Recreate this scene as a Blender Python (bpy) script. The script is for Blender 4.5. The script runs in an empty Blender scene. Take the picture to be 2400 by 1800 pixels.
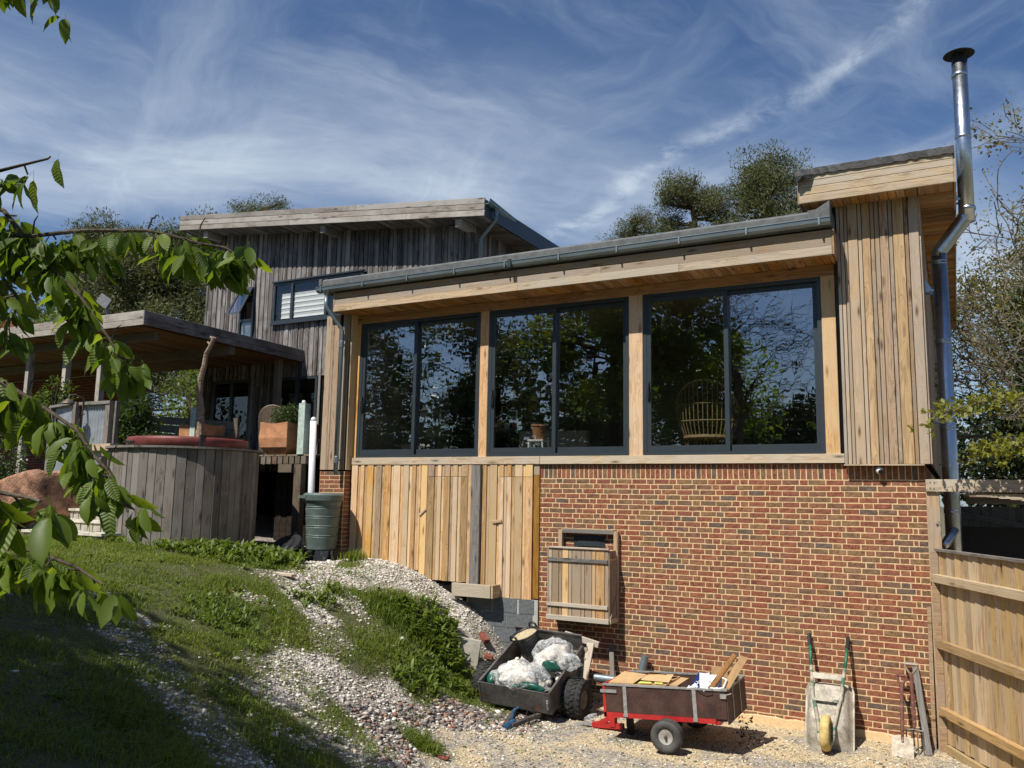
import bpy, math, random
import numpy as np
from mathutils import Vector, Matrix
R = math.radians
random.seed(7); rng = np.random.default_rng(7)
S = bpy.context.scene
COL = S.collection
# ------------------------------------------------------------------ camera
cam_d = bpy.data.cameras.new('camera'); cam = bpy.data.objects.new('camera', cam_d); COL.objects.link(cam)
_yaw, _pit, _rol = R(28.285), R(7.775), R(0.978)
_fw = Vector((-math.sin(_yaw)*math.cos(_pit), math.cos(_yaw)*math.cos(_pit), math.sin(_pit)))
_rt = Vector((math.cos(_yaw), math.sin(_yaw), 0)); _up = _rt.cross(_fw)
_r = _rt*math.cos(_rol) + _up*math.sin(_rol); _u = _up*math.cos(_rol) - _rt*math.sin(_rol)
cam.matrix_world = Matrix(((_r.x, _u.x, -_fw.x, 0.3341), (_r.y, _u.y, -_fw.y, -11.6633), (_r.z, _u.z, -_fw.z, -0.2857), (0, 0, 0, 1)))
cam_d.sensor_width = 36; cam_d.lens = 28.918; cam_d.clip_start = 0.05; cam_d.clip_end = 3000
S.camera = cam
# ------------------------------------------------------------------ light
SUN_DIR = Vector((-0.30, -1.0, 1.5)).normalized()          # towards the sun
w = bpy.data.worlds.new('World'); S.world = w; w.use_nodes = True
sun_d = bpy.data.lights.new('sun', 'SUN'); sun_d.energy = 5.0; sun_d.angle = R(0.53); sun_d.color = (1.0, 0.95, 0.87)
sun = bpy.data.objects.new('sun', sun_d); COL.objects.link(sun); sun.location = SUN_DIR*60
sun.rotation_euler = SUN_DIR.to_track_quat('Z', 'Y').to_euler()
S.view_settings.view_transform = 'Standard'; S.view_settings.look = 'None'
S.view_settings.exposure = 0.38; S.view_settings.gamma = 1.0; S.view_settings.use_curve_mapping = False
S.render.engine = 'CYCLES'
cy = S.cycles; cy.max_bounces = 7; cy.diffuse_bounces = 2; cy.glossy_bounces = 4; cy.transmission_bounces = 4
cy.transparent_max_bounces = 12; cy.caustics_reflective = False; cy.caustics_refractive = False; cy.use_denoising = True
cy.sample_clamp_indirect = 6.0

class NT:
    """small helper to write node trees"""
    def __init__(s, nt): s.t = nt; nt.nodes.clear()
    def n(s, typ, ins=None, **kw):
        d = s.t.nodes.new(typ)
        for k, v in kw.items(): setattr(d, k, v)
        for k, v in (ins or {}).items(): s.put(d.inputs[k], v)
        return d
    def put(s, sock, v):
        if isinstance(v, bpy.types.NodeSocket): s.t.links.new(v, sock)
        elif isinstance(v, bpy.types.Node): s.t.links.new(v.outputs[0], sock)
        else:
            if hasattr(sock.default_value, '__len__') and not isinstance(v, str):
                n = len(sock.default_value); v = tuple(v)
                if n == 4 and len(v) == 3: v = v + (1,)
            sock.default_value = v
    def math(s, op, a, b=0.5, c=None, clamp=False):
        d = s.n('ShaderNodeMath', operation=op, use_clamp=clamp); s.put(d.inputs[0], a); s.put(d.inputs[1], b)
        if c is not None: s.put(d.inputs[2], c)
        return d.outputs[0]
    def vmath(s, op, a, b=(0, 0, 0)):
        d = s.n('ShaderNodeVectorMath', operation=op); s.put(d.inputs[0], a)
        if op == 'SCALE': s.put(d.inputs['Scale'], b)
        else: s.put(d.inputs[1], b)
        return d.outputs[0]
    def mix(s, f, a, b, blend='MIX'):
        d = s.n('ShaderNodeMix', data_type='RGBA', blend_type=blend)
        s.put(d.inputs[0], f); s.put(d.inputs[6], a); s.put(d.inputs[7], b); return d.outputs[2]
    def ramp(s, f, stops, interp='LINEAR'):
        d = s.n('ShaderNodeValToRGB'); s.put(d.inputs[0], f); cr = d.color_ramp; cr.interpolation = interp
        while len(cr.elements) < len(stops): cr.elements.new(0.5)
        for e, (p, c) in zip(cr.elements, stops):
            e.position = p; e.color = tuple(c)+(1,) if len(c) == 3 else c
        return d.outputs[0]
    def rng(s, v, a, b, c=0.0, d=1.0):
        m = s.n('ShaderNodeMapRange', interpolation_type='SMOOTHSTEP'); s.put(m.inputs[0], v)
        for i, q in zip((1, 2, 3, 4), (a, b, c, d)): s.put(m.inputs[i], q)
        return m.outputs[0]
    def noise(s, vec, scale, detail=3, rough=0.55, dist=0.0, dim='3D'):
        d = s.n('ShaderNodeTexNoise', {'Vector': vec, 'Scale': scale, 'Detail': detail, 'Roughness': rough, 'Distortion': dist}, noise_dimensions=dim)
        return d.outputs[0]

def mat(name):
    m = bpy.data.materials.new(name); m.use_nodes = True
    return m, NT(m.node_tree)

def rand_value(t):
    o = t.n('ShaderNodeObjectInfo').outputs['Random']; g = t.n('ShaderNodeNewGeometry').outputs['Random Per Island']
    return t.math('FRACT', t.math('ADD', o, g), 0.0)

def finish(t, color, rough=0.7, metallic=0.0, bump=None, bump_d=0.003, spec=0.35, extra=None):
    p = t.n('ShaderNodeBsdfPrincipled', {'Base Color': color, 'Roughness': rough, 'Metallic': metallic, 'Specular IOR Level': spec})
    if bump is not None:
        b = t.n('ShaderNodeBump', {'Strength': 0.7, 'Distance': bump_d, 'Height': bump}); t.put(p.inputs['Normal'], b)
    for k, v in (extra or {}).items(): t.put(p.inputs[k], v)
    o = t.n('ShaderNodeOutputMaterial', {'Surface': p}); return p

# ------------------------------------------------------------------ sky
t = NT(w.node_tree)
sky = t.n('ShaderNodeTexSky', sky_type='NISHITA', sun_disc=False, sun_elevation=R(55.2), sun_rotation=R(196.7), altitude=100, air_density=1.25, dust_density=0.6, ozone_density=3.2)
dirv = t.n('ShaderNodeTexCoord').outputs['Generated']
sep = t.n('ShaderNodeSeparateXYZ', {0: dirv})
zz = t.math('ADD', t.math('MAXIMUM', sep.outputs[2], 0.0), 0.16)
px = t.math('DIVIDE', sep.outputs[0], zz); py = t.math('DIVIDE', sep.outputs[1], zz)
pv = t.n('ShaderNodeCombineXYZ', {0: px, 1: py, 2: 0.0}).outputs[0]
def rotm(v, ang, scl):
    m = t.n('ShaderNodeMapping', {'Vector': v, 'Rotation': (0, 0, R(ang)), 'Scale': scl}, vector_type='TEXTURE'); return m.outputs[0]
warp = t.vmath('SCALE', t.vmath('SUBTRACT', t.n('ShaderNodeTexNoise', {'Vector': pv, 'Scale': 1.6, 'Detail': 4}).outputs['Color'], (0.5, 0.5, 0.5)), 0.34)
pw = t.vmath('ADD', pv, warp)
def line_dist(v, c, n): return t.n('ShaderNodeVectorMath', {0: t.vmath('SUBTRACT', v, c), 1: n}, operation='DOT_PRODUCT').outputs['Value']
def bell(d, w_): q = t.math('DIVIDE', d, w_); return t.math('POWER', 2.718, t.math('MULTIPLY', t.math('MULTIPLY', q, q), -1.0))
veil = t.noise(rotm(pw, 38, (1.7, 0.8, 1)), 1.7, 6, 0.58, 0.2)
wisp = t.noise(rotm(pw, -35, (3.4, 0.55, 1)), 1.9, 8, 0.62, 0.15)
cross = t.noise(rotm(pw, 62, (1.7, 0.5, 1)), 2.2, 7, 0.62, 0.2)
puff = t.noise(pw, 9.0, 6, 0.6)
bank = t.math('MULTIPLY', bell(line_dist(pw, (-1.2, 1.27, 0), (-.66, .75, 0)), 0.30), t.math('ADD', t.math('MULTIPLY', t.rng(veil, .32, .76), .78), .26))
trail = t.math('MULTIPLY', bell(line_dist(pw, (-.357, 1.52, 0), (.572, .82, 0)), 0.035), t.rng(puff, .36, .68))
trail2 = t.math('MULTIPLY', bell(line_dist(pw, (-.05, 1.83, 0), (.44, .898, 0)), 0.07), t.rng(wisp, .30, .65))
w1 = t.math('MULTIPLY', t.rng(wisp, .46, .84), .50); w2 = t.math('MULTIPLY', t.rng(cross, .44, .84), .40)
f = t.math('ADD', t.math('ADD', bank, t.math('MULTIPLY', trail, .55)), t.math('ADD', t.math('MULTIPLY', trail2, .45), t.math('MAXIMUM', w1, w2)))
low = t.rng(sep.outputs[2], 0.0, 0.30, 0.34, 0.0)
f = t.math('MULTIPLY', t.math('MINIMUM', t.math('ADD', f, low), 1.0), 0.90)
cloudc = t.n('ShaderNodeRGB'); cloudc.outputs[0].default_value = (9.6, 11.0, 12.6, 1)
skyc = t.mix(1.0, sky.outputs[0], (0.82, 1.03, 1.34, 1), 'MULTIPLY')
bgc = t.mix(f, skyc, cloudc.outputs[0])
bg = t.n('ShaderNodeBackground', {'Color': bgc, 'Strength': 0.05})
t.n('ShaderNodeOutputWorld', {'Surface': bg})

# ------------------------------------------------------------------ materials
def wood(name, cA, cB, rough=0.75, grey=None, sc=1.0, dark=0.55, knot=0.9, vary=0.25):
    """grain runs along the local X of the board"""
    m, t = mat(name)
    rv = rand_value(t)
    oc = t.n('ShaderNodeTexCoord').outputs['Object']
    off = t.n('ShaderNodeCombineXYZ', {0: t.math('MULTIPLY', rv, 37.0), 1: t.math('MULTIPLY', rv, 91.0), 2: t.math('MULTIPLY', rv, 53.0)}).outputs[0]
    v = t.vmath('ADD', oc, off)
    kv = t.vmath('MULTIPLY', v, (1.9*sc, 8.0*sc, 8.0*sc))
    vor = t.n('ShaderNodeTexVoronoi', {'Vector': kv, 'Scale': 1.0, 'Randomness': 1.0}).outputs['Distance']
    kn = t.rng(vor, 0.03, 0.17, 1.0, 0.0); halo = t.rng(vor, 0.05, 0.55, 1.0, 0.0)
    g = t.vmath('MULTIPLY', v, (0.9*sc, 16*sc, 16*sc))
    g = t.vmath('ADD', g, t.n('ShaderNodeCombineXYZ', {0: 0.0, 1: t.math('MULTIPLY', halo, 1.6), 2: t.math('MULTIPLY', halo, 0.8)}).outputs[0])
    n1 = t.noise(g, 1.0, 4, 0.55, 0.7)
    wv = t.math('SINE', t.math('MULTIPLY', n1, 34.0))
    n2 = t.noise(t.vmath('MULTIPLY', v, (2.5*sc, 130*sc, 130*sc)), 1.0, 3, 0.6)
    n3 = t.noise(v, 2.2*sc, 3, 0.6)
    c = t.mix(t.rng(n1, 0.3, 0.7), cA, cB)
    c = t.mix(t.math('MULTIPLY', t.rng(wv, 0.1, 1.0), 0.55), c, tuple(q*dark for q in cB))
    c = t.mix(t.math('MULTIPLY', t.rng(n2, 0.45, 0.75), 0.5), c, tuple(q*0.5 for q in cB))
    if grey:
        c = t.mix(t.math('MULTIPLY', t.rng(t.math('ADD', n3, t.math('MULTIPLY', rv, 0.35)), 0.45, 0.85), 0.8), c, grey)
    c = t.mix(t.math('MULTIPLY', t.rng(vor, .13, .26, 1.0, 0.0), .45), c, tuple(q*0.55 for q in cB))
    c = t.mix(t.math('MULTIPLY', kn, knot), c, tuple(q*0.20 for q in cB))
    hs = t.n('ShaderNodeHueSaturation', {'Hue': t.math('ADD', t.math('MULTIPLY', rv, 0.012), 0.494), 'Saturation': t.math('ADD', t.math('MULTIPLY', t.math('FRACT', t.math('MULTIPLY', rv, 7.3), 0.0), 0.34), 0.78),
                                         'Value': t.math('ADD', t.math('MULTIPLY', t.math('FRACT', t.math('MULTIPLY', rv, 13.7), 0.0), vary*2), 1.0-vary), 'Fac': 1.0, 'Color': c})
    finish(t, hs.outputs[0], rough, 0, t.math('ADD', n2, t.math('MULTIPLY', wv, 0.25)), 0.0025, 0.2)
    return m

def plain(name, c, rough=0.6, metallic=0.0, amt=0.25, sc=6.0, bump=0.0, spec=0.4, c2=None, coat=0.0, spot=None):
    m, t = mat(name)
    oc = t.n('ShaderNodeTexCoord').outputs['Object']
    n = t.noise(oc, sc, 5, 0.6); n2 = t.noise(oc, sc*7, 4, 0.6)
    f = t.math('ADD', t.math('MULTIPLY', n, 0.65), t.math('MULTIPLY', n2, 0.35))
    b = c2 or tuple(max(0, q*(1-amt*1.6)) for q in c)
    a = tuple(min(1, q*(1+amt*0.8)) for q in c) if not c2 else c
    col = t.mix(t.rng(f, 0.3, 0.7), a, b)
    if spot: col = t.mix(t.math('MULTIPLY', t.rng(t.noise(oc, spot[1], 5, 0.65), spot[2], spot[2]+0.12), spot[3]), col, spot[0])
    r = t.math('ADD', t.math('MULTIPLY', n2, 0.25), rough-0.12)
    finish(t, col, r, metallic, f if bump else None, bump or 0.002, spec, {'Coat Weight': coat} if coat else None)
    return m

def leafmat(name, c1, c2, transl=0.45, rough=0.5, spec=0.35, back=None):
    m, t = mat(name)
    rv = rand_value(t)
    oc = t.n('ShaderNodeTexCoord').outputs['Object']
    n = t.noise(oc, 0.9, 2)
    c = t.mix(t.math('ADD', t.math('MULTIPLY', rv, 0.6), t.math('MULTIPLY', t.rng(n, 0.3, 0.7), 0.4)), c1, c2)
    p = t.n('ShaderNodeBsdfPrincipled', {'Base Color': c, 'Roughness': rough, 'Specular IOR Level': spec})
    tr = t.n('ShaderNodeBsdfTranslucent', {'Color': t.mix(1.0, c, (1.5, 1.45, 0.55, 1), 'MULTIPLY')})
    mx = t.n('ShaderNodeMixShader', {0: transl, 1: p.outputs[0], 2: tr.outputs[0]})
    t.n('ShaderNodeOutputMaterial', {'Surface': mx})
    return m

M = {}
M['larch'] = wood('new_larch', (.68, .42, .175), (.52, .285, .10), vary=0.24, grey=(.56, .39, .22))
M['larch_tower'] = wood('weathering_larch', (.47, .325, .19), (.36, .235, .125), vary=0.26, grey=(.33, .265, .20))
M['larch_warm'] = wood('warm_larch', (.48, .33, .185), (.36, .235, .12), vary=0.2)
M['larch_grey'] = wood('greying_larch', (.38, .295, .205), (.27, .205, .14), vary=0.2, grey=(.33, .285, .235))
M['larch_pale'] = wood('bleached_larch', (.58, .455, .30), (.44, .325, .20), vary=0.14, grey=(.44, .38, .30))
M['soffit'] = wood('soffit_larch', (.50, .27, .10), (.36, .175, .06), vary=0.3)
M['grey_board'] = wood('silvered_boards', (.155, .137, .125), (.080, .069, .062), vary=0.42, grey=(.25, .232, .22), knot=0.8)
M['soffit_old'] = wood('aged_soffit', (.26, .14, .06), (.17, .085, .035), vary=0.3)
M['grey_fascia'] = wood('silvered_fascia', (.33, .295, .255), (.22, .19, .16), vary=0.2, grey=(.40, .37, .33))
M['drum'] = wood('weathered_planks', (.235, .20, .165), (.145, .12, .097), vary=0.3, grey=(.25, .225, .20))
M['deck'] = wood('old_deck_timber', (.20, .15, .10), (.12, .085, .055), vary=0.25, grey=(.18, .155, .12))
M['gate'] = wood('fence_timber', (.52, .36, .18), (.38, .25, .11), vary=0.2, grey=(.44, .33, .19))
M['greyfence'] = wood('grey_fence_timber', (.24, .225, .20), (.17, .155, .135), vary=0.2)
M['pale_wood'] = wood('pale_softwood', (.52, .42, .29), (.40, .30, .19), vary=0.15, grey=(.45, .40, .33))
M['driftwood'] = wood('driftwood', (.36, .29, .22), (.24, .18, .13), vary=0.15)
M['sage'] = plain('flaking_sage_paint', (.42, .52, .45), .7, 0, .2, 14, .002, spot=((.30, .22, .15), 22, .58, .7))
M['frame'] = plain('anthracite_frame', (.030, .040, .047), .38, 0, .08, 3, 0, .5)
M['galv'] = plain('grey_gutter', (.20, .245, .265), .42, .55, .12, 3, 0, .5)
M['felt'] = plain('grey_felt', (.115, .12, .12), .75, 0, .25, 8, .003)
M['lead'] = plain('torn_black_felt', (.028, .027, .026), .5, 0, .4, 25, .01, .4, spot=((.50, .48, .46), 34, .66, .5))
M['steel'] = plain('stainless_flue', (.50, .53, .56), .30, 1.0, .12, 2, 0, .5)
M['black'] = plain('matt_black', (.012, .012, .013), .6, 0, .2, 5)
M['void'] = plain('dark_interior', (.010, .009, .008), .95, 0, .2, 3, 0, .05)
M['mortar'] = plain('buff_mortar', (.66, .475, .265), .9, 0, .14, 30, .004, .1)
M['mortar_grey'] = plain('grey_mortar', (.42, .41, .37), .9, 0, .14, 30, .004, .1)
M['block'] = plain('concrete_block', (.135, .145, .15), .92, 0, .22, 30, .006, .1, spot=((.32, .32, .31), 60, .60, .7))
M['chalk_stone'] = plain('flint_and_chalk', (.50, .46, .37), .85, 0, .3, 9, .006, .2, c2=(.27, .25, .22))
M['stone_tread'] = plain('stone_tread', (.60, .56, .46), .85, 0, .25, 7, .004, .2)
M['terracotta'] = plain('terracotta', (.46, .225, .115), .85, 0, .22, 7, .003, .15, spot=((.10, .07, .04), 12, .60, .6))
M['boulder'] = plain('red_sandstone', (.34, .19, .125), .92, 0, .5, 5, .09, .1, spot=((.10, .06, .04), 4, .58, .7))
M['maroon'] = plain('maroon_vinyl', (.16, .035, .028), .5, 0, .3, 5, .002, .4)
M['butt'] = plain('green_plastic', (.105, .140, .130), .42, 0, .2, 4, 0, .5, spot=((.30, .32, .30), 9, .66, .5))
M['black_plastic'] = plain('scuffed_black_plastic', (.022, .023, .025), .38, 0, .3, 5, 0, .5, spot=((.25, .25, .24), 8, .60, .6))
M['white_pipe'] = plain('white_plastic', (.78, .79, .80), .4, 0, .06, 3, 0, .5)
M['corrugated'] = plain('zinc_sheet', (.42, .46, .50), .45, .55, .2, 5, 0, .5)
M['wicker'] = plain('wicker', (.22, .17, .125), .8, 0, .35, 40, .01, .2)
M['wicker_in'] = plain('rattan_cane', (.30, .22, .11), .6, 0, .25, 20, .002, .3)
M['rubber'] = plain('tyre_rubber', (.030, .030, .029), .8, 0, .3, 9, .002, .25, spot=((.16, .145, .12), 14, .60, .55))
M['tyre_grey'] = plain('dusty_tyre', (.075, .072, .068), .85, 0, .3, 9, .002, .2)
M['rim'] = plain('wheel_rim', (.42, .40, .37), .5, .3, .3, 12, 0)
M['grey_steel'] = plain('rusty_grey_steel', (.125, .118, .11), .55, .35, .35, 6, .002, .4, spot=((.20, .085, .035), 5, .58, .75))
M['red_paint'] = plain('red_paint', (.42, .022, .022), .4, 0, .2, 8, 0, .5)
M['brown_ply'] = plain('brown_ply', (.068, .036, .029), .6, 0, .3, 6, .001, .3, spot=((.26, .045, .03), 4, .63, .6))
M['zinc'] = plain('zinc_strip', (.40, .40, .39), .5, .5, .25, 15, 0)
M['card'] = plain('cardboard', (.50, .33, .165), .85, 0, .12, 5, 0, .15)
M['card_dark'] = plain('brown_cardboard', (.34, .215, .105), .85, 0, .12, 5, 0, .15)
M['blue_card'] = plain('blue_printed_card', (.018, .032, .17), .45, 0, .1, 4, 0, .4)
M['paper'] = plain('white_paper', (.82, .82, .84), .7, 0, .05, 4, 0, .2)
M['yellow_print'] = plain('yellow_green_print', (.62, .66, .12), .6, 0, .3, 25, 0, .2)
M['green_print'] = plain('green_bag_print', (.012, .085, .06), .35, 0, .3, 8, 0, .5)
M['rubble'] = plain('chalk_rubble', (.66, .60, .52), .9, 0, .3, 14, .01, .1)
M['sand'] = plain('ballast', (.47, .39, .25), .95, 0, .3, 40, .01, .1)
M['barrow'] = plain('mortar_caked_steel', (.46, .42, .345), .85, .1, .35, 7, .006, .2, spot=((.16, .15, .13), 6, .62, .6))
M['barrow_tube'] = plain('caked_green_tube', (.40, .36, .29), .8, .1, .3, 12, .003, .2, spot=((.025, .12, .065), 10, .50, .9))
M['green_tube'] = plain('green_tube', (.022, .12, .062), .5, .1, .3, 12, 0, .4, spot=((.40, .37, .30), 18, .60, .8))
M['tan_tyre'] = plain('tan_tyre', (.58, .44, .175), .8, 0, .22, 14, .002, .2)
M['old_handle'] = plain('worn_red_handle', (.16, .065, .05), .7, .1, .4, 14, .002, .3, spot=((.40, .35, .28), 16, .58, .7))
M['blade'] = plain('dusty_blade', (.50, .43, .34), .75, .2, .3, 18, .002, .3)
M['blue_steel'] = plain('blue_hitch', (.035, .11, .22), .5, .4, .3, 8, 0, .4)
M['plaster'] = plain('cream_wall', (.30, .27, .22), .9, 0, .08, 3, 0, .1)
M['floor_in'] = plain('interior_floor', (.20, .16, .12), .6, 0, .15, 4, 0, .3)
M['sofa'] = plain('oatmeal_fabric', (.34, .31, .24), .95, 0, .15, 12, .004, .1)
M['blind'] = plain('white_blind', (.72, .72, .71), .8, 0, .06, 6, .004, .2)
M['bark'] = plain('bark', (.095, .075, .055), .95, 0, .45, 9, .02, .1, spot=((.19, .18, .13), 4, .60, .5))
M['twig'] = plain('twig_bark', (.17, .145, .105), .9, 0, .4, 12, .01, .1)
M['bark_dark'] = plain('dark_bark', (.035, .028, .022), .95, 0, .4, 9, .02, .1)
M['pine_bark'] = plain('pine_bark', (.14, .09, .062), .95, 0, .4, 6, .02, .1)
M['cherry_leaf'] = leafmat('cherry_leaf', (.065, .120, .014), (.155, .215, .030), .52, .46, .3)
M['pine'] = leafmat('pine_needles', (.062, .078, .032), (.135, .14, .058), .25, .6)
M['oak_leaf'] = leafmat('young_oak_leaf', (.15, .17, .030), (.26, .26, .05), .45)
M['bud'] = leafmat('budding_leaf', (.105, .105, .035), (.19, .165, .055), .4)
M['yew'] = leafmat('dark_evergreen', (.016, .030, .010), (.042, .062, .018), .2, .55)
M['laurel'] = leafmat('laurel_leaf', (.028, .055, .016), (.085, .12, .03), .3, .35, .5)
M['bright_bush'] = leafmat('bright_bush', (.06, .10, .018), (.13, .17, .03), .4)
M['grass'] = leafmat('grass_blades', (.085, .140, .014), (.215, .250, .045), .45, .55)
M['weed'] = leafmat('weed_leaves', (.080, .135, .020), (.185, .235, .050), .42, .5)
M['tan_grass'] = leafmat('dry_grass', (.30, .23, .09), (.42, .33, .15), .3)
M['inside_plant'] = leafmat('house_plant_leaf', (.03, .07, .02), (.07, .12, .03), .3, .4)

def vein_leaf():
    m, t = mat('veined_leaf'); rv = rand_value(t); oc = t.n('ShaderNodeTexCoord').outputs['Object']; sp = t.n('ShaderNodeSeparateXYZ', {0: oc})
    ay = t.math('ABSOLUTE', sp.outputs[1], 0); v = t.math('SINE', t.math('MULTIPLY', t.math('SUBTRACT', sp.outputs[0], t.math('MULTIPLY', ay, .75)), 62.0)); mid = t.rng(ay, .0, .02, 1.0, 0.0)
    c = t.mix(rv, (.062, .115, .012), (.175, .235, .032)); c = t.mix(t.math('MULTIPLY', t.rng(v, .3, 1.0), .09), c, (.030, .065, .009)); c = t.mix(t.math('MULTIPLY', mid, .6), c, (.22, .26, .08))
    p = t.n('ShaderNodeBsdfPrincipled', {'Base Color': c, 'Roughness': .48, 'Specular IOR Level': .35}); t.put(p.inputs['Normal'], t.n('ShaderNodeBump', {'Strength': .25, 'Distance': .02, 'Height': v}).outputs[0])
    tr = t.n('ShaderNodeBsdfTranslucent', {'Color': t.mix(1.0, c, (1.7, 1.6, .5, 1), 'MULTIPLY')}); t.n('ShaderNodeOutputMaterial', {'Surface': t.n('ShaderNodeMixShader', {0: .54, 1: p.outputs[0], 2: tr.outputs[0]})}); return m
M['vein_leaf'] = vein_leaf()
def brick_material(name, stops, sc=1.0):
    m, t = mat(name)
    rv = rand_value(t)
    oc = t.n('ShaderNodeTexCoord').outputs['Object']
    off = t.vmath('SCALE', t.n('ShaderNodeCombineXYZ', {0: rv, 1: t.math('MULTIPLY', rv, 3.3), 2: t.math('MULTIPLY', rv, 7.7)}).outputs[0], 40.0)
    v = t.vmath('ADD', oc, off)
    n = t.noise(v, 16, 5, 0.65); n2 = t.noise(v, 90, 4, 0.65); n3 = t.noise(v, 7, 4, 0.6, 1.5)
    base = t.ramp(rv, stops, 'CONSTANT')
    c = t.mix(t.rng(n, 0.35, 0.75), base, t.mix(1.0, base, (.62, .60, .62, 1), 'MULTIPLY'))
    c = t.mix(t.math('MULTIPLY', t.rng(n3, 0.55, 0.75), 0.55), c, (.13, .10, .065))
    c = t.mix(t.math('MULTIPLY', t.rng(n2, 0.62, 0.78), 0.30), c, (.48, .40, .32))
    cr = t.rng(t.math('ABSOLUTE', t.math('SUBTRACT', n3, 0.5), 0), 0.0, 0.014, 1.0, 0.0)
    c = t.mix(t.math('MULTIPLY', cr, 0.5), c, (.03, .018, .014))
    finish(t, c, 0.9, 0, t.math('SUBTRACT', t.math('ADD', n, n2), cr), 0.006, 0.12)
    return m
M['brick'] = brick_material('multi_stock_brick', [(0, (.285, .105, .062)), (.17, (.31, .122, .068)), (.34, (.265, .102, .064)), (.50, (.295, .135, .078)), (.62, (.235, .118, .074)), (.73, (.20, .122, .08)), (.82, (.265, .155, .080)), (.89, (.225, .140, .078)), (.955, (.155, .112, .088))])
M['red_brick'] = brick_material('red_brick', [(0, (.30, .10, .065)), (.35, (.25, .085, .06)), (.7, (.20, .085, .06))])

# glass: clear coated pane (mirrors part of the light, lets the rest through)
def glass(name, refl, tint, wave=0.0):
    m, t = mat(name)
    fr = t.math('POWER', t.n('ShaderNodeLayerWeight', {'Blend': 0.5}).outputs['Facing'], 4.0)
    fac = t.math('MINIMUM', t.math('ADD', t.math('MULTIPLY', fr, 0.8), refl), 0.95)
    gl = t.n('ShaderNodeBsdfGlossy', {'Color': (.95, .96, 1, 1), 'Roughness': 0.0})
    if wave:
        gc = t.n('ShaderNodeTexCoord').outputs['Object']
        nz = t.noise(t.vmath('MULTIPLY', gc, (2.6, 1, 1.1)), 1.3, 2, 0.5)
        t.put(gl.inputs['Normal'], t.n('ShaderNodeBump', {'Strength': 1.0, 'Distance': wave, 'Height': nz}).outputs[0])
    tr = t.n('ShaderNodeBsdfTransparent', {'Color': tint})
    mx = t.n('ShaderNodeMixShader', {0: fac, 1: tr.outputs[0], 2: gl.outputs[0]})
    t.n('ShaderNodeOutputMaterial', {'Surface': mx}); return m
M['glass'] = glass('coated_glass', .20, (.94, .95, .93, 1), .0011)
M['glass_dark'] = glass('dim_glass', .045, (.93, .94, .93, 1))
def film(name):
    m, t = mat(name)
    oc = t.n('ShaderNodeTexCoord').outputs['Object']
    n = t.noise(oc, 14, 5, 0.6, 1.2)
    lw = t.n('ShaderNodeLayerWeight', {'Blend': 0.45}).outputs['Facing']
    gl = t.n('ShaderNodeBsdfPrincipled', {'Base Color': (.80, .82, .82, 1), 'Roughness': 0.16, 'Specular IOR Level': 0.9})
    t.put(gl.inputs['Normal'], t.n('ShaderNodeBump', {'Strength': 1.0, 'Distance': 0.03, 'Height': n}).outputs[0])
    tr = t.n('ShaderNodeBsdfTransparent', {'Color': (.93, .94, .94, 1)})
    fac = t.math('MINIMUM', t.math('ADD', t.math('MULTIPLY', lw, 0.55), t.math('MULTIPLY', t.rng(n, 0.42, 0.68), 0.40)), 0.85)
    mx = t.n('ShaderNodeMixShader', {0: fac, 1: tr.outputs[0], 2: gl.outputs[0]})
    t.n('ShaderNodeOutputMaterial', {'Surface': mx}); return m
M['film'] = film('clear_plastic_film')
# ------------------------------------------------------------------ object helpers
PW = {}                                                      # world matrix of every object built here
def put(o, W, parent=None):
    COL.objects.link(o)
    if parent is not None:
        o.parent = parent; o.matrix_basis = PW[parent.name].inverted() @ W
    else: o.matrix_basis = W
    PW[o.name] = W.copy(); return o
def tag(o, label=None, cat=None, group=None, kind=None):
    for k, v in (('label', label), ('category', cat), ('group', group), ('kind', kind)):
        if v: o[k] = v
    return o
def thing(name, label, cat, loc=(0, 0, 0), rz=0.0, group=None, rot=None):
    o = bpy.data.objects.new(name, None); o.empty_display_size = 0.2
    W = Matrix.Translation(loc) @ (rot.to_4x4() if rot is not None else Matrix.Rotation(rz, 4, 'Z'))
    put(o, W); return tag(o, label, cat, group)

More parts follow.
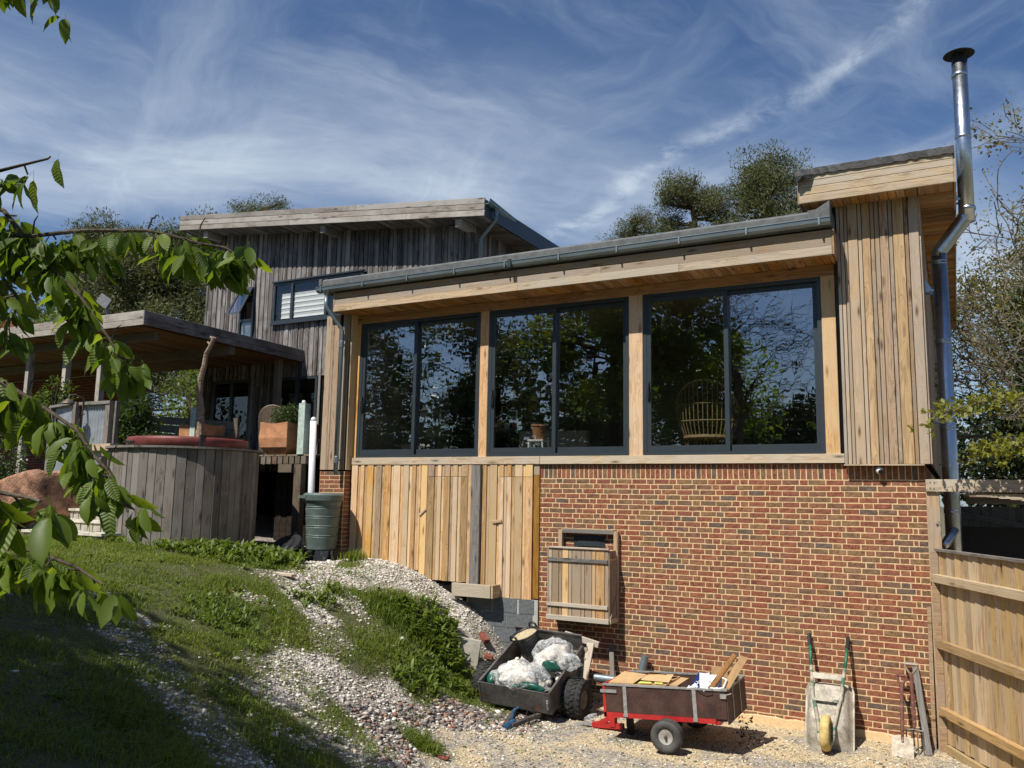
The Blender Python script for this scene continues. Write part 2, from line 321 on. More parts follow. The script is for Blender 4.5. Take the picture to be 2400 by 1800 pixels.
class MB:
    def __init__(s): s.v = []; s.f = []; s.sm = False
    def add(s, vs, fs):
        b = len(s.v); s.v += [tuple(q) for q in vs]; s.f += [tuple(b+i for i in f) for f in fs]; return s
    def box(s, x0, x1, y0, y1, z0, z1):
        return s.add([(x0, y0, z0), (x1, y0, z0), (x1, y1, z0), (x0, y1, z0), (x0, y0, z1), (x1, y0, z1), (x1, y1, z1), (x0, y1, z1)],
                     [(0, 3, 2, 1), (4, 5, 6, 7), (0, 1, 5, 4), (1, 2, 6, 5), (2, 3, 7, 6), (3, 0, 4, 7)])
    def bar(s, p0, p1, w, t, n=(0, 0, 1)):
        """box along p0-p1, width w across, thickness t along n"""
        p0, p1, n = Vector(p0), Vector(p1), Vector(n); x = (p1-p0).normalized(); z = (n - x*n.dot(x)).normalized(); y = z.cross(x)
        vs = [p + y*(a*w/2) + z*(b*t/2) for p in (p0, p1) for a, b in ((-1, -1), (1, -1), (1, 1), (-1, 1))]
        return s.add(vs, [(0, 3, 2, 1), (4, 5, 6, 7), (0, 1, 5, 4), (1, 2, 6, 5), (2, 3, 7, 6), (3, 0, 4, 7)])
    def tube(s, pts, rad, seg=8, cap=True, closed=False):
        pts = [Vector(p) for p in pts]; n = len(pts)
        if not hasattr(rad, '__len__'): rad = [rad]*n
        ref = None; rings = []
        for i, p in enumerate(pts):
            a = pts[(i-1) % n] if closed else pts[max(i-1, 0)]; b = pts[(i+1) % n] if closed else pts[min(i+1, n-1)]
            d = (b-a).normalized()
            if ref is None: ref = Vector((0, 0, 1)) if abs(d.z) < 0.9 else Vector((1, 0, 0))
            u = d.cross(ref)
            if u.length < 1e-5: u = d.cross(Vector((0.3, 1, 0.2)))
            u.normalize(); v = u.cross(d); ref = v
            rings.append([p + (u*math.cos(2*math.pi*k/seg) + v*math.sin(2*math.pi*k/seg))*rad[i] for k in range(seg)])
        b = len(s.v); s.v += [tuple(q) for r in rings for q in r]
        for i in range(n if closed else n-1):
            j = (i+1) % n
            for k in range(seg): s.f.append((b+i*seg+k, b+i*seg+(k+1) % seg, b+j*seg+(k+1) % seg, b+j*seg+k))
        if cap and not closed:
            s.f.append(tuple(b+k for k in reversed(range(seg)))); s.f.append(tuple(b+(n-1)*seg+k for k in range(seg)))
        return s
    def lathe(s, prof, seg=24, c=(0, 0, 0), mat3=None, cap=True, arc=(0, 2*math.pi)):
        """prof = [(r, h)...] turned about local Z"""
        c = Vector(c); full = abs(arc[1]-arc[0]-2*math.pi) < 1e-6; b = len(s.v); m = seg if full else seg+1
        for r, h in prof:
            for k in range(m):
                a = arc[0] + (arc[1]-arc[0])*k/seg; q = Vector((r*math.cos(a), r*math.sin(a), h))
                s.v.append(tuple(c + (mat3 @ q if mat3 is not None else q)))
        for i in range(len(prof)-1):
            for k in range(seg):
                k2 = (k+1) % m; s.f.append((b+i*m+k, b+i*m+k2, b+(i+1)*m+k2, b+(i+1)*m+k))
        if cap and full:
            s.f.append(tuple(b+k for k in reversed(range(m)))); s.f.append(tuple(b+(len(prof)-1)*m+k for k in range(m)))
        return s
    def prism(s, poly, d):
        """poly = list of 3D points (planar), extruded by vector d"""
        d = Vector(d); n = len(poly); p = [Vector(q) for q in poly]
        return s.add(p + [q+d for q in p], [tuple(reversed(range(n))), tuple(n+i for i in range(n))] + [(i, (i+1) % n, n+(i+1) % n, n+i) for i in range(n)])
    def xf(s, Mx):
        s.v = [tuple(Mx @ Vector(q)) for q in s.v]; return s
    def mesh(s, name, material, origin=(0, 0, 0), smooth=False):
        me = bpy.data.meshes.new(name); o = Vector(origin)
        me.from_pydata([(q[0]-o.x, q[1]-o.y, q[2]-o.z) for q in s.v], [], s.f)
        if material is not None: me.materials.append(material)
        if smooth: me.polygons.foreach_set('use_smooth', [True]*len(me.polygons))
        me.update(); return me
    def build(s, name, material, parent=None, label=None, cat=None, group=None, kind=None, smooth=False, origin=None):
        if origin is None:
            a = np.array(s.v); origin = ((a[:, 0].min()+a[:, 0].max())/2, (a[:, 1].min()+a[:, 1].max())/2, a[:, 2].min())
        o = bpy.data.objects.new(name, s.mesh(name, material, origin, smooth))
        put(o, Matrix.Translation(origin), parent); return tag(o, label, cat, group, kind)
    def local(s, name, material, parent, smooth=False, label=None):
        """vertices given in the parent's own coordinates"""
        o = bpy.data.objects.new(name, s.mesh(name, material, (0, 0, 0), smooth)); put(o, PW[parent.name].copy(), parent)
        return tag(o, label)

_boards = {}
def board(name, p0, p1, w, t, n, material, parent, label=None, jit=0.0015):
    """a plank: grain along its own X axis; n = direction of its face"""
    p0, p1, n = Vector(p0), Vector(p1), Vector(n); L = (p1-p0).length
    x = (p1-p0)/L; z = (n - x*n.dot(x)).normalized(); y = z.cross(x)
    key = (round(L, 3), round(w, 4), round(t, 4), material.name)
    me = _boards.get(key)
    if me is None:
        b = MB(); c = min(0.004, t*0.2, w*0.1); h, k, l = w/2, t/2, L/2
        # box with chamfered long edges on the face side
        prof = [(-h, -k), (h, -k), (h, k-c), (h-c, k), (-h+c, k), (-h, k-c)]
        b.add([(s*l, a, q) for s in (-1, 1) for a, q in prof], [(5, 4, 3, 2, 1, 0), (6, 7, 8, 9, 10, 11)] + [(i, (i+1) % 6, 6+(i+1) % 6, 6+i) for i in range(6)])
        me = b.mesh(name, material); _boards[key] = me
    o = bpy.data.objects.new(name, me); c = (p0+p1)/2 + z*random.uniform(-jit, jit)
    W = Matrix(((x.x, y.x, z.x, c.x), (x.y, y.y, z.y, c.y), (x.z, y.z, z.z, c.z), (0, 0, 0, 1)))
    put(o, W, parent); return tag(o, label)

def np_mesh(name, verts, faces, material, nper, smooth=False):
    """fast mesh from arrays; faces (n, nper)"""
    me = bpy.data.meshes.new(name); verts = np.asarray(verts, np.float32); faces = np.asarray(faces, np.int32)
    me.vertices.add(len(verts)); me.vertices.foreach_set('co', verts.ravel())
    me.loops.add(faces.size); me.loops.foreach_set('vertex_index', faces.ravel())
    me.polygons.add(len(faces)); me.polygons.foreach_set('loop_start', np.arange(0, faces.size, nper, dtype=np.int32))
    if material is not None: me.materials.append(material)
    if smooth: me.polygons.foreach_set('use_smooth', np.ones(len(faces), bool))
    me.update(calc_edges=True); return me
def np_obj(name, verts, faces, material, nper, parent=None, label=None, cat=None, group=None, kind=None, smooth=False):
    o = bpy.data.objects.new(name, np_mesh(name, verts, faces, material, nper, smooth)); put(o, Matrix.Identity(4), parent)
    return tag(o, label, cat, group, kind)

def unit(a): return a/np.maximum(np.linalg.norm(a, axis=-1, keepdims=True), 1e-9)
def leaf_quads(pts, size, aspect=0.55, dirs=None, spread=1.0, droop=0.0, rg=rng):
    """diamond leaves of their own size and direction at the given points"""
    n = len(pts); d = rg.normal(size=(n, 3))
    if dirs is not None: d = d*spread + dirs
    d[:, 2] -= droop; d = unit(d); s = unit(np.cross(d, rg.normal(size=(n, 3)))); nn = np.cross(s, d)
    L = (size*rg.uniform(0.6, 1.35, n))[:, None]; Wd = L*aspect*0.5
    a = pts; b = pts + d*L*0.5 + s*Wd + nn*L*0.08; c = pts + d*L; e = pts + d*L*0.5 - s*Wd + nn*L*0.08
    v = np.stack([a, b, c, e], 1).reshape(-1, 3); f = np.arange(4*n).reshape(-1, 4)
    return v, f
def cat_vf(lst):
    vs, fs, k = [], [], 0
    for v, f in lst: vs.append(v); fs.append(f+k); k += len(v)
    return np.concatenate(vs), np.concatenate(fs)
def blob_points(c, r, n, hollow=0.45, rg=rng):
    d = unit(rg.normal(size=(n, 3))); q = hollow + (1-hollow)*rg.random(n)**0.6
    return np.asarray(c) + d*q[:, None]*np.asarray(r)
# ------------------------------------------------------------------ the ground
CP=np.array([(-5.2,.3,-3.2),(0,.3,-3.2),(-2.5,-2,-3.2),(-4.4,-2.2,-3.2),(-5.0,-1.0,-3.2),(1.5,-1,-3.2),(3,-3,-3.15),(-1,-4,-3.17),(-3.2,-3.5,-3.2),(0,-6,-3.0),(2.5,-6,-3),
(.33,-11.7,-1.9),(0,-9,-2.45),(3,-10,-2.2),(-2,-11.7,-1.7),(-5,-11.7,-1.35),
(-10.5,-3.2,-1.12),(-9,-3,-1.3),(-7.5,-3,-1.72),(-6.3,-3,-2.3),(-5.3,-3,-3.0),(-4.8,-3.7,-3.18),
(-10,-6,-1.05),(-8,-6,-1.32),(-6.5,-6,-1.75),(-5,-6,-2.4),(-3.5,-6,-2.9),
(-8,-8,-1.2),(-6,-8,-1.5),(-4.5,-8,-1.95),(-3,-8,-2.35),(-1,-8,-2.65),(1,-8,-2.65),
(-9.5,-.3,-1.45),(-8.5,-.3,-1.4),(-7.5,-.3,-1.62),(-6.8,-.3,-1.95),(-6.5,-.3,-2.1),(-6.1,-.3,-2.5),(-5.7,-.4,-3.0),(-8.5,.4,-1.4),(-7,.4,-1.9),
(-9,-1.5,-1.42),(-8,-1.5,-1.58),(-7,-1.5,-2.0),(-6.3,-1.5,-2.6),(-5.85,-1.1,-3.05),
(-12,-3.5,-1.1),(-13,-4,-1.05),(-14,-3,-.85),(-11,-1.5,-1.2),(-10.5,1,-1.25),(-13,2,-1.1),(-16,-3,-.8),(-16,3,-.5),(-16,-8,-.8),(-13,-12,-.9),
(6,1,-3.1),(6,-8,-2.7),(6,6,-2.6),(-4,6,-2.8),(-9,5,-1.3)],float)

def _U(r2): return np.where(r2 > 1e-12, r2*np.log(np.maximum(r2, 1e-12)), 0)
_P = CP[:, :2]; _n = len(_P)
_A = np.zeros((_n+3, _n+3)); _A[:_n, :_n] = _U(((_P[:, None]-_P[None])**2).sum(-1)) + np.eye(_n)*.02
_A[:_n, _n] = 1; _A[:_n, _n+1:] = _P; _A[_n, :_n] = 1; _A[_n+1:, :_n] = _P.T
_W = np.linalg.solve(_A, np.concatenate([CP[:, 2], [0, 0, 0]]))
def ground_z(x, y):
    x = np.asarray(x, float); y = np.asarray(y, float); q = np.stack([np.clip(x, -17, 7).ravel(), np.clip(y, -13, 6).ravel()], -1)
    z = np.concatenate([_U(((c[:, None]-_P[None])**2).sum(-1)) @ _W[:_n] for c in np.array_split(q, max(1, len(q)//4000))])
    return np.clip(z + _W[_n] + q @ _W[_n+1:], -3.22, -.3).reshape(x.shape)
def gz(x, y): return float(ground_z(np.array([x]), np.array([y]))[0])
# what grows or lies where: G lawn, g weeds, m mixed, c chalk gravel, d dark rubble, y buff yard gravel
COVER = "-10.47,-5.31,G -10.4,-4.79,G -10.29,-4.25,G -10.2,-3.65,G -10.27,-2.86,G -10.56,-1.94,g -10.78,-0.99,g -10.73,-0.22,g -10.52,0.22,c -9.16,-6.06,G -9.1,-5.61,G -9.06,-5.09,G -9.02,-4.53,G -8.99,-3.9,G -8.97,-3.19,g -9.06,-2.28,g -9.13,-1.28,c -8.92,-0.9,c -8.57,-0.68,g -8.3,-0.45,c -8.33,-6.54,G -8.29,-6.11,G -8.27,-5.63,G -8.26,-5.09,G -8.24,-4.5,G -8.22,-3.85,g -8.18,-3.14,g -8.15,-2.68,m -8.13,-2.35,c -7.97,-1.6,c -7.82,-1.27,m -7.65,-0.95,c -7.38,-0.16,c -7.66,-6.92,g -7.65,-6.59,g -7.65,-6.33,G -7.66,-6.04,m -7.67,-5.73,m -7.68,-5.52,G -7.7,-4.94,G -7.68,-4.33,G -7.65,-3.66,m -7.62,-3.31,G -7.59,-2.93,c -7.55,-2.54,c -7.5,-2.16,c -7.39,-1.7,g -7.23,-1.18,g -7.04,-0.66,c -6.92,-0.35,c -7.09,-7.25,G -7.1,-6.85,g -7.13,-6.4,g -7.15,-6.1,m -7.18,-5.84,c -7.2,-5.61,G -7.23,-5.32,G -7.25,-4.71,G -7.23,-4.06,G -7.18,-3.52,g -7.14,-3.09,c -7.1,-2.62,g -7.02,-1.77,g -6.82,-0.97,g -6.62,-0.56,c -6.36,-7.66,G -6.41,-7.28,G -6.46,-6.85,G -6.51,-6.47,m -6.55,-6.17,m -6.6,-5.82,G -6.69,-5.2,G -6.72,-4.55,G -6.68,-3.89,g -6.64,-3.57,m -6.59,-3.22,m -6.56,-2.83,g -6.59,-1.83,g -6.49,-1.11,g -6.34,-0.74,m -5.81,-7.97,G -5.84,-7.63,G -5.9,-7.23,G -5.93,-7.01,G -5.97,-6.77,m -6.02,-6.52,m -6.05,-6.26,m -6.11,-5.97,g -6.22,-5.33,g -6.28,-4.85,m -6.29,-4.44,c -6.27,-3.98,c -6.17,-3.3,g -6.17,-2.41,g -6.21,-1.29,g -5.38,-8.21,G -5.39,-7.9,G -5.42,-7.55,G -5.48,-7.14,G -5.53,-6.9,m -5.57,-6.65,m -5.62,-6.38,g -5.73,-5.78,g -5.82,-5.3,c -5.89,-4.73,c -5.9,-4.02,c -5.83,-3.32,c -5.77,-2.68,g -5.81,-1.8,g -5.01,-8.42,G -5,-8.15,G -5.01,-7.83,G -5.05,-7.46,G -5.08,-7.25,G -5.15,-6.87,m -5.21,-6.51,m -5.3,-6.04,g -5.39,-5.56,g -5.48,-5.05,m -5.54,-4.44,g -5.55,-3.99,d -5.47,-3.28,d -5.34,-2.64,d -5.2,-2.14,d -4.67,-8.61,G -4.65,-8.36,G -4.65,-8.07,G -4.66,-7.75,G -4.7,-7.36,G -4.77,-6.95,m -4.83,-6.58,m -4.91,-6.11,g -4.98,-5.71,m -5.08,-5.12,m -5.15,-4.56,m -5.18,-3.92,d -5.14,-3.57,g -4.99,-3.1,y -4.77,-2.77,y -4.41,-8.75,G -4.39,-8.52,G -4.37,-8.26,G -4.37,-7.96,G -4.39,-7.61,G -4.41,-7.42,g -4.46,-7.06,m -4.51,-6.7,m -4.58,-6.25,g -4.66,-5.73,g -4.74,-5.08,m -4.81,-4.44,d -4.81,-3.8,y -4.56,-3.42,y -11.5,-4,G -11.3,-2.6,G -12,-5,G -13,-4,G -12,-8,G -9,-9,G -7,-10,G -5,-10,G -3,-10,G -2.6,-8,G -3,-7,g -1,-10,G -1.5,-7,m 1,-9,G 2,-7,g 3.5,-5,g -3,-5.2,y -1,-5,y 1,-4,y 3,-2,y -2,-2,y 0,-2,y -4,-1,y -4,-3,y -3,-3,y 1.5,-.5,y -9.4,-.6,c -8.4,-.1,c -10,-.4,d -11,.4,d -12,1,d 6,-8,G -16,-6,G -16,0,G -14,-1,d"

_cv = [c.split(',') for c in COVER.split()]
_cp = np.array([(float(a), float(b)) for a, b, _ in _cv]); _ck = [c for *_, c in _cv]
_gr = np.array([dict(G=1, g=.88, m=.55, c=.10, d=.12, y=0.0)[k] for k in _ck]); _bf = np.array([k == 'y' for k in _ck], float); _dk = np.array([dict(d=1, m=.25, G=.7, g=.45).get(k, 0) for k in _ck], float)
def cover(x, y):
    """share of green, of buff gravel and of dark soil or rubble"""
    q = np.stack([np.ravel(x), np.ravel(y)], -1); out = []
    for c in np.array_split(q, max(1, len(q)//4000)):
        wt = 1/(((c[:, None]-_cp[None])**2).sum(-1)+.006)**2; wt /= wt.sum(1, keepdims=True)
        out.append(np.stack([wt @ _gr, wt @ _bf, wt @ _dk], 1))
    o = np.concatenate(out); return o[:, 0], o[:, 1], o[:, 2]
def axis_steps(a, b, d, far): return np.concatenate([-np.geomspace(far, 1.2, 16)+a, np.arange(a, b, d), np.geomspace(1.2, far, 16)+b])
gxs = axis_steps(-13.5, 3.2, 0.07, 500); gys = axis_steps(-10.5, 0.6, 0.07, 500)
GX, GY = np.meshgrid(gxs, gys); GZ = ground_z(GX, GY)
_near = (GX > -17) & (GX < 7) & (GY > -13) & (GY < 6)
gg, gb, gd = [a.reshape(GX.shape) for a in cover(GX, GY)]
def lumps(x, y, s, k=9, seed=3):
    r_ = np.random.default_rng(seed); z = 0
    for i in range(k):
        a = r_.uniform(0, 6.28); fq = s*r_.uniform(.5, 2.0); z = z + np.sin(x*math.cos(a)*fq + y*math.sin(a)*fq + r_.uniform(0, 6.28))
    return z/k
GZ = GZ + _near*(0.035*(1-gb)*lumps(GX, GY, 5) + 0.012*lumps(GX, GY, 14, seed=5))
ny, nx = GX.shape; ii = (np.arange(ny-1)[:, None]*nx + np.arange(nx-1)[None]).ravel()
gm, t = mat('ground')
def attr(n): return t.n('ShaderNodeAttribute', attribute_name=n).outputs['Fac']
oc = t.n('ShaderNodeTexCoord').outputs['Object']
v1 = t.n('ShaderNodeTexVoronoi', {'Vector': oc, 'Scale': 34.0}); v2 = t.n('ShaderNodeTexVoronoi', {'Vector': oc, 'Scale': 75.0})
nb = t.noise(oc, 3.0, 5, 0.65); nf = t.noise(oc, 60, 4, 0.7)
c1 = t.n('ShaderNodeSeparateColor', {0: v1.outputs['Color']}).outputs[0]; c2 = t.n('ShaderNodeSeparateColor', {0: v2.outputs['Color']}).outputs[1]
chalk = t.mix(t.rng(c1, .1, .9), (.66, .61, .53), (.34, .305, .26))
chalk = t.mix(t.math('MULTIPLY', t.rng(t.noise(oc, 1.7, 6, .7), .44, .62), .8), chalk, t.mix(c1, (.24, .205, .16), (.12, .10, .078)))
buff = t.ramp(c2, [(0, (.53, .425, .255)), (.32, (.43, .325, .175)), (.55, (.58, .50, .36)), (.72, (.12, .108, .10)), (.86, (.40, .325, .21))], 'CONSTANT')
buff = t.mix(t.rng(t.noise(oc, 1.3, 5, .65), .44, .60, 0, .85), buff, t.mix(c1, (.42, .39, .34), (.085, .08, .077)))
soil = t.mix(nf, (.085, .068, .045), (.17, .135, .095))
dark = t.mix(t.rng(c1, .2, .9), (.115, .10, .09), (.34, .30, .26))
at_g, at_b, at_d = attr('green'), attr('buff'), attr('dark')
col = t.mix(t.math('MULTIPLY', at_d, 1.0), chalk, dark)
col = t.mix(t.rng(t.math('ADD', at_b, t.math('MULTIPLY', t.math('SUBTRACT', nb, .5), .5)), .35, .65), col, buff)
col = t.mix(t.rng(t.math('ADD', at_g, t.math('MULTIPLY', t.math('SUBTRACT', nb, .5), .7)), .3, .75), col, t.mix(nf, soil, (.045, .075, .018)))
hgt = t.math('ADD', t.math('MULTIPLY', v1.outputs['Distance'], -0.7), t.math('MULTIPLY', nf, 0.5))
finish(t, col, 0.95, 0, hgt, 0.02, 0.1)
ground = np_obj('ground', np.stack([GX.ravel(), GY.ravel(), GZ.ravel()], 1), np.stack([ii, ii+1, ii+nx+1, ii+nx], 1), gm, 4, kind='structure', smooth=True)
for nm, arr in (('green', gg), ('buff', gb), ('dark', gd)):
    a = ground.data.attributes.new(nm, 'FLOAT', 'POINT'); a.data.foreach_set('value', arr.ravel().astype(np.float32))
def gsurf(x, y):
    g_, b_, d_ = cover(x, y); return ground_z(x, y) + 0.035*(1-b_)*lumps(x, y, 5) + 0.012*lumps(x, y, 14, seed=5)
def in_view(x, y, m=0.0):                                   # left edge of what the photograph shows, seen from where it was taken
    return np.degrees(np.arctan2(x-0.334, y+11.66)) > -60.5-m

# stones lying on the ground
def stones(name, n, area, smin, smax, material, keep, sink=.3, flat=.65, seed=1, label=None):
    rg = np.random.default_rng(seed)
    x = rg.uniform(area[0], area[1], n*6); y = rg.uniform(area[2], area[3], n*6)
    g_, b_, d_ = cover(x, y); ok = rg.random(n*6) < keep(x, y, g_, b_, d_); x, y = x[ok][:n], y[ok][:n]; k = len(x)
    s = smin + (smax-smin)*rg.random(k)**3.2
    base = unit(np.array([(0, 1, 1.62), (0, -1, 1.62), (0, 1, -1.62), (0, -1, -1.62), (1, 1.62, 0), (-1, 1.62, 0), (1, -1.62, 0), (-1, -1.62, 0), (1.62, 0, 1), (1.62, 0, -1), (-1.62, 0, 1), (-1.62, 0, -1)], float))
    F = np.array([(0,1,8),(0,10,1),(0,4,5),(0,8,4),(0,5,10),(1,6,8),(1,7,6),(1,10,7),(2,9,3),(2,3,11),(2,5,4),(2,4,9),(2,11,5),(3,6,7),(3,9,6),(3,7,11),(4,8,9),(5,11,10),(6,9,8),(7,10,11)])
    v = base[None]*rg.uniform(.6, 1.25, (k, 12, 1)) * (s[:, None]*np.stack([rg.uniform(.8, 1.5, k), rg.uniform(.7, 1.1, k), rg.uniform(flat*.6, flat*1.2, k)], 1))[:, None]
    a = rg.uniform(0, 6.28, k); ca, sa = np.cos(a)[:, None], np.sin(a)[:, None]
    X = v[:, :, 0]*ca - v[:, :, 1]*sa + x[:, None]; Y = v[:, :, 0]*sa + v[:, :, 1]*ca + y[:, None]; Z = v[:, :, 2] + (gsurf(x, y) + s*flat*(1-sink)*.5)[:, None]
    f = (F[None] + (np.arange(k)*12)[:, None, None]).reshape(-1, 3)
    return np_obj(name, np.stack([X, Y, Z], -1).reshape(-1, 3), f, material, 3, kind='stuff', label=label)
def stone_mat(name, stops):
    m, t = mat(name); rv = rand_value(t); oc = t.n('ShaderNodeTexCoord').outputs['Object']; n = t.noise(oc, 40, 4, .6)
    c = t.ramp(rv, stops, 'CONSTANT'); c = t.mix(t.math('MULTIPLY', n, .5), c, t.mix(1.0, c, (.55, .53, .5, 1), 'MULTIPLY')); finish(t, c, .9, 0, n, .004, .15); return m
m_ch = stone_mat('chalk_flints', [(0, (.74, .70, .63)), (.3, (.56, .52, .45)), (.55, (.68, .63, .54)), (.66, (.36, .33, .29)), (.78, (.20, .18, .165)), (.90, (.38, .30, .22))])
m_bf = stone_mat('buff_pebbles', [(0, (.60, .48, .29)), (.26, (.48, .36, .20)), (.42, (.62, .55, .41)), (.56, (.115, .108, .102)), (.72, (.34, .29, .22)), (.86, (.70, .65, .56))])
m_rb = stone_mat('brick_and_flint_rubble', [(0, (.20, .18, .165)), (.25, (.30, .20, .15)), (.45, (.13, .12, .115)), (.6, (.58, .54, .47)), (.75, (.34, .30, .27)), (.9, (.26, .13, .09))])
stones('chalk_gravel', 24000, (-10.6, -4.3, -8.2, .1), .006, .026, m_ch, lambda x, y, g, b, d: np.clip(1-g*1.15, 0, 1)*(1-b)*(1-.6*d), seed=2)
stones('large_flints', 170, (-10, -4.3, -8.2, -.2), .025, .07, m_ch, lambda x, y, g, b, d: np.clip(1.05-g, 0, 1)*(1-b)*(.25+.75*lumps(x, y, 3)), seed=9, sink=.5)
stones('yard_gravel', 11000, (-5.3, 1.6, -4.6, -.05), .007, .021, m_bf, lambda x, y, g, b, d: b**2, seed=3)
stones('rubble', 2600, (-6.6, -4.4, -5.2, -.6), .010, .048, m_rb, lambda x, y, g, b, d: d*(1-b)*1.2 - g*.8, seed=4, flat=.5)

# grass and weeds
def blades(x, y, z, L, Wd, lean, rg, curl=.5):
    n = len(x); a = rg.uniform(0, 6.28, n); d = np.stack([np.cos(a), np.sin(a), np.zeros(n)], 1); s = np.stack([-np.sin(a), np.cos(a), np.zeros(n)], 1)
    up = np.array([0, 0, 1.0]); p = np.stack([x, y, z], 1); L = L[:, None]; Wd = Wd[:, None]; le = lean[:, None]
    m1 = p + L*.5*(up*np.sqrt(np.maximum(1-le**2, .05)) + d*le); l2 = np.clip(le + curl, 0, 1.25)
    m2 = m1 + L*.5*(up*(1-l2) + d*l2)
    v = np.stack([p-s*Wd*.35, p+s*Wd*.35, m1+s*Wd*.5, m1-s*Wd*.5, m2+s*Wd*.08, m2-s*Wd*.08], 1).reshape(-1, 3)
    k = (np.arange(n)*6)[:, None]; f = np.concatenate([k+np.array([0, 1, 2, 3]), k+np.array([3, 2, 4, 5])], 1).reshape(-1, 4)
    return v, f
def scatter(n, area, keep, seed):
    rg = np.random.default_rng(seed); x = rg.uniform(area[0], area[1], n); y = rg.uniform(area[2], area[3], n)
    g_, b_, d_ = cover(x, y); ok = rg.random(n) < keep(x, y, g_, b_, d_); return x[ok], y[ok], g_[ok], rg
parts_ = []
x, y, g_, rg = scatter(620000, (-12.6, -2.2, -9.6, .2), lambda x, y, g, b, d: np.clip(g*1.3-.25, 0, 1)*np.clip(.62+.9*lumps(x, y, 6, seed=8), .05, 1)*in_view(x, y, 4)*.8, 11)
parts_.append(blades(x, y, gsurf(x, y)-.01, rg.uniform(.03, .10, len(x))*(.7+.5*g_)*np.clip(1+1.3*lumps(x, y, 3.5, seed=12), .5, 2.0), rg.uniform(.004, .008, len(x)), rg.uniform(.1, .75, len(x)), rg))
v, f = cat_vf(parts_); np_obj('lawn_grass', v, f, M['grass'], 4, kind='stuff')
# tufts on the gravel and against the boards
parts_ = []
for cx, cy_, n, h, r_ in [(-8.75, -.35, 240, .30, .17), (-5.06, -3.55, 260, .20, .17), (-7.2, -1.5, 330, .30, .3), (-6.95, -1.75, 300, .32, .28), (-6.6, -1.5, 260, .34, .26), (-6.45, -2.3, 250, .26, .3), (-6.2, -2.0, 220, .24, .25), (-7.6, -2.1, 200, .2, .25), (-6.35, -3.0, 180, .2, .22), (-3.35, -1.75, 60, .06, .2), (-5.55, -5.9, 200, .16, .3), (-4.9, -6.2, 240, .2, .32), (-4.6, -5.8, 160, .16, .2), (-5.9, -5.4, 160, .15, .25), (-7.0, -.75, 90, .16, .15), (-8.3, -.8, 70, .12, .18), (-8.0, -1.1, 60, .1, .2), (-6.7, -3.9, 200, .16, .35), (-5.85, -1.35, 150, .22, .14), (-6.0, -1.75, 130, .2, .2)]:
    rg = np.random.default_rng(int(abs(cx*1000+cy_*77))); x = cx + rg.normal(0, r_*.6, n); y = cy_ + rg.normal(0, r_*.6, n)
    parts_.append(blades(x, y, gsurf(x, y)-.01, rg.uniform(.45, 1.1, n)*h, rg.uniform(.006, .012, n), rg.uniform(.1, .7, n), rg))
x, y, g_, rg = scatter(7000, (-9.6, -4.2, -8.6, -.4), lambda x, y, g, b, d: (1-b)*np.clip(.10+1.1*lumps(x, y, 3.2, seed=33), 0, 1)*np.clip(1.3-g, 0, 1), 34)
for i in range(len(x)):
    k = int(rg.integers(6, 16)); xx = x[i]+rg.normal(0, .035, k); yy = y[i]+rg.normal(0, .035, k); parts_.append(blades(xx, yy, gsurf(xx, yy)-.005, rg.uniform(.02, .10, k), rg.uniform(.005, .013, k), rg.uniform(.2, .95, k), rg))
v, f = cat_vf(parts_); np_obj('grass_tufts', v, f, M['grass'], 4, kind='stuff')
parts_ = []
x, y, g_, rg = scatter(2600, (-12.3, -3.6, -9.2, -.3), lambda x, y, g, b, d: np.clip(g*1.4-.4, 0, 1)*np.clip(.25+1.5*lumps(x, y, 2.5, seed=21), 0, 1)*in_view(x, y, 4), 21)
for i in range(len(x)):
    k = int(rg.integers(7, 15)); xx = x[i]+rg.normal(0, .02, k); yy = y[i]+rg.normal(0, .02, k); h = rg.uniform(.04, .11)
    parts_.append(blades(xx, yy, gsurf(xx, yy), rg.uniform(.6, 1.2, k)*h, rg.uniform(.14, .28, k)*h, rg.uniform(.35, .9, k), rg, .35))
for cx, cy_, rx, ry, n, h in [(-10.1, -2.55, .55, .35, 110, .26), (-9.6, -2.3, .45, .4, 120, .28), (-9.3, -1.9, .35, .45, 120, .30), (-9.75, -3.0, .6, .35, 90, .2), (-10.9, -3.35, .5, .15, 50, .18), (-6.75, -1.3, .4, .35, 60, .26), (-6.25, -1.25, .2, .3, 34, .30), (-6.55, -.95, .22, .2, 26, .3), (-9.1, -2.6, .5, .4, 60, .18), (-6.1, -1.9, .3, .5, 36, .22), (-5.9, -2.6, .3, .3, 26, .2), (-7.5, -2.6, .4, .5, 36, .18), (-11.6, -3.6, .5, .2, 30, .14), (-7.3, -4.4, .5, .5, 40, .16), (-6.9, -4.9, .5, .4, 30, .16)]:
    rg = np.random.default_rng(int(abs(cx*999+cy_*31)))
    for i in range(n):
        k = int(rg.integers(8, 15)); x0 = cx+rg.normal(0, rx*.55); y0 = cy_+rg.normal(0, ry*.55); xx = x0+rg.normal(0, .03, k); yy = y0+rg.normal(0, .03, k)
        zz = gsurf(xx, yy) + rg.uniform(0, .5, k)*h*.8; hh = h*rg.uniform(.5, 1.1)
        parts_.append(blades(xx, yy, zz, rg.uniform(.4, .9, k)*hh, rg.uniform(.07, .24, k)*hh, rg.uniform(.15, .9, k), rg, .35))
v, f = cat_vf(parts_); np_obj('weeds', v, f, M['weed'], 4, kind='stuff')
# ------------------------------------------------------------------ the brick and larch extension
NY = (0, -1, 0)
EXT = thing('house_extension', 'brick and larch house extension with three wide dark sliding windows above a brick wall', 'house', (-4.5, 0, -3.2))

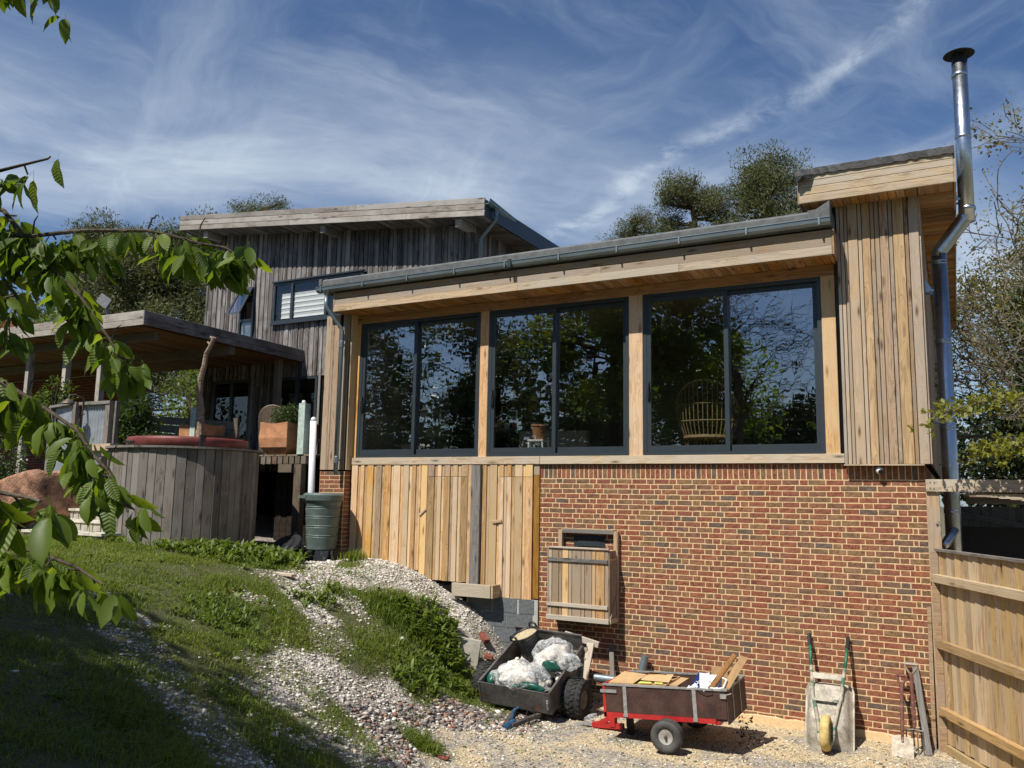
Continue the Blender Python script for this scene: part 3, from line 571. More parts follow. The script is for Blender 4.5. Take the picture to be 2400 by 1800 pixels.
# bricks: a few slightly uneven shapes of each size, shared by all
def brick_shape(L, H, D, seed, name):
    """front face at -Y, origin at the middle of the front of the joint plane"""
    r_ = random.Random(seed); b = MB(); h, k = L/2, H/2
    j = lambda a: r_.uniform(-a, a)
    outer = [(-h, -k), (-h/3, -k), (h/3, -k), (h, -k), (h, k), (h/3, k), (-h/3, k), (-h, k)]
    rear = [(x+j(.0015), D, z+j(.001)) for x, z in outer]
    ring = [(x+j(.0022), -.004, z+j(.0022)) for x, z in outer]
    fr = [(x*(1-.008/L*1.3)+j(.001), -.009+j(.0022), z*(1-.008/H*1.4)+j(.001)) for x, z in outer]
    b.add(rear+ring+fr, [(i, (i+1) % 8, 8+(i+1) % 8, 8+i) for i in range(8)] + [(8+i, 8+(i+1) % 8, 16+(i+1) % 8, 16+i) for i in range(8)] + [(16, 17, 22, 23), (17, 18, 21, 22), (18, 19, 20, 21)])
    return b
BR = {}
for key, (L, H) in dict(S=(.216, .0655), H=(.1035, .0655), C=(.049, .0655), V=(.0655, .213)).items():
    BR[key] = [brick_shape(L, H, .03, hash((L, H, i)) % 9999 + i, key) for i in range(4)]
BR_ME = {k: [b.mesh('brick', M['brick']) for b in v] for k, v in BR.items()}
bricks = []                                                     # (kind, x, z)
def lay_row(x_right, x_left, z, seq):
    x = x_right; i = 0
    while x > x_left + .02:
        k = seq(i); L = dict(S=.216, H=.1035, C=.049)[k]; i += 1
        if x-L < x_left-.02: k = 'H' if x-x_left > .09 else 'C'; L = dict(H=.1035, C=.049)[k]
        if x-L < x_left-.03: break
        bricks.append((k, x-L/2, z)); x -= L+.0096
for n in range(43):
    rr = random.Random(n); z = -.0375-.075*n
    if n % 2 == 0: head = ['H', 'C', 'S', 'S', 'H', 'S', 'S', 'S', 'H', 'S', 'S', 'S', 'H']
    else: head = ['S', 'H', 'S', 'S', 'S', 'H', 'S', 'S', 'S', 'H', 'S', 'S', 'S', 'H']
    tail = (['S', 'S', 'H', 'S', 'H', 'S', 'H'] if rr.random() < .6 else ['S', 'H', 'S', 'S', 'H'])
    sh = rr.randrange(3)
    lay_row(0.0, -5.395, z, lambda i: head[i] if i < len(head) else tail[(i+sh) % len(tail)])
x = -.036
while x > -5.39: bricks.append(('V', x, .113)); x -= .0752
cx_, cy0, cz_ = .334, -11.66, -.286
def shown(b): return {'S': .0141, 'H': .0068, 'C': .0032, 'V': .0141}[b[0]]/((b[1]-cx_)**2+cy0**2+(b[2]-cz_)**2)
bricks.sort(key=shown, reverse=True)
def rnd_brick(b, i):
    rr = random.Random(i*7+1); return rr.randrange(4), rr.uniform(-.0022, .0022), rr.uniform(-.0018, .0018), rr.uniform(-.006, .006)
for i, b in enumerate(bricks[:300]):
    q, dx, dz, a = rnd_brick(b, i); o = bpy.data.objects.new('brick', BR_ME[b[0]][q]); put(o, Matrix.Translation((b[1]+dx, -.001, b[2]+dz)) @ Matrix.Rotation(a, 4, 'Y'), EXT)
mb = MB()
def merge(dst, src, W):
    dst.add([W @ Vector(v) for v in src.v], src.f)
for i, b in enumerate(bricks[300:]):
    q, dx, dz, a = rnd_brick(b, i+999); merge(mb, BR[b[0]][q], Matrix.Translation((b[1]+dx, -.001, b[2]+dz)) @ Matrix.Rotation(a, 4, 'Y'))
# return face round the right-hand corner (X = 0, seen edge on) and the pillar at the left end
RZ90 = Matrix.Rotation(R(90), 4, 'Z')
for n in range(46):
    z = .15-.075*n; y = .11 + (.11 if n % 2 else 0)
    while y < 2.6: merge(mb, BR['S'][n % 4], Matrix.Translation((.001, y, z)) @ RZ90); y += .226
for n in range(24):
    z = .065-.075*n; off = .0 if n % 2 else .113
    for c, L in ([(-9.6, 'S'), (-9.375, 'S'), (-9.21, 'H')] if n % 2 else [(-9.655, 'H'), (-9.49, 'S'), (-9.27, 'S')]):
        merge(mb, BR[L][n % 4], Matrix.Translation((c, -.201, z)))
    for c, L in ([(-.145, 'H'), (-.04, 'H')] if n % 2 else [(-.09, 'S')]): merge(mb, BR[L][n % 4], Matrix.Translation((-9.158, c, z)) @ RZ90)
mb.build('brickwork', M['brick'], EXT, kind='stuff')
m_ = MB().box(-5.4, -.0035, -.0065, .25, -3.4, .21).box(-.25, -.003, .25, 6, -3.4, .21); m_.build('mortar', M['mortar'], EXT, kind='stuff'); MB().box(-9.71, -9.1545, -.2065, .25, -1.75, .10).build('pillar_mortar', M['mortar'], EXT)

rr = random.Random(2); tp = [(-5.42+.13*k, -.045+rr.uniform(-.012, .012), -3.125+rr.uniform(-.018, .018)) for k in range(42)]
MB().add(tp+[(p[0], .05, p[2]+.02) for p in tp]+[(p[0], p[1]-.012, -3.4) for p in tp], [(i, i+1, 43+i, 42+i) for i in range(41)]+[(84+i, 85+i, i+1, i) for i in range(41)]).build('footing', M['mortar'], EXT)
# timber posts, sill, head
for a, b in ((-9.17, -5.4), (-5.392, -.935)): board('sill', (a, -.012, .285), (b, -.012, .285), .10, .12, (0, 0, 1), M['larch_pale'], EXT)
for a, b in ((-9.165, -9.075), (-6.545, -6.39), (-3.93, -3.715), (-1.165, -.985)):
    board('post', ((a+b)/2, .02, .347), ((a+b)/2, .02, 2.775), b-a, .08, NY, M['larch'], EXT)
board('head_beam', (-9.17, .02, 2.852), (-.985, .02, 2.852), .15, .075, NY, M['soffit'], EXT)
# soffit boards run out from the wall, then fascia boards, gutter and felt
x = -9.29
while x < -.98:
    wd = random.choice((.095, .12, .14, .10)); wd = min(wd, -.95-x)
    board('soffit_board', (x+wd/2, .02, 2.94), (x+wd/2, -.485, 2.94), wd-.006, .02, (0, 0, -1), M['soffit'], EXT); x += wd
for a, b in ((-9.31, -5.6), (-5.596, -3.0), (-2.996, -.945)): board('fascia_board', (a, -.50, 2.985), (b, -.50, 2.985), .12, .03, NY, M['larch_pale'], EXT)
for z_, a, b in ((3.105, -9.31, -4.2), (3.105, -4.195, -.945), (3.22, -9.31, -6.3), (3.22, -6.295, -.945)): board('fascia_board', (a, -.478, z_), (b, -.478, z_), .108, .025, NY, M['larch_tower'], EXT)
for k, z_ in enumerate((2.985, 3.105, 3.22)): board('fascia_board', (-9.325, -.50, z_), (-9.325, .6, z_), .112, .025, (-1, 0, 0), M['larch_tower'], EXT)
board('fascia_board', (-.93, -.50, 3.10), (-.93, -.105, 3.10), .34, .025, (-1, 0, 0), M['larch_tower'], EXT)
def gutter(name, p0, p1, out, parent, w=.115, h=.095):
    """a box gutter with a rolled lip; out = horizontal direction away from the roof"""
    p0, p1, o = Vector(p0), Vector(p1), Vector(out); u = Vector((0, 0, 1)); d = p1-p0
    prof = [(0, h), (0, 0), (w*.55, 0), (w*.92, h*.32), (w, h*.9), (w*1.06, h*.9), (w*1.06, h), (w*.93, h), (w*.86, h*.36), (w*.5, .012), (.008, .012), (.008, h)]
    return MB().prism([p0 + o*a + u*b for a, b in prof], d).build(name, M['galv'], parent)
g = gutter('gutter', (-9.66, -.505, 3.29), (-.94, -.505, 3.315), NY, EXT)
x = -9.55
while x < -1:
    zb = 3.29 + (x+9.66)/8.72*.025
    MB().box(x, x+.022, -.631, -.50, zb-.006, zb+.10).build('gutter_bracket', M['galv'], g); x += .94
MB().box(-5.72, -5.66, -.640, -.50, 3.285, 3.415).build('gutter_union', M['frame'], g)
rf = MB().prism([(-9.60, -.585, 3.405), (-9.60, -.585, 3.49), (-9.60, -.55, 3.525), (-9.60, 5.2, 3.60), (-9.60, 5.2, 3.30), (-9.60, -.48, 3.30)], (8.66, 0, 0)).build('roof', M['felt'], EXT)
MB().prism([(-9.605, -.60, 3.41), (-9.605, -.60, 3.53), (-9.605, -.45, 3.55), (-9.605, -.45, 3.41)], (.06, 0, 0)).build('roof_end_cap', M['felt'], rf)
MB().prism([(-1.22, -.60, 3.42), (-1.22, -.60, 3.53), (-1.22, -.50, 3.56), (-1.22, -.4, 3.56), (-1.22, -.4, 3.42)], (.10, 0, 0)).add([(-1.12, -.60, 3.42), (-1.12, -.60, 3.53), (-.945, -.60, 3.63), (-.945, -.60, 3.42), (-1.12, -.4, 3.42), (-1.12, -.4, 3.56), (-.945, -.4, 3.64), (-.945, -.4, 3.42)], [(0, 1, 2, 3), (7, 6, 5, 4), (1, 5, 6, 2), (0, 4, 5, 1), (3, 2, 6, 7), (0, 3, 7, 4)]).build('roof_upstand', M['felt'], rf)
MB().lathe([(.035, -.16), (.036, -.05), (.075, .02), (.08, .03)], 14, (-9.45, -.56, 3.28)).build('hopper', M['galv'], g)
dp = MB().tube([(-9.45, -.56, 3.20), (-9.45, -.56, 3.06), (-9.44, -.548, 3.01), (-9.26, -.345, 2.66), (-9.245, -.33, 2.60), (-9.245, -.33, .03)], .036, 14).build('downpipe', M['galv'], EXT, smooth=True)
for z in (2.36, .30): MB().lathe([(.039, -.06), (.042, -.055), (.042, .055), (.039, .06)], 14, (-9.245, -.33, z)).box(-9.262, -9.228, -.372, -.22, z-.012, z+.012).build('pipe_socket', M['galv'], dp)
# left corner pier
for a, b in ((-9.70, -9.575), (-9.57, -9.515), (-9.51, -9.39)): board('pier_board', ((a+b)/2, -.215, .13), ((a+b)/2, -.215, 2.93), b-a, .03, NY, M['larch_tower'], EXT)
board('pier_board', (-9.27, -.215, .13), (-9.27, -.215, 2.93), .075, .03, NY, M['larch_tower'], EXT)
board('pier_board', (-9.205, -.19, .13), (-9.205, -.19, 2.93), .05, .03, NY, M['larch_tower'], EXT)
for a, b in ((-.175, -.095), (-.09, .0)): board('pier_board', (-9.165, (a+b)/2, .13), (-9.165, (a+b)/2, 2.93), b-a, .03, (1, 0, 0), M['larch'], EXT)
MB().box(-9.70, -9.18, -.197, .2, .10, 2.94).build('pier_core', M['void'], EXT)

# sliding windows
def sliding_window(x0, x1, z0, z1, mid, label):
    wd = bpy.data.objects.new('sliding_window', None); put(wd, Matrix.Translation(((x0+x1)/2, .06, z0)), EXT); tag(wd, label)
    y0, y1 = -.004, .12; f = .055
    MB().box(x0, x0+f, y0, y1, z0, z1).box(x1-f, x1, y0, y1, z0, z1).box(x0+f, x1-f, y0, y1, z1-f, z1).box(x0+f, x1-f, y0, y1, z0, z0+.045).build('window_frame', M['frame'], wd)
    s = .062
    for (a, b, yy, nm) in ((x0+f, mid+.03, .004, 'sash'), (mid-.032, x1-f, .058, 'sash')):
        za, zb = z0+.047, z1-f-.003
        MB().box(a, a+s, yy, yy+.045, za, zb).box(b-s, b, yy, yy+.045, za, zb).box(a+s, b-s, yy, yy+.045, zb-s, zb).box(a+s, b-s, yy, yy+.045, za, za+.09).build(nm, M['frame'], wd)
        MB().box(a+s-.005, b-s+.005, yy+.018, yy+.026, za+.085, zb-s+.005).build('pane', M['glass'], wd, origin=((a+b)/2, yy, (za+zb)/2))
    hx = x0+f+.03; hz = z0+.95
    MB().tube([(hx, .004, hz-.13), (hx, -.03, hz-.12), (hx+.006, -.045, hz-.05), (hx+.006, -.045, hz+.05), (hx, -.03, hz+.12), (hx, .004, hz+.13)], .011, 8).box(hx-.016, hx+.016, -.004, .004, hz-.15, hz+.15).build('handle', M['black'], wd)
sliding_window(-9.073, -6.547, .352, 2.775, -7.87, 'left sliding window, house plant behind the glass')
sliding_window(-6.388, -3.933, .352, 2.775, -5.19, 'middle sliding window, stool and flower pot behind the glass')
sliding_window(-3.712, -1.168, .352, 2.775, -2.47, 'right sliding window mirroring the sky, cane chair behind the glass')

# cellar boarding below the left window
def doorboards(x0, x1, zb, cut=None, parent=EXT, zt=.218, ws=None, y=-.03):
    x = x0; i = random.randrange(2)
    while x < x1-.02:
        wd = random.choice((.05, .06, .055)) if i % 2 else random.choice((.10, .12, .14, .085)); i += 1
        if x1-(x+wd) < .03: wd = x1-x
        b = zb + random.uniform(-.004, .004); c = x+wd/2; yy = y + (-.012 if i % 2 else 0)
        wm = M[random.choice(('larch', 'larch', 'larch', 'larch_warm'))]
        if cut is not None:
            board('board', (c, yy, cut+.006), (c, yy, zt), wd-.007, .02, NY, wm, parent)
            board('board', (c, yy, b), (c, yy, cut), wd-.007, .02, NY, wm, parent)
        else: board('board', (c, yy, b), (c, yy, zt), wd-.007, .02, NY, wm, parent)
        x += wd
def subpart(name, loc, label=None):
    o = bpy.data.objects.new(name, None); put(o, Matrix.Translation(loc), EXT); return tag(o, label)
doorboards(-9.12, -8.06, -1.45); doorboards(-8.06, -7.63, -1.53); doorboards(-7.63, -7.50, -1.6)
d1 = subpart('cellar_door', (-7.1, -.03, -1.68), 'cellar door left of the grey post with its wooden catch tilted'); doorboards(-7.50, -6.70, -1.67, .02, d1); 
doorboards(-6.70, -6.615, -1.74); doorboards(-6.435, -6.12, -1.72)
d2 = subpart('cellar_door', (-5.8, -.03, -1.85), 'cellar door right of the grey post with its wooden catch level'); doorboards(-6.12, -5.515, -1.86, .02, d2)
board('board', (-5.455, -.02, -1.84), (-5.455, -.02, .05), .10, .03, NY, M['soffit'], EXT)
board('jamb', (-5.455, -.02, .055), (-5.455, -.02, .218), .10, .03, NY, M['larch_tower'], EXT)
board('catch', (-7.63, -.062, -.62), (-7.515, -.062, -.52), .04, .022, NY, M['larch'], d1)
board('catch', (-6.22, -.062, -.70), (-6.05, -.062, -.675), .05, .022, NY, M['larch'], d2)
board('grey_post', (-6.525, -.075, -1.78), (-6.525, -.075, .205), .17, .07, NY, M['greyfence'], EXT)
MB().box(-9.12, -5.41, .0, .25, -2.2, .215).build('cellar_lining', M['void'], EXT)
# concrete blocks under the right-hand cellar door
for r_, (z, offs) in enumerate(((-1.972, (-6.43, -5.98, -5.60)), (-2.197, (-6.60, -6.17, -5.72)), (-2.422, (-6.4, -5.95, -5.57)), (-2.647, (-6.2, -5.75)), (-2.872, (-6.0, -5.6)), (-3.097, (-5.9, -5.6)))):
    for c in offs:
        L = .44
        if c > -5.62: L = .27
        elif c > -5.78: L = .46
        if c == -6.60: L = .40
        x1 = min(c+L/2, -5.42)
        b = MB().box(c-L/2+.005, x1-.005, -.05, .12, z-.107, z+.107); b.build('concrete_block', M['block'], EXT)
MB().box(-6.68, -5.405, -.042, .12, -3.3, -1.862).build('block_mortar', M['mortar_grey'], EXT)
# small window inside the hatch
hw = subpart('hatch_window', (-4.565, -.01, -1.35), 'small dark top-hung window behind the timber hatch')
MB().box(-4.82, -4.75, -.016, .05, -1.42, -.845).box(-4.38, -4.315, -.016, .05, -1.42, -.845).box(-4.75, -4.38, -.016, .05, -.92, -.845).box(-4.75, -4.38, -.022, .05, -1.01, -.935).box(-4.77, -4.36, -.035, -.012, -.905, -.885).build('window_frame', M['frame'], hw)
MB().box(-4.75, -4.38, -.009, -.005, -1.42, -1.005).build('pane', M['glass_dark'], hw); MB().box(-4.75, -4.38, -.004, .0, -1.42, -1.0).build('dark_back', M['void'], hw)

# the tower: vertical larch boards
tw = [.045, .05, .045, .125, .05, .10, .052, .06, .105, .05, .135, .05, .12]; k_ = 1.005/sum(tw); x = -.93
for i, wd in enumerate(tw):
    wd *= k_; yy = -.112 + (.010 if wd < .065 else 0)
    board('tower_board', (x+wd/2, yy, .205), (x+wd/2, yy, 3.70), wd-.008, .022, NY, M[random.choice(('larch_tower', 'larch_tower', 'larch_warm', 'larch_grey'))], EXT); x += wd
MB().box(-.925, .07, -.098, 9.0, .20, 3.71).build('tower_core', M['void'], EXT)
MB().box(-.935, .005, -.150, -.05, .185, .200).build('drip_board', M['larch_pale'], EXT)
y = -.095
for i in range(26):
    board('tower_board', (.082, y+.05, .205), (.082, y+.05, 3.70), .094, .022, (1, 0, 0), M['larch_tower'], EXT); y += .102
MB().box(.072, .085, y, 9.0, .205, 3.70).build('side_cladding', M['larch_tower'], EXT)
# tower roof
for i, (a, b) in enumerate(((3.69, 3.80), (3.804, 3.905), (3.909, 3.995), (3.999, 4.07))):
    board('fascia_board', (-1.34, -.44, (a+b)/2), (.50, -.44, (a+b)/2), b-a, .028, NY, M['larch_pale'], EXT)
board('fascia_board', (.512, -.44, 3.88), (.512, 9.6, 3.88), .38, .025, (1, 0, 0), M['larch_tower'], EXT)
board('fascia_board', (-1.352, -.44, 3.88), (-1.352, 9.6, 3.88), .38, .025, (-1, 0, 0), M['larch_tower'], EXT)
x = -1.325
while x < .06:
    wd = random.choice((.06, .12, .10, .13)); wd = min(wd, .075-x); board('soffit_board', (x+wd/2, -.425, 3.70), (x+wd/2, -.12, 3.70), wd-.006, .02, (0, 0, -1), M['soffit'], EXT); x += wd
y = -.12
while y < 9.5:
    board('soffit_board', (.095, y+.07, 3.70), (.495, y+.07, 3.70), .132, .02, (0, 0, -1), M['soffit'], EXT); y += .14
board('soffit_board', (.29, -.425, 3.70), (.29, -.125, 3.70), .40, .02, (0, 0, -1), M['soffit'], EXT)
tr = MB().box(-1.34, .50, -.425, 9.6, 3.712, 4.09).build('tower_roof', M['felt'], EXT)
# torn felt over the top edge, with its loose corner
rr = random.Random(4); n = 34; top = []; bot = []
for i in range(n+1):
    x = -1.375 + 1.90*i/n; top.append((x, -.475, 4.155+rr.uniform(-.006, .006))); bot.append((x, -.478+rr.uniform(-.006, .006), 4.062+rr.uniform(-.012, .008)))
b = MB()
back = [(p[0], 2.0, 4.16) for p in top]
b.add(top+bot+back, [(i, n+1+i, n+2+i, i+1) for i in range(n)] + [(2*n+2+i, i, i+1, 2*n+3+i) for i in range(n)]); b.add([bot[0], top[0], (top[0][0], 2, 4.16), (bot[0][0], 2, 4.06)], [(0, 1, 2, 3)]); b.add([bot[n], top[n], (top[n][0], 2, 4.16), (bot[n][0], 2, 4.06)], [(3, 2, 1, 0)])
b.build('felt_edge', M['lead'], tr)
b = MB(); q = [(-1.37, -.48, 4.08), (-1.15, -.485, 4.07), (-1.17, -.50, 4.02), (-1.22, -.55, 3.99), (-1.30, -.53, 3.965), (-1.35, -.56, 3.95), (-1.375, -.50, 3.97), (-1.26, -.57, 4.04)]
b.add(q, [(0, 7, 1), (1, 7, 2), (2, 7, 3), (3, 7, 4), (4, 7, 5), (5, 7, 6), (6, 7, 0)]); b.build('loose_felt_flap', M['lead'], tr)
# stainless flue
FX, FY = .275, .80
fl = MB().tube([(FX-.0, FY, -3.2), (FX+.01, FY, 3.12)], .098, 24).tube([(FX+.0, FY, 3.08), (FX+.015, FY, 3.16), (.60, FY, 3.56), (.655, FY, 3.62)], .098, 24).tube([(.648, FY, 3.54), (.668, FY, 5.83)], .098, 24).build('flue', M['steel'], EXT, smooth=True)
for z in (-.38, .72, 1.9, 3.0): MB().lathe([(.098, -.03), (.104, -.026), (.104, -.014), (.099, -.01), (.099, .01), (.104, .014), (.104, .026), (.098, .03)], 24, (FX+.003, FY, z)).build('joint_band', M['steel'], fl, smooth=True)
for z in (3.72, 4.75, 5.66): MB().lathe([(.098, -.025), (.104, -.02), (.104, .02), (.098, .025)], 24, (.66, FY, z)).build('joint_band', M['steel'], fl, smooth=True)
for z, x0, x1 in ((2.62, .09, .20), (.82, .09, .20), (3.86, .50, .58)):
    MB().box(x0, x1, FY-.10, FY-.09, z-.03, z+.0).box(x0, x1, FY+.09, FY+.10, z-.03, z).prism([(x0, FY-.1, z), (x0, FY-.1, z+.13), (x0+.02, FY-.1, z+.13), (x1-.02, FY-.1, z)], (0, .006, 0)).box(x0, x0+.006, FY-.1, FY+.1, z-.03, z+.13).build('wall_bracket', M['steel'], fl)
MB().tube([(FX+.02, FY-.05, -.62), (FX-.09, FY-.2, -.80), (FX-.14, FY-.25, -.83)], .06, 14).build('flue_tee', M['steel'], fl, smooth=True)
cp = MB().lathe([(.19, 0), (.20, .006), (.13, .045), (.03, .07), (.0, .072)], 28, (.668, FY, 5.96), cap=False).lathe([(.19, 0), (.0, .012)], 28, (.668, FY, 5.96), cap=False)
for a in (20, 140, 260): cp.tube([(.668+.09*math.cos(R(a)), FY+.09*math.sin(R(a)), 5.80), (.668+.12*math.cos(R(a)), FY+.12*math.sin(R(a)), 5.97)], .006, 6)
cp.lathe([(.10, -.02), (.085, .1), (.08, .1)], 20, (.668, FY, 5.84), cap=False).build('rain_cap', M['black'], fl)

# room behind the glass
MB().box(-9.1, -.95, .13, 5.0, .12, .25).build('room_floor', M['floor_in'], EXT)
MB().box(-9.1, -.95, .08, 5.0, 2.93, 3.0).box(-9.1, -.95, 5.0, 5.1, .2, 3.0).box(-9.15, -9.08, .15, 5, .2, 3).box(-.99, -.94, .13, 5, .2, 3).build('room_wall', M['plaster'], EXT)
for i in range(14): board('lining_board', (-8.95+.15*i, 4.98, .25), (-8.95+.15*i, 4.98, 2.9), .142, .02, NY, M['greyfence'], EXT)
# ------------------------------------------------------------------ the older grey-boarded house
HOUSE = thing('boarded_house', 'two-storey house clad in silvered vertical boards under a sloping flat roof', 'house', (-12.5, 3, .35))
def ztop(x): return 6.42 - (x+16.65)*(6.42-5.57)/8.1
ops = [(-14.22, -11.45, 3.80, 4.80), (-15.36, -14.87, 3.46, 4.80), (-16.15, -14.85, .35, 2.47), (-14.03, -12.72, .35, 2.45)]
MB().prism([(-16.65, 3.03, 2.47), (-8.6, 3.03, 2.47), (-8.6, 3.03, ztop(-8.6)), (-16.65, 3.03, ztop(-16.65))], (0, .2, 0)).box(-16.65, -16.15, 3.03, 3.23, -1.5, 2.47).box(-14.85, -14.03, 3.03, 3.23, -1.5, 2.47).box(-12.72, -8.6, 3.03, 3.23, -1.5, 2.47).box(-16.65, -12.7, 3.03, 3.23, -1.5, .35).build('wall', M['void'], HOUSE)
MB().box(-16.66, -16.5, 3.23, 9, -1, 6.2).box(-8.75, -8.6, 3.23, 9, -1, 5.5).box(-16.6, -8.6, 8.9, 9, -1, 6.2).build('side_wall', M['void'], HOUSE)
MB().box(-16.4, -12.5, 6.0, 6.1, .3, 2.6).box(-16.4, -12.5, 3.3, 6.0, .2, .34).box(-16.4, -12.5, 3.25, 6.0, 2.5, 2.6).build('room', M['plaster'], HOUSE)
x = -16.65; i = 0; nb_ = 0
while x < -8.6:
    wd = random.choice((.05, .055, .06)) if i % 2 else random.choice((.10, .085, .115, .075)); i += 1
    c = x+wd/2; yy = 3.005 - (.014 if i % 2 else 0)
    zb = .2 if x < -9.2 else 3.3
    if x > -12.7: zb = 2.44 if x < -9.9 else 3.4
    segs = [(zb, ztop(c)+.02)]
    for a, b, z0, z1 in ops:
        if a-.02 < c < b+.02:
            segs = [s for q in segs for s in ([(q[0], min(z0, q[1]))] if q[0] < z0 else []) + ([(max(z1, q[0]), q[1])] if q[1] > z1 else [])]
    for s in segs:
        if s[1]-s[0] > .05:
            if s[1]-s[0] > 3.2:                                  # long runs are made of two lengths
                zj = random.uniform(s[0]+1.2, s[1]-1.2)
                board('cladding_board', (c, yy, s[0]), (c, yy, zj-.002), wd-.008, .022, NY, M['grey_board'], HOUSE, jit=.004); board('cladding_board', (c, yy, zj+.002), (c, yy, s[1]), wd-.008, .022, NY, M['grey_board'], HOUSE, jit=.004); nb_ += 2
            else: board('cladding_board', (c, yy, s[0]), (c, yy, s[1]), wd-.008, .022, NY, M['grey_board'], HOUSE, jit=.004); nb_ += 1
    x += wd
y = 3.0
while y < 7.5: board('cladding_board', (-8.585, y+.05, 3.4), (-8.585, y+.05, 5.54), .095, .022, (1, 0, 0), M['grey_board'], HOUSE, jit=.004); y += .102
board('flashing_board', (-10.4, 2.955, 4.655), (-8.55, 2.955, 4.69), .035, .07, NY, M['grey_fascia'], HOUSE); board('flashing_board', (-8.53, 2.95, 4.69), (-8.53, 5.5, 4.69), .035, .07, (1, 0, 0), M['grey_fascia'], HOUSE)
# roof, fascia, soffit
def zr(x): return 6.40 - (x+17.1)*(6.40-5.42)/9.16
rf = MB().prism([(-17.08, 2.42, zr(-17.08)+.02), (-7.98, 2.42, zr(-7.98)+.02), (-7.98, 2.42, zr(-7.98)+.37), (-17.08, 2.42, zr(-17.08)+.39)], (0, 7.0, 0)); rf.build('roof', M['felt'], HOUSE)
for k in range(3):
    z0, z1 = .005+.132*k, .132*(k+1)
    js = [-17.1, -13.3+k*.9, -9.9-k*.7, -7.94]
    for a, b in zip(js[:-1], js[1:]): board('fascia_board', (a, 2.40, zr(a)+(z0+z1)/2), (b-.004, 2.40, zr(b)+(z0+z1)/2), z1-z0-.004, .03, NY, M['grey_fascia'], HOUSE)
board('fascia_board', (-17.11, 2.40, zr(-17.1)+.2), (-17.11, 9.4, zr(-17.1)+.2), .39, .025, (-1, 0, 0), M['grey_fascia'], HOUSE)
x = -17.08
while x < -8.0: board('soffit_board', (x+.07, 3.0, zr(x+.07)+.015), (x+.07, 2.42, zr(x+.07)+.015), .13, .02, (0, 0, -1), M['grey_board'], HOUSE); x += .138
y = 3.0
while y < 8.5: board('soffit_board', (-8.57, y+.07, zr(-8.57)), (-8.0, y+.07, zr(-8.0)), .13, .02, (0, 0, -1), M['deck'], HOUSE); y += .14
for x in (-16.25, -12.36, -8.64): board('rafter_end', (x, 3.1, ztop(x)-.13), (x, 2.5, ztop(x)-.155), .15, .19, (0, 0, 1), M['grey_fascia'], HOUSE)
g2 = gutter('gutter', (-7.96, 2.42, 5.68), (-7.96-.42, 7.2, 5.66), (1, 0, 0), HOUSE, .13, .11)
MB().box(-7.985, -7.955, 2.42, 7.2, 5.44, 5.80).build('eaves_board', M['frame'], HOUSE)
MB().lathe([(.04, -.18), (.042, -.06), (.08, .0)], 12, (-7.88, 2.78, 5.69)).build('hopper', M['galv'], g2)
MB().tube([(-7.88, 2.78, 5.56), (-7.90, 2.80, 5.46), (-8.33, 2.98, 5.20), (-8.36, 2.98, 5.12), (-8.36, 2.98, 4.4)], .04, 12).build('downpipe', M['galv'], HOUSE, smooth=True)
# windows of the upper floor
def hsub(name, loc, label=None):
    o = bpy.data.objects.new(name, None); put(o, Matrix.Translation(loc), HOUSE); return tag(o, label)
wn = hsub('window', (-12.8, 2.95, 3.8), 'wide upper window with a white pleated blind')
f = MB(); fy0, fy1 = 2.93, 3.02; a, b, z0, z1 = -14.22, -11.45, 3.80, 4.80
f.box(a, a+.06, fy0, fy1, z0, z1).box(b-.06, b, fy0, fy1, z0, z1).box(a+.06, b-.06, fy0, fy1, z1-.06, z1).box(a+.06, b-.06, fy0, fy1, z0, z0+.06)
for m in (-13.62, -12.55): f.box(m-.035, m+.035, fy0, fy1, z0+.06, z1-.06)
f.box(a-.03, b+.03, 2.89, 2.95, z0-.05, z0).box(a-.03, b+.03, 2.89, 2.95, z1+.005, z1+.04).build('window_frame', M['frame'], wn)
for p, q in ((a+.06, -13.655), (-13.585, -12.585), (-12.515, b-.06)): MB().box(p, q, 2.955, 2.962, z0+.06, z1-.06).build('pane', M['glass_dark'], wn)
bl = MB()
for p, q in ((-13.98, -13.66), (-13.58, -12.6)):
    for k in range(5): zt = 4.52-k*.125; bl.add([(p, 2.985, zt), (q, 2.985, zt), (q, 2.995, zt-.06), (p, 2.995, zt-.06), (q, 2.978, zt-.12), (p, 2.978, zt-.12)], [(0, 3, 2, 1), (3, 5, 4, 2)])
bl.build('pleated_blind', M['blind'], wn)
tn = hsub('window', (-15.1, 2.95, 3.46), 'narrow upper window with its top sash pushed open')
a, b, z0, z1 = -15.36, -14.87, 3.46, 4.80
MB().box(a, a+.05, fy0, fy1, z0, z1).box(b-.05, b, fy0, fy1, z0, z1).box(a+.05, b-.05, fy0, fy1, z1-.05, z1).box(a+.05, b-.05, fy0, fy1, z0, z0+.05).box(a+.05, b-.05, fy0, fy1, 3.93, 3.99).build('window_frame', M['frame'], tn)
MB().box(a+.05, b-.05, 2.96, 2.966, z0+.05, 3.93).build('pane', M['glass_dark'], tn); MB().box(a+.05, b-.05, 2.985, 2.995, z0+.05, 3.93).build('obscured_backing', M['corrugated'], tn)
n_ = Vector((0, -.90, -.36)); 
def tilt(x, s, o): return (x, 2.92 - s*.42 - o*.86, 4.78 - s*.80 + o*-.42)
sh = MB()
def tbox(x0, x1, s0, s1, o0, o1): sh.add([tilt(x, s, o) for x, s, o in ((x0, s0, o0), (x1, s0, o0), (x1, s1, o0), (x0, s1, o0), (x0, s0, o1), (x1, s0, o1), (x1, s1, o1), (x0, s1, o1))], [(0, 3, 2, 1), (4, 5, 6, 7), (0, 1, 5, 4), (1, 2, 6, 5), (2, 3, 7, 6), (3, 0, 4, 7)])
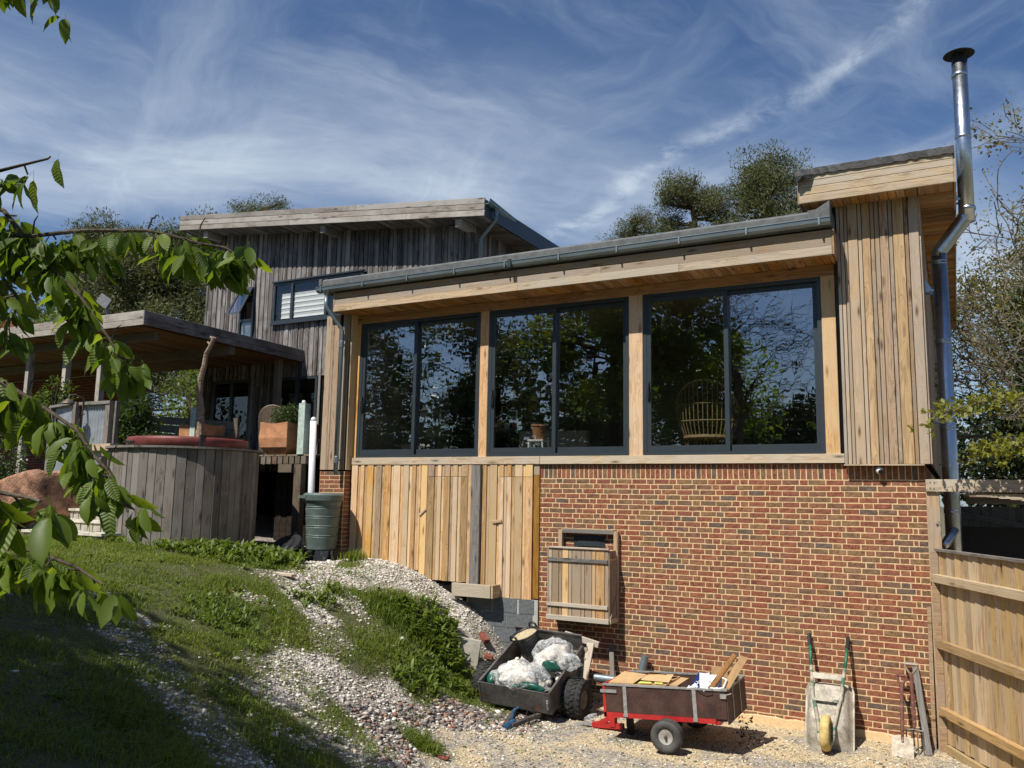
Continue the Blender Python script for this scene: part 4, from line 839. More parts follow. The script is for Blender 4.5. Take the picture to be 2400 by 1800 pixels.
for q in ((a+.02, a+.08, 0, .92), (b-.08, b-.02, 0, .92), (a+.08, b-.08, 0, .06), (a+.08, b-.08, .86, .92)): tbox(*q, 0, .05)
sh.build('open_sash', M['frame'], tn); sh = MB(); tbox(a+.075, b-.075, .055, .865, .02, .03); sh.build('sash_pane', M['glass'], tn)
# glazed doors of the ground floor
def glazed(x0, x1, z0, z1, mids, label):
    d = hsub('glazed_door', ((x0+x1)/2, 3, z0), label); f = MB().box(x0, x0+.07, 2.98, 3.06, z0, z1).box(x1-.07, x1, 2.98, 3.06, z0, z1).box(x0+.07, x1-.07, 2.98, 3.06, z1-.07, z1).box(x0+.07, x1-.07, 2.98, 3.06, z0, z0+.08)
    for m in mids: f.box(m-.05, m+.05, 2.98, 3.06, z0+.08, z1-.07)
    f.build('door_frame', M['frame'], d); e = [x0+.07]+[v for m in mids for v in (m-.05, m+.05)]+[x1-.07]
    for p, q in zip(e[::2], e[1::2]): MB().box(p, q, 3.01, 3.016, z0+.08, z1-.07).build('pane', M['glass_dark'], d)
glazed(-16.15, -14.85, .36, 2.47, (-15.5,), 'glazed door under the terrace roof'); glazed(-14.03, -12.72, .36, 2.45, (-13.35,), 'glazed door at the head of the deck')

# ------------------------------------------------------------------ terrace roof on posts
TER = thing('terrace_roof', 'flat timber-edged terrace roof on posts beside the grey-boarded house', 'canopy', (-17, 0, .35))
X1, Y0 = -13.2, -1.42
MB().prism([(-26, Y0+.03, 2.92), (X1-.03, Y0+.03, 2.87), (X1-.03, Y0+.03, 3.09), (-26, Y0+.03, 3.16)], (0, 4.4, -.03)).build('roof', M['felt'], TER)
for k, (a, b) in enumerate(((2.845, 2.965), (2.97, 3.125))):
    board('fascia_board', (-26, Y0, (a+b)/2+.08), (X1, Y0, (a+b)/2), b-a, .03, NY, M['grey_fascia'], TER)
    board('fascia_board', (X1+.015, Y0-.015, (a+b)/2), (X1+.015, 2.97, (a+b)/2-.05), b-a, .03, (1, 0, 0), M['grey_board'], TER)
x = -25.9
while x < X1-.1: board('soffit_board', (x+.07, Y0+.03, 2.885-(x+21)*.006), (x+.07, 2.95, 2.855-(x+21)*.006), .134, .02, (0, 0, -1), M['soffit_old'], TER); x += .14
board('beam', (-25.9, .9, 2.76), (X1-.1, .9, 2.74), .16, .18, (0, 0, 1), M['deck'], TER); board('beam', (-25.9, -.9, 2.78), (X1-.25, -.9, 2.75), .12, .17, (0, 0, 1), M['deck'], TER)
for x in (-17.45, -16.15, -15.0): board('post', (x, -.95, -.2), (x, -.95, 2.72), .12, .12, NY, M['grey_fascia'], TER)
board('post', (-13.5, 2.5, .35), (-13.5, 2.5, 2.8), .14, .14, NY, M['deck'], TER)
MB().box(-26, -19.3, 2.72, 2.98, -.3, 2.84).build('back_wall_mortar', M['mortar_grey'], TER)
b = MB()
for n in range(38):
    x = -25.9 + (.11 if n % 2 else 0)
    while x < -19.4: merge(b, BR['S'][n % 4], Matrix.Translation((x, 2.718, .0+.075*n))); x += .226
b.build('brickwork', M['red_brick'], TER, kind='stuff')
for k in range(16): board('back_fence_board', (-19.2+.16*k, 5.2, .2), (-19.2+.16*k, 5.2, 1.35), .155, .02, NY, M['deck'], TER)
ch = MB(); chm = MB()
def brick_box(b, cx, cy_, cz, w_, d_, rows):
    for n in range(rows):
        z = cz+.0375+.075*n; off = .0 if n % 2 else .056
        k = int(w_/.226)
        for i in range(k): merge(b, BR['S'][i % 4], Matrix.Translation((cx-w_/2+.113+.226*i, cy_-d_/2, z)))
        for i in range(int(d_/.226)): merge(b, BR['S'][i % 4], Matrix.Translation((cx+w_/2, cy_-d_/2+.113+.226*i, z)) @ RZ90)
for r_, (w_, n) in enumerate(((.904, 2), (1.13, 2), (.904, 2), (.678, 2))): brick_box(ch, -19.5, 0, 3.10+.15*r_, w_, w_, n); chm.box(-19.5-w_/2+.004, -19.5+w_/2-.004, -w_/2+.004, w_/2-.004, 3.10+.15*r_, 3.249+.15*r_)
CH = chm.build('chimney', M['mortar'], TER); ch.build('brick', M['red_brick'], CH, kind='stuff')

DS = thing('satellite_dish', 'small pale satellite panel standing behind the terrace roof', 'satellite dish', (-22.1, 4, 2.6)); MB().tube([(-22.1, 4.05, 2.6), (-22.1, 4.05, 5.3)], .03, 8).build('mast', M['galv'], DS); MB().bar((-22.45, 3.98, 5.52), (-21.85, 3.9, 5.22), .32, .04, (.3, -1, .1)).build('panel', M['felt'], DS)
# ------------------------------------------------------------------ raised deck
DECK = thing('raised_deck', 'raised timber deck with sage green posts and added boards darkening the space below', 'deck', (-11, 0, -1.2))
x = -16.6; i = 0
while x < -10.0:
    y0 = -.3
    board('deck_board', (x+.07, y0-.02*(i % 2), .39), (x+.07, 2.96, .39), .134, .03, (0, 0, 1), M['deck'], DECK); x += .14; i += 1
board('joist', (-11.1, -.20, .295), (-9.97, -.20, .295), .15, .06, NY, M['deck'], DECK)
for k in range(8): MB().box(-11.06+.14*k, -10.95+.14*k, -.315, -.24, .235, .372).build('joist_end', M['deck'], DECK)
for x, y, z in ((-10.14, -.26, -1.6),): board('deck_post', (x, y, z), (x, y, .225), .17, .13, NY, M['deck'], DECK)
board('beam_end', (-10.62, -.27, .15), (-10.30, -.27, .15), .15, .09, NY, M['deck'], DECK)
for k in range(9): board('underdeck_shade_board', (-11.3+.16*k, .45, -1.6), (-11.3+.16*k, .45, .36), .156, .02, NY, M['bark_dark'], DECK)  # made-up near-black boards that stand for the deep shade under the deck
for x, y, zt in ((-10.11, -.25, 1.335), (-13.12, -.1, 1.38), (-14.92, .0, 1.42)):
    p = board('newel_post', (x, y, .405), (x, y, zt), .15, .15, NY, M['sage'], DECK)
    if x < -14: board('post_cap', (x-.12, y, zt+.03), (x+.12, y, zt+.03), .24, .06, (0, 0, 1), M['greyfence'], p)
# ------------------------------------------------------------------ plank-clad hot tub
TUB = thing('hot_tub', 'round hot tub clad in weathered vertical planks with folded maroon cover', 'hot tub', (-11.1, -1.96, -1.25))
rr = random.Random(3); a = 0; TR_ = 1.19
while a < 2*math.pi-.03:
    wd = rr.choice((.10, .13, .145, .15, .12)); da = wd/TR_; a2 = a+da/2
    c = Vector((-11.1+TR_*math.cos(a2), -1.96+TR_*math.sin(a2), 0)); n = Vector((math.cos(a2), math.sin(a2), 0))
    if n.y < .55: board('plank', c+Vector((0, 0, -1.42)), c+Vector((0, 0, .365)), wd-.006, .025, n, M['drum'], TUB, jit=.006)
    a += da
MB().lathe([(1.165, -1.4), (1.165, .36)], 48, (-11.1, -1.96, 0)).build('tub_core', M['void'], TUB)
for k in range(9):
    a0, a1 = R(40*k+2), R(40*k+41.5); b = MB(); n = 8
    pts = [(r_*math.cos(a0+(a1-a0)*i/n), r_*math.sin(a0+(a1-a0)*i/n), z) for z in (.37, .405) for r_ in (.95, 1.255) for i in range(n+1)]
    b.add([(x-11.1, y-1.96, z) for x, y, z in pts], [q for i in range(n) for q in ((i, n+1+i, n+2+i, i+1), (2*n+2+i, 2*n+3+i, 3*n+4+i, 3*n+3+i), (n+1+i, 3*n+3+i, 3*n+4+i, n+2+i), (i, i+1, 2*n+3+i, 2*n+2+i))] + [(0, 2*n+2, 3*n+3, n+1), (n, 2*n+1, 4*n+3, 3*n+2)])
    b.build('rim_segment', M['greyfence'], TUB)
cv = MB().lathe([(.93, .405), (.965, .42), (.97, .54), (.95, .575), (.5, .595), (0, .60)], 48, (-11.12, -1.93, 0), cap=False).build('cover', M['maroon'], TUB, smooth=True)
MB().box(-10.30, -10.26, -2.43, -1.5, .41, .606).build('cover_fold', M['black_plastic'], cv); MB().box(-11.5, -11.25, -2.905, -2.83, .475, .50).build('cover_handle', M['black_plastic'], cv)
import bmesh
def ico(sub=2):
    bm = bmesh.new(); bmesh.ops.create_icosphere(bm, subdivisions=sub, radius=1.0); bm.verts.ensure_lookup_table()
    v = np.array([q.co[:] for q in bm.verts]); f = np.array([[w_.index for w_ in q.verts] for q in bm.faces]); bm.free(); return v, f
def rough(v, amp, s, seed, k=14):
    r_ = np.random.default_rng(seed); d = np.zeros(len(v))
    for i in range(k): q = unit(r_.normal(size=3)); fq = s*r_.uniform(.6, 3); d += np.sin(v @ q*fq + r_.uniform(0, 6.3))/(.5+fq/s)
    return v*(1+amp*d/3)[:, None]
def rotm3(ax, deg): return Matrix.Rotation(R(deg), 3, ax)
# ------------------------------------------------------------------ stone steps
ST = thing('stone_steps', 'curving flight of chalk and flint steps with pale treads', 'steps', (-12, -3, -1.1))
STEPS = [(-3.50, -1.13, -.945, -12.95, -10.98), (-3.20, -.945, -.775, -14.3, -11.35), (-2.90, -.775, -.605, -13.0, -11.75), (-2.60, -.605, -.43, -13.35, -12.15), (-2.30, -.43, -.24, -13.15, -12.55)]
rr = random.Random(8)
for k, (y, z0, z1, xa, xb) in enumerate(STEPS):
    x = xa
    while x < xb-.05:
        wd = min(rr.uniform(.09, .19), xb-x); h = z1-z0-.045
        o = [(x+.006, z0), (x+wd-.006, z0+rr.uniform(0, .01)), (x+wd-.006-rr.uniform(0, .012), z0+h), (x+.006+rr.uniform(0, .012), z0+h-rr.uniform(0, .012))]
        d = rr.uniform(.0, .02); MB().prism([(a, y-d, b) for a, b in o], (0, .16, 0)).build('riser_stone', M['chalk_stone'], ST); x += wd
    MB().box(xa+.004, xb-.004, y+.012, y+.5, z0-.35, z1-.047).build('step_core', M['mortar'], ST)
    x = xa-.02
    while x < xb-.05:
        wd = min(rr.uniform(.35, .62), xb+.02-x)
        if xb+.02-x-wd < .15: wd = xb+.02-x
        MB().box(x+.003, x+wd-.003, y-.035-rr.uniform(0, .012), y+.31, z1-.04, z1+rr.uniform(-.003, .003)).build('tread', M['stone_tread'], ST); x += wd
MB().box(-15.4, -12.4, -2.06, -.9, -1.0, -.27).build('landing', M['stone_tread'], ST)
b = MB(); v, f = ico(2); v = rough(v, .3, 2.5, 5)*np.array([.14, .12, .17]); b.add(v+np.array([-12.75, -2.35, -.12]), f); b.build('corner_stone', M['chalk_stone'], ST)
# red boulder
v, f = ico(4); v = rough(v, .22, 2.2, 12); v = rough(v, .10, 7, 3); v = rough(v, .05, 19, 4); v = np.clip(v, -.86, .78); v = v*np.array([1.05, .62, .50])
np_obj('boulder', v @ np.array(Matrix.Rotation(R(-12), 3, 'Y')).T + np.array([-13.55, -3.0, -.52]), f, M['boulder'], 3, label='large rough red sandstone boulder beside the stone steps', cat='boulder', smooth=True)
# ------------------------------------------------------------------ corrugated shower screen
SC = thing('shower_screen', 'corrugated zinc screen in a grey timber frame above the stone steps', 'screen', (-14, -2.1, -.3))
def corr(x0, y0, x1, y1, z0, z1, name='corrugated_sheet'):
    L = math.hypot(x1-x0, y1-y0); n = int(L/.0095); dx, dy = (x1-x0)/L, (y1-y0)/L; vs = []
    for i in range(n+1):
        s = L*i/n; o = .010*math.sin(2*math.pi*s/.076); vs += [(x0+dx*s-dy*o, y0+dy*s+dx*o, z0), (x0+dx*s-dy*o, y0+dy*s+dx*o, z1)]
    b = MB().add(vs, [(2*i, 2*i+2, 2*i+3, 2*i+1) for i in range(n)]); return b.build(name, M['corrugated'], SC, smooth=True)
corr(-15.15, -1.75, -14.0, -2.15, -.3, 1.26); corr(-13.82, -2.08, -13.15, -2.06, -.3, .40); corr(-13.82, -2.08, -13.15, -2.06, .50, 1.25)
for x, y, wd in ((-15.2, -1.75, .09), (-13.92, -2.13, .11), (-13.07, -2.06, .12), (-12.96, -1.98, .05)): board('screen_post', (x, y-.02, -.9), (x, y-.02, 1.30), wd, .08, NY, M['greyfence'], SC)
board('screen_rail', (-15.2, -1.80, 1.29), (-13.95, -2.20, 1.27), .05, .09, NY, M['greyfence'], SC); board('screen_rail', (-13.9, -2.12, 1.27), (-13.0, -2.11, 1.27), .06, .05, NY, M['greyfence'], SC); board('screen_rail', (-13.85, -2.13, .45), (-12.95, -2.12, .45), .09, .05, NY, M['pale_wood'], SC)
MB().lathe([(.005, .10), (.03, .085), (.10, .03), (.115, .0), (.10, -.005)], 18, (-13.75, -2.42, 1.24), cap=False).tube([(-13.75, -2.42, 1.33), (-13.75, -2.40, 1.40), (-13.74, -2.3, 1.42), (-13.72, -2.15, 1.36), (-13.72, -2.15, .3)], .012, 8).build('shower_head', M['grey_steel'], SC)
MB().box(-13.2, -12.45, -2.45, -2.25, .385, .50).build('shelf_block', M['pale_wood'], SC)
# ------------------------------------------------------------------ things on the deck
def pot(x, y, z, w_, h, label, bulge=1.0):
    T = thing('planter', label, 'planter', (x, y, z), rz=R(3), group='square terracotta planters on the deck'); b = MB(); n = 8
    prof = [(0, .66), (.04, .74), (.22, .92*bulge), (.5, .99*bulge), (.8, 1.0), (1.0, 1.0)]
    def ring(k, s):
        z_ = prof[k][0]*h; r_ = prof[k][1]*w_/2*s; pts = []
        for side in range(4):
            for i in range(6):
                t_ = -1+2*i/6; dip = -.05*h*math.cos(t_*math.pi/2)*(k == 5)
                p = [(t_*r_, -r_), (r_, t_*r_), (-t_*r_, r_), (-r_, -t_*r_)][side]; pts.append((p[0], p[1], z_+dip))
        return pts
    rings = [ring(k, 1) for k in range(6)] + [ring(5, .88)] + [[(p[0], p[1], p[2]-.1*h) for p in ring(5, .86)]]
    b.add([p for r_ in rings for p in r_], [(24*k+i, 24*k+(i+1) % 24, 24*k+24+(i+1) % 24, 24*k+24+i) for k in range(len(rings)-1) for i in range(24)] + [tuple(reversed(range(24)))]); b.local('pot', M['terracotta'], T)
    b.v = []; b.f = []; r_ = w_/2*.985; mz = h*.58
    b.tube([(0, -r_*1.0, mz-.15*h), (0, -r_*1.01, mz+.2*h)], .007, 6)
    for i in range(4):
        for s in (-1, 1): zz = mz-.12*h+.075*h*i; b.tube([(0, -r_*1.0, zz), (s*.05*(1-i*.15), -r_*1.01, zz+.035), (s*.075*(1-i*.2), -r_*1.0, zz+.02)], .008, 5)
    b.local('leaf_relief', M['terracotta'], T)
    MB().add([(-.4*w_, -.4*w_, h*.84), (.4*w_, -.4*w_, h*.84), (.4*w_, .4*w_, h*.84), (-.4*w_, .4*w_, h*.84)], [(0, 1, 2, 3)]).local('soil', M['bark_dark'], T); return T
pot(-10.74, -.06, .405, .64, .60, 'terracotta planter with a leaf motif beside the tallest sage green post', 1.05)
pot(-13.2, .15, .405, .62, .66, 'terracotta planter with a leaf motif behind the maroon hot tub cover')
def cloud(name, lst, size, material, label, cat, aspect=.55, stem=None, droop=0., seed=5, group=None, loc=None):
    """a leafy plant: stems and a crown of separate leaves; lst = [(centre, radii, n)]"""
    rg = np.random.default_rng(seed); T = thing(name, label, cat, loc or lst[0][0], group=group); parts = []
    for c, r_, n in lst:
        p = blob_points(c, r_, n, .25, rg); parts.append(leaf_quads(p, size, aspect, (p-np.asarray(c))/np.asarray(r_)*.8, .8, droop, rg))
    v, f = cat_vf(parts); np_obj('foliage', v, f, material, 4, T, kind='stuff')
    if stem is not None: stem.build('stem', M['twig'], T)
    return T
cloud('herb_plant', [((-10.74, -.06, 1.13), (.30, .28, .22), 2200), ((-10.6, -.06, 1.22), (.14, .14, .16), 500)], .036, M['laurel'], 'bushy green herb growing in the right-hand terracotta planter', 'plant', seed=2, stem=MB().tube([(-10.74, -.06, .93), (-10.74, -.06, 1.1)], .01, 5))
rg = np.random.default_rng(4); n = 110; x = -13.2+rg.normal(0, .09, n); y = .15+rg.normal(0, .09, n); T = thing('ornamental_grass', 'tuft of dry tan grass growing in the left-hand terracotta planter', 'plant', (-13.2, .15, .97)); v, f = blades(x, y, np.full(n, .97), rg.uniform(.14, .30, n), rg.uniform(.006, .011, n), rg.uniform(.2, .8, n), rg); np_obj('foliage', v, f, M['tan_grass'], 4, T, kind='stuff')
# wicker chairs: a curved shell of woven strands
def wicker(x, y, z, rz, label):
    T = thing('wicker_chair', label, 'chair', (x, y, z), rz, group='wicker chairs on the deck'); b = MB(); nz, na = 12, 22; rr = random.Random(2)
    def P(i, j, o=0):
        a = R(-35+250*j/na); t_ = i/nz; top = .72 + .26*max(0, math.sin(a))**1.5; r_ = .31 + .05*t_ + o; return (r_*math.cos(a), r_*.95*math.sin(a), top*t_)
    for o in (0, .028): b.add([P(i, j, o) for i in range(nz+1) for j in range(na+1)], [(i*(na+1)+j, i*(na+1)+j+1, (i+1)*(na+1)+j+1, (i+1)*(na+1)+j) for i in range(nz) for j in range(na)])
    b.local('shell', M['wicker'], T); b = MB()
    for i in range(1, 26): b.tube([P(i/26*nz, j, .030) for j in range(0, na+1)], .009, 4)
    for j in range(0, na+1): b.tube([P(i, j, .034) for i in range(0, nz+1)], .006, 4)
    b.local('weave', M['wicker'], T); MB().tube([P(nz, j, .014) for j in range(na+1)], .022, 8).local('rim', M['wicker'], T)
    MB().box(-.28, .28, -.3, .22, .36, .44).local('seat', M['wicker'], T)
wicker(-11.45, .50, .405, R(200), 'wicker tub chair left of the planted terracotta pot'); wicker(-11.75, 1.45, .405, R(170), 'wicker tub chair half hidden behind the herb planter')
BN = thing('garden_bench', 'long timber bench with a three-board back behind the hot tub', 'bench', (-14.0, .65, .405))
for k in range(3): board('back_board', (-15.4, .62, .80+.18*k+.12), (-12.75, .62, .70+.18*k), .16, .03, NY, M['deck'], BN)
for x, zt in ((-15.42, 1.46), (-14.1, 1.34), (-12.72, 1.22)): board('leg', (x, .65, .405), (x, .60, zt), .10, .06, NY, M['deck'], BN)
board('seat_board', (-15.4, .38, .85), (-12.75, .38, .81), .40, .04, (0, 0, 1), M['deck'], BN)
rr = random.Random(6); pts = [tuple(Vector(q)+Vector((-.72, .55, .06))) for q in [(-12.13, -.72, .372), (-12.17, -.74, 1.3), (-12.22, -.76, 1.55), (-12.20, -.78, 1.85), (-12.10, -.79, 2.15), (-12.06, -.8, 2.38), (-11.93, -.8, 2.56), (-11.86, -.8, 2.70)]]
b = MB().tube(pts, [.075, .07, .066, .062, .052, .046, .04, .045], 9).tube([(-12.93, -.21, 1.68), (-12.99, -.25, 1.76)], [.035, .02], 7).tube([(-12.67, -.25, 2.61), (-12.74, -.27, 2.68)], [.03, .018], 7).tube([(-12.60, -.25, 2.72), (-12.69, -.25, 2.78)], [.03, .02], 7)
tag(b.build('driftwood_pole', M['driftwood']), 'crooked driftwood pole standing on the deck in front of the terrace', 'pole')
tag(MB().tube([(-12.72, -.9, .37), (-12.70, -.9, .9), (-12.67, -.9, 1.28)], [.011, .009, .006], 6).lathe([(.012, 0), (.02, .03), (.006, .07)], 8, (-12.675, -.9, 1.2)).build('garden_stake', M['black']), 'thin dark plant stake sticking up behind the hot tub', 'stake')
tag(MB().lathe([(.028, 0), (.035, .02), (.03, .05), (.0, .06)], 10, (-10.12, -.27, 1.336)).build('pebble', M['paper']), 'small white pebble on top of the tallest sage green post', 'pebble')
# ------------------------------------------------------------------ water butt, lid, white pipe
BT = thing('water_butt', 'dark green ribbed plastic water butt on a black stand at the house corner', 'water butt', (-9.33, -.52, -1.47))
prof = [(.245, .22)] + [(.245+.062*(z-.22)/.95+(.010 if k % 2 else 0), z) for k, z in enumerate((.30, .44, .45, .47, .48, .60, .61, .63, .64, .76, .77, .79, .80, .92, .93, .95, .96))] + [(.315, 1.04), (.345, 1.06), (.35, 1.15), (.335, 1.165), (.30, 1.165)]
bt = MB(); bt.lathe(prof, 36, (-9.33, -.52, -1.47)); bt.build('barrel', M['butt'], BT)
MB().lathe([(.335, 1.16), (.31, 1.185), (.0, 1.19)], 36, (-9.33, -.52, -1.47), cap=False).box(-9.62, -9.44, -.86, -.82, -.375, -.33).build('butt_lid', M['butt'], BT)
b = MB()
for k in range(6): a = R(60*k+12); c, s = math.cos(a), math.sin(a); rm = Matrix(((c, -s, 0), (s, c, 0), (0, 0, 1))); b.prism([Vector((-9.33, -.52, -1.55)) + rm @ Vector(q) for q in ((.20, -.13, 0), (.31, -.16, 0), (.27, -.10, .30), (.20, -.10, .30))], rm @ Vector((0, .22, 0)))
b.lathe([(.21, -.06), (.235, .20), (.26, .235), (.24, .24)], 24, (-9.33, -.52, -1.47)).build('stand', M['black_plastic'], BT)
MB().box(-9.60, -9.52, -.80, -.73, -1.22, -1.14).tube([(-9.56, -.78, -1.18), (-9.56, -.86, -1.18), (-9.56, -.87, -1.23)], .018, 8).build('tap', M['butt'], BT)
lm = Matrix.Translation((-9.62, -1.2, -1.19)) @ Matrix.Rotation(R(34), 4, 'X') @ Matrix.Rotation(R(-8), 4, 'Y')
LD = bpy.data.objects.new('round_lid', MB().lathe([(.0, .012), (.07, .014), (.075, .03), (.10, .03), (.105, .012), (.24, .012), (.25, .028), (.27, .028), (.275, .014), (.345, .010), (.365, .0), (.37, -.035), (.36, -.035), (.35, -.01), (0, -.005)], 40, cap=False).mesh('round_lid', M['black_plastic'], smooth=False)); put(LD, lm)
tag(LD, 'round black plastic lid lying in the weeds under the deck', 'lid'); b = MB().box(-.05, .05, .34, .40, -.02, .02); b.local('lid_lug', M['black_plastic'], LD)
tag(MB().tube([(-9.79, -.30, -1.52), (-9.81, -.30, -.3), (-9.84, -.30, 1.0)], .058, 16).lathe([(.058, 0), (.04, .06), (.0, .08)], 16, (-9.84, -.30, 1.0)).build('white_pipe', M['white_pipe'], smooth=True), 'white plastic pipe standing upright beside the green water butt', 'pipe')
# timber trough under the grey post, loose bricks, stone slab
TB = thing('timber_trough', 'short bleached timber trough at the foot of the grey post', 'trough', (-6.42, -.25, -1.86)); board('front_board', (-6.80, -.29, -1.76), (-6.10, -.29, -1.76), .20, .04, NY, M['pale_wood'], TB); board('end_board', (-6.08, -.29, -1.76), (-6.08, -.05, -1.76), .20, .035, (1, 0, 0), M['pale_wood'], TB); board('end_board', (-6.78, -.27, -1.76), (-6.78, -.05, -1.76), .20, .035, (-1, 0, 0), M['pale_wood'], TB); board('base_board', (-6.76, -.15, -1.85), (-6.10, -.15, -1.85), .22, .03, (0, 0, 1), M['pale_wood'], TB)
def loose(name, x, y, dz, dims, rz, tilt, material, label, cat):
    v = MB().box(-dims[0]/2, dims[0]/2, -dims[1]/2, dims[1]/2, -dims[2]/2, dims[2]/2); o = bpy.data.objects.new(name, v.mesh(name, material)); bm = bmesh.new(); bm.from_mesh(o.data); bmesh.ops.bevel(bm, geom=bm.edges[:], offset=.006, segments=1, affect='EDGES'); bm.to_mesh(o.data); bm.free()
    put(o, Matrix.Translation((x, y, float(gsurf(np.array([x]), np.array([y]))[0])+dz)) @ Matrix.Rotation(R(rz), 4, 'Z') @ Matrix.Rotation(R(tilt), 4, 'Y')); return tag(o, label, cat)
loose('brick', -6.12, -.42, .09, (.215, .10, .065), -35, 24, M['red_brick'], 'whole red brick lying on the bank below the concrete blocks', 'brick')
loose('half_brick', -5.98, -.52, .05, (.13, .10, .065), 20, 15, M['red_brick'], 'broken half brick just below the whole red brick', 'brick'); loose('brick_fragment', -4.83, -3.55, .015, (.16, .07, .03), 12, 0, M['red_brick'], 'flat brown brick fragment on the gravel near the grass tuft', 'brick')
loose('stone_slab', -6.12, -.85, .12, (.30, .05, .42), 20, 8, M['chalk_stone'], 'grey stone slab leaning on the bank left of the grey trailer', 'slab'); loose('timber_offcut', -8.35, -2.45, .02, (.5, .1, .04), -8, 0, M['pale_wood'], 'flat pale timber offcut lying at the edge of the gravel', 'timber'); loose('block_piece', -6.83, -.18, .05, (.14, .1, .07), 10, 5, M['chalk_stone'], 'pale stone wedged beside the concrete blocks', 'stone')
b = MB(); rr = random.Random(9)
for k in range(7):
    p = Vector((-10.72+rr.uniform(-.1, .1), -3.05, gz(-10.72, -3.05)-.05)); pts = [p]; d = Vector((rr.uniform(-.55, .1), rr.uniform(-.2, .1), 1)).normalized()
    for i in range(5): d = (d + Vector((rr.uniform(-.35, .15), rr.uniform(-.2, .2), rr.uniform(-.1, .25)))).normalized(); pts.append(pts[-1]+d*.10)
    b.tube(pts, [.028, .024, .02, .016, .01, .005], 6)
b.tube([(-10.62, -3.15, gz(-10.6, -3.1)+.12), (-10.45, -3.3, gz(-10.45, -3.3)+.06), (-10.3, -3.4, gz(-10.3, -3.4)+.02)], [.035, .03, .015], 6)
tag(b.build('driftwood_root', M['driftwood']), 'bleached twisted root leaning on the hot tub planks', 'root')
# ------------------------------------------------------------------ hatch on the brick wall, camera
HT = thing('window_hatch', 'timber box hatch hung below the small window in the brick wall', 'hatch', (-4.6, -.2, -2.06)); yf = -.36
ws = [.06, .115, .055, .105, .058, .15, .06, .115, .06, .145, .06]; k_ = .955/sum(ws); x = -5.075
for i, wd in enumerate(ws):
    wd *= k_; board('board', (x+wd/2, yf, -2.0), (x+wd/2, yf, -1.035), wd-.007, .018, NY, M['larch'] if i in (3, 8, 9) else M['larch_tower'], HT); x += wd
for z, m in ((-1.20, 'greyfence'), (-1.845, 'larch_pale')): board('batten', (-5.09, yf-.02, z), (-4.13, yf-.02, z), .055, .022, NY, M[m], HT)
board('bottom_rail', (-5.09, yf-.012, -2.035), (-4.11, yf-.012, -2.035), .07, .04, NY, M['larch_pale'], HT); board('top_rail', (-5.08, yf, -1.022), (-4.11, yf, -1.022), .06, .022, (0, 0, 1), M['larch_pale'], HT)
for xs, nx_ in ((-4.118, 1), (-5.088, -1)):
    for k in range(3): board('side_board', (xs, -.31+.105*k, -2.0), (xs, -.31+.105*k, -1.045), .098, .018, (nx_, 0, 0), M['larch_tower'], HT)
    board('side_rail', (xs+nx_*.012, -.35, -2.035), (xs+nx_*.012, -.015, -2.035), .07, .03, (nx_, 0, 0), M['larch_pale'], HT); board('side_rail', (xs+nx_*.012, -.33, -1.17), (xs+nx_*.012, -.10, -1.17), .03, .02, (nx_, 0, 0), M['larch'], HT)
board('brace', (-4.10, -.34, -2.0), (-4.10, -.06, -1.64), .035, .02, (1, 0, 0), M['larch_tower'], HT)
for x in (-5.01, -4.115): board('frame_post', (x, -.07, -2.02), (x, -.07, -.775), .065, .07, NY, M['larch_tower'], HT)
board('head_rail', (-4.975, -.07, -.79), (-4.15, -.07, -.79), .06, .065, NY, M['greyfence'], HT); MB().box(-5.06, -4.14, -.345, -.02, -2.05, -2.03).build('floor_board', M['larch_tower'], HT)
CM = thing('security_camera', 'small white dome camera under the vertical boarding', 'camera', (-.52, -.01, .13)); MB().lathe([(.035, 0), (.04, .012), (.02, .03)], 18, (-.52, -.01, .13), mat3=rotm3('X', 90)).build('mount', M['white_pipe'], CM)
v, f = ico(3); np_obj('dome', v*.048+np.array([-.52, -.075, .125]), f, M['white_pipe'], 3, CM, smooth=True)
MB().lathe([(.030, 0), (.032, .006), (.022, .012), (0, .013)], 20, (-.502, -.112, .108), mat3=rotm3('Z', 15) @ rotm3('X', 112), cap=False).build('lens', M['black'], CM)
# ------------------------------------------------------------------ side gateway, open gate, rear fence
GW = thing('side_gateway', 'timber post and pale bolted beam carrying roof boards beside the brick wall', 'gateway', (.08, -.08, -3.2))
board('post', (.075, -.06, -3.25), (.075, -.06, -.145), .15, .12, NY, M['larch_tower'], GW); bm_ = board('beam', (.005, -.135, -.065), (3.4, -.135, -.065), .15, .045, NY, M['pale_wood'], GW)
for x, z in ((.055, -.025), (.055, -.095), (.10, -.028), (.095, -.10)): MB().lathe([(.007, 0), (.006, .006), (0, .007)], 8, (x, -.158, z), mat3=rotm3('X', 90), cap=False).build('bolt', M['black'], bm_)
for k in range(7): board('roof_board', (.42+.13*k, .02+.16*k, -.165-.012*k), (3.4, .02+.16*k, -.165-.012*k), .14, .022, (0, 0, 1), M['pale_wood'], GW)
for k in range(2): board('joist', (.45, 1.3+.35*k, -.23), (3.4, 1.3+.35*k, -.23), .10, .05, NY, M['deck'], GW)
MB().box(.42, 3.4, 1.15, 1.8, -.19, -.16).build('roof_deck', M['deck'], GW); board('post', (3.3, -.1, -3.2), (3.3, -.1, -.15), .15, .15, NY, M['larch_tower'], GW)
GD = Vector((.448, -.894, 0)).normalized(); GN = Vector((-GD.y, GD.x, 0))*-1     # face of the gate towards the yard
if GN.x > 0: GN = -GN
GT = thing('yard_gate', 'tall close-boarded timber gate standing open beside the brick wall', 'gate', (.12, -.2, -3.2)); g0 = Vector((.10, -.20, 0)); Lg = 3.0; s = .0; i = 0; rr = random.Random(5)
def gp(s, z, o=0.0): return g0 + GD*s + GN*o + Vector((0, 0, z))
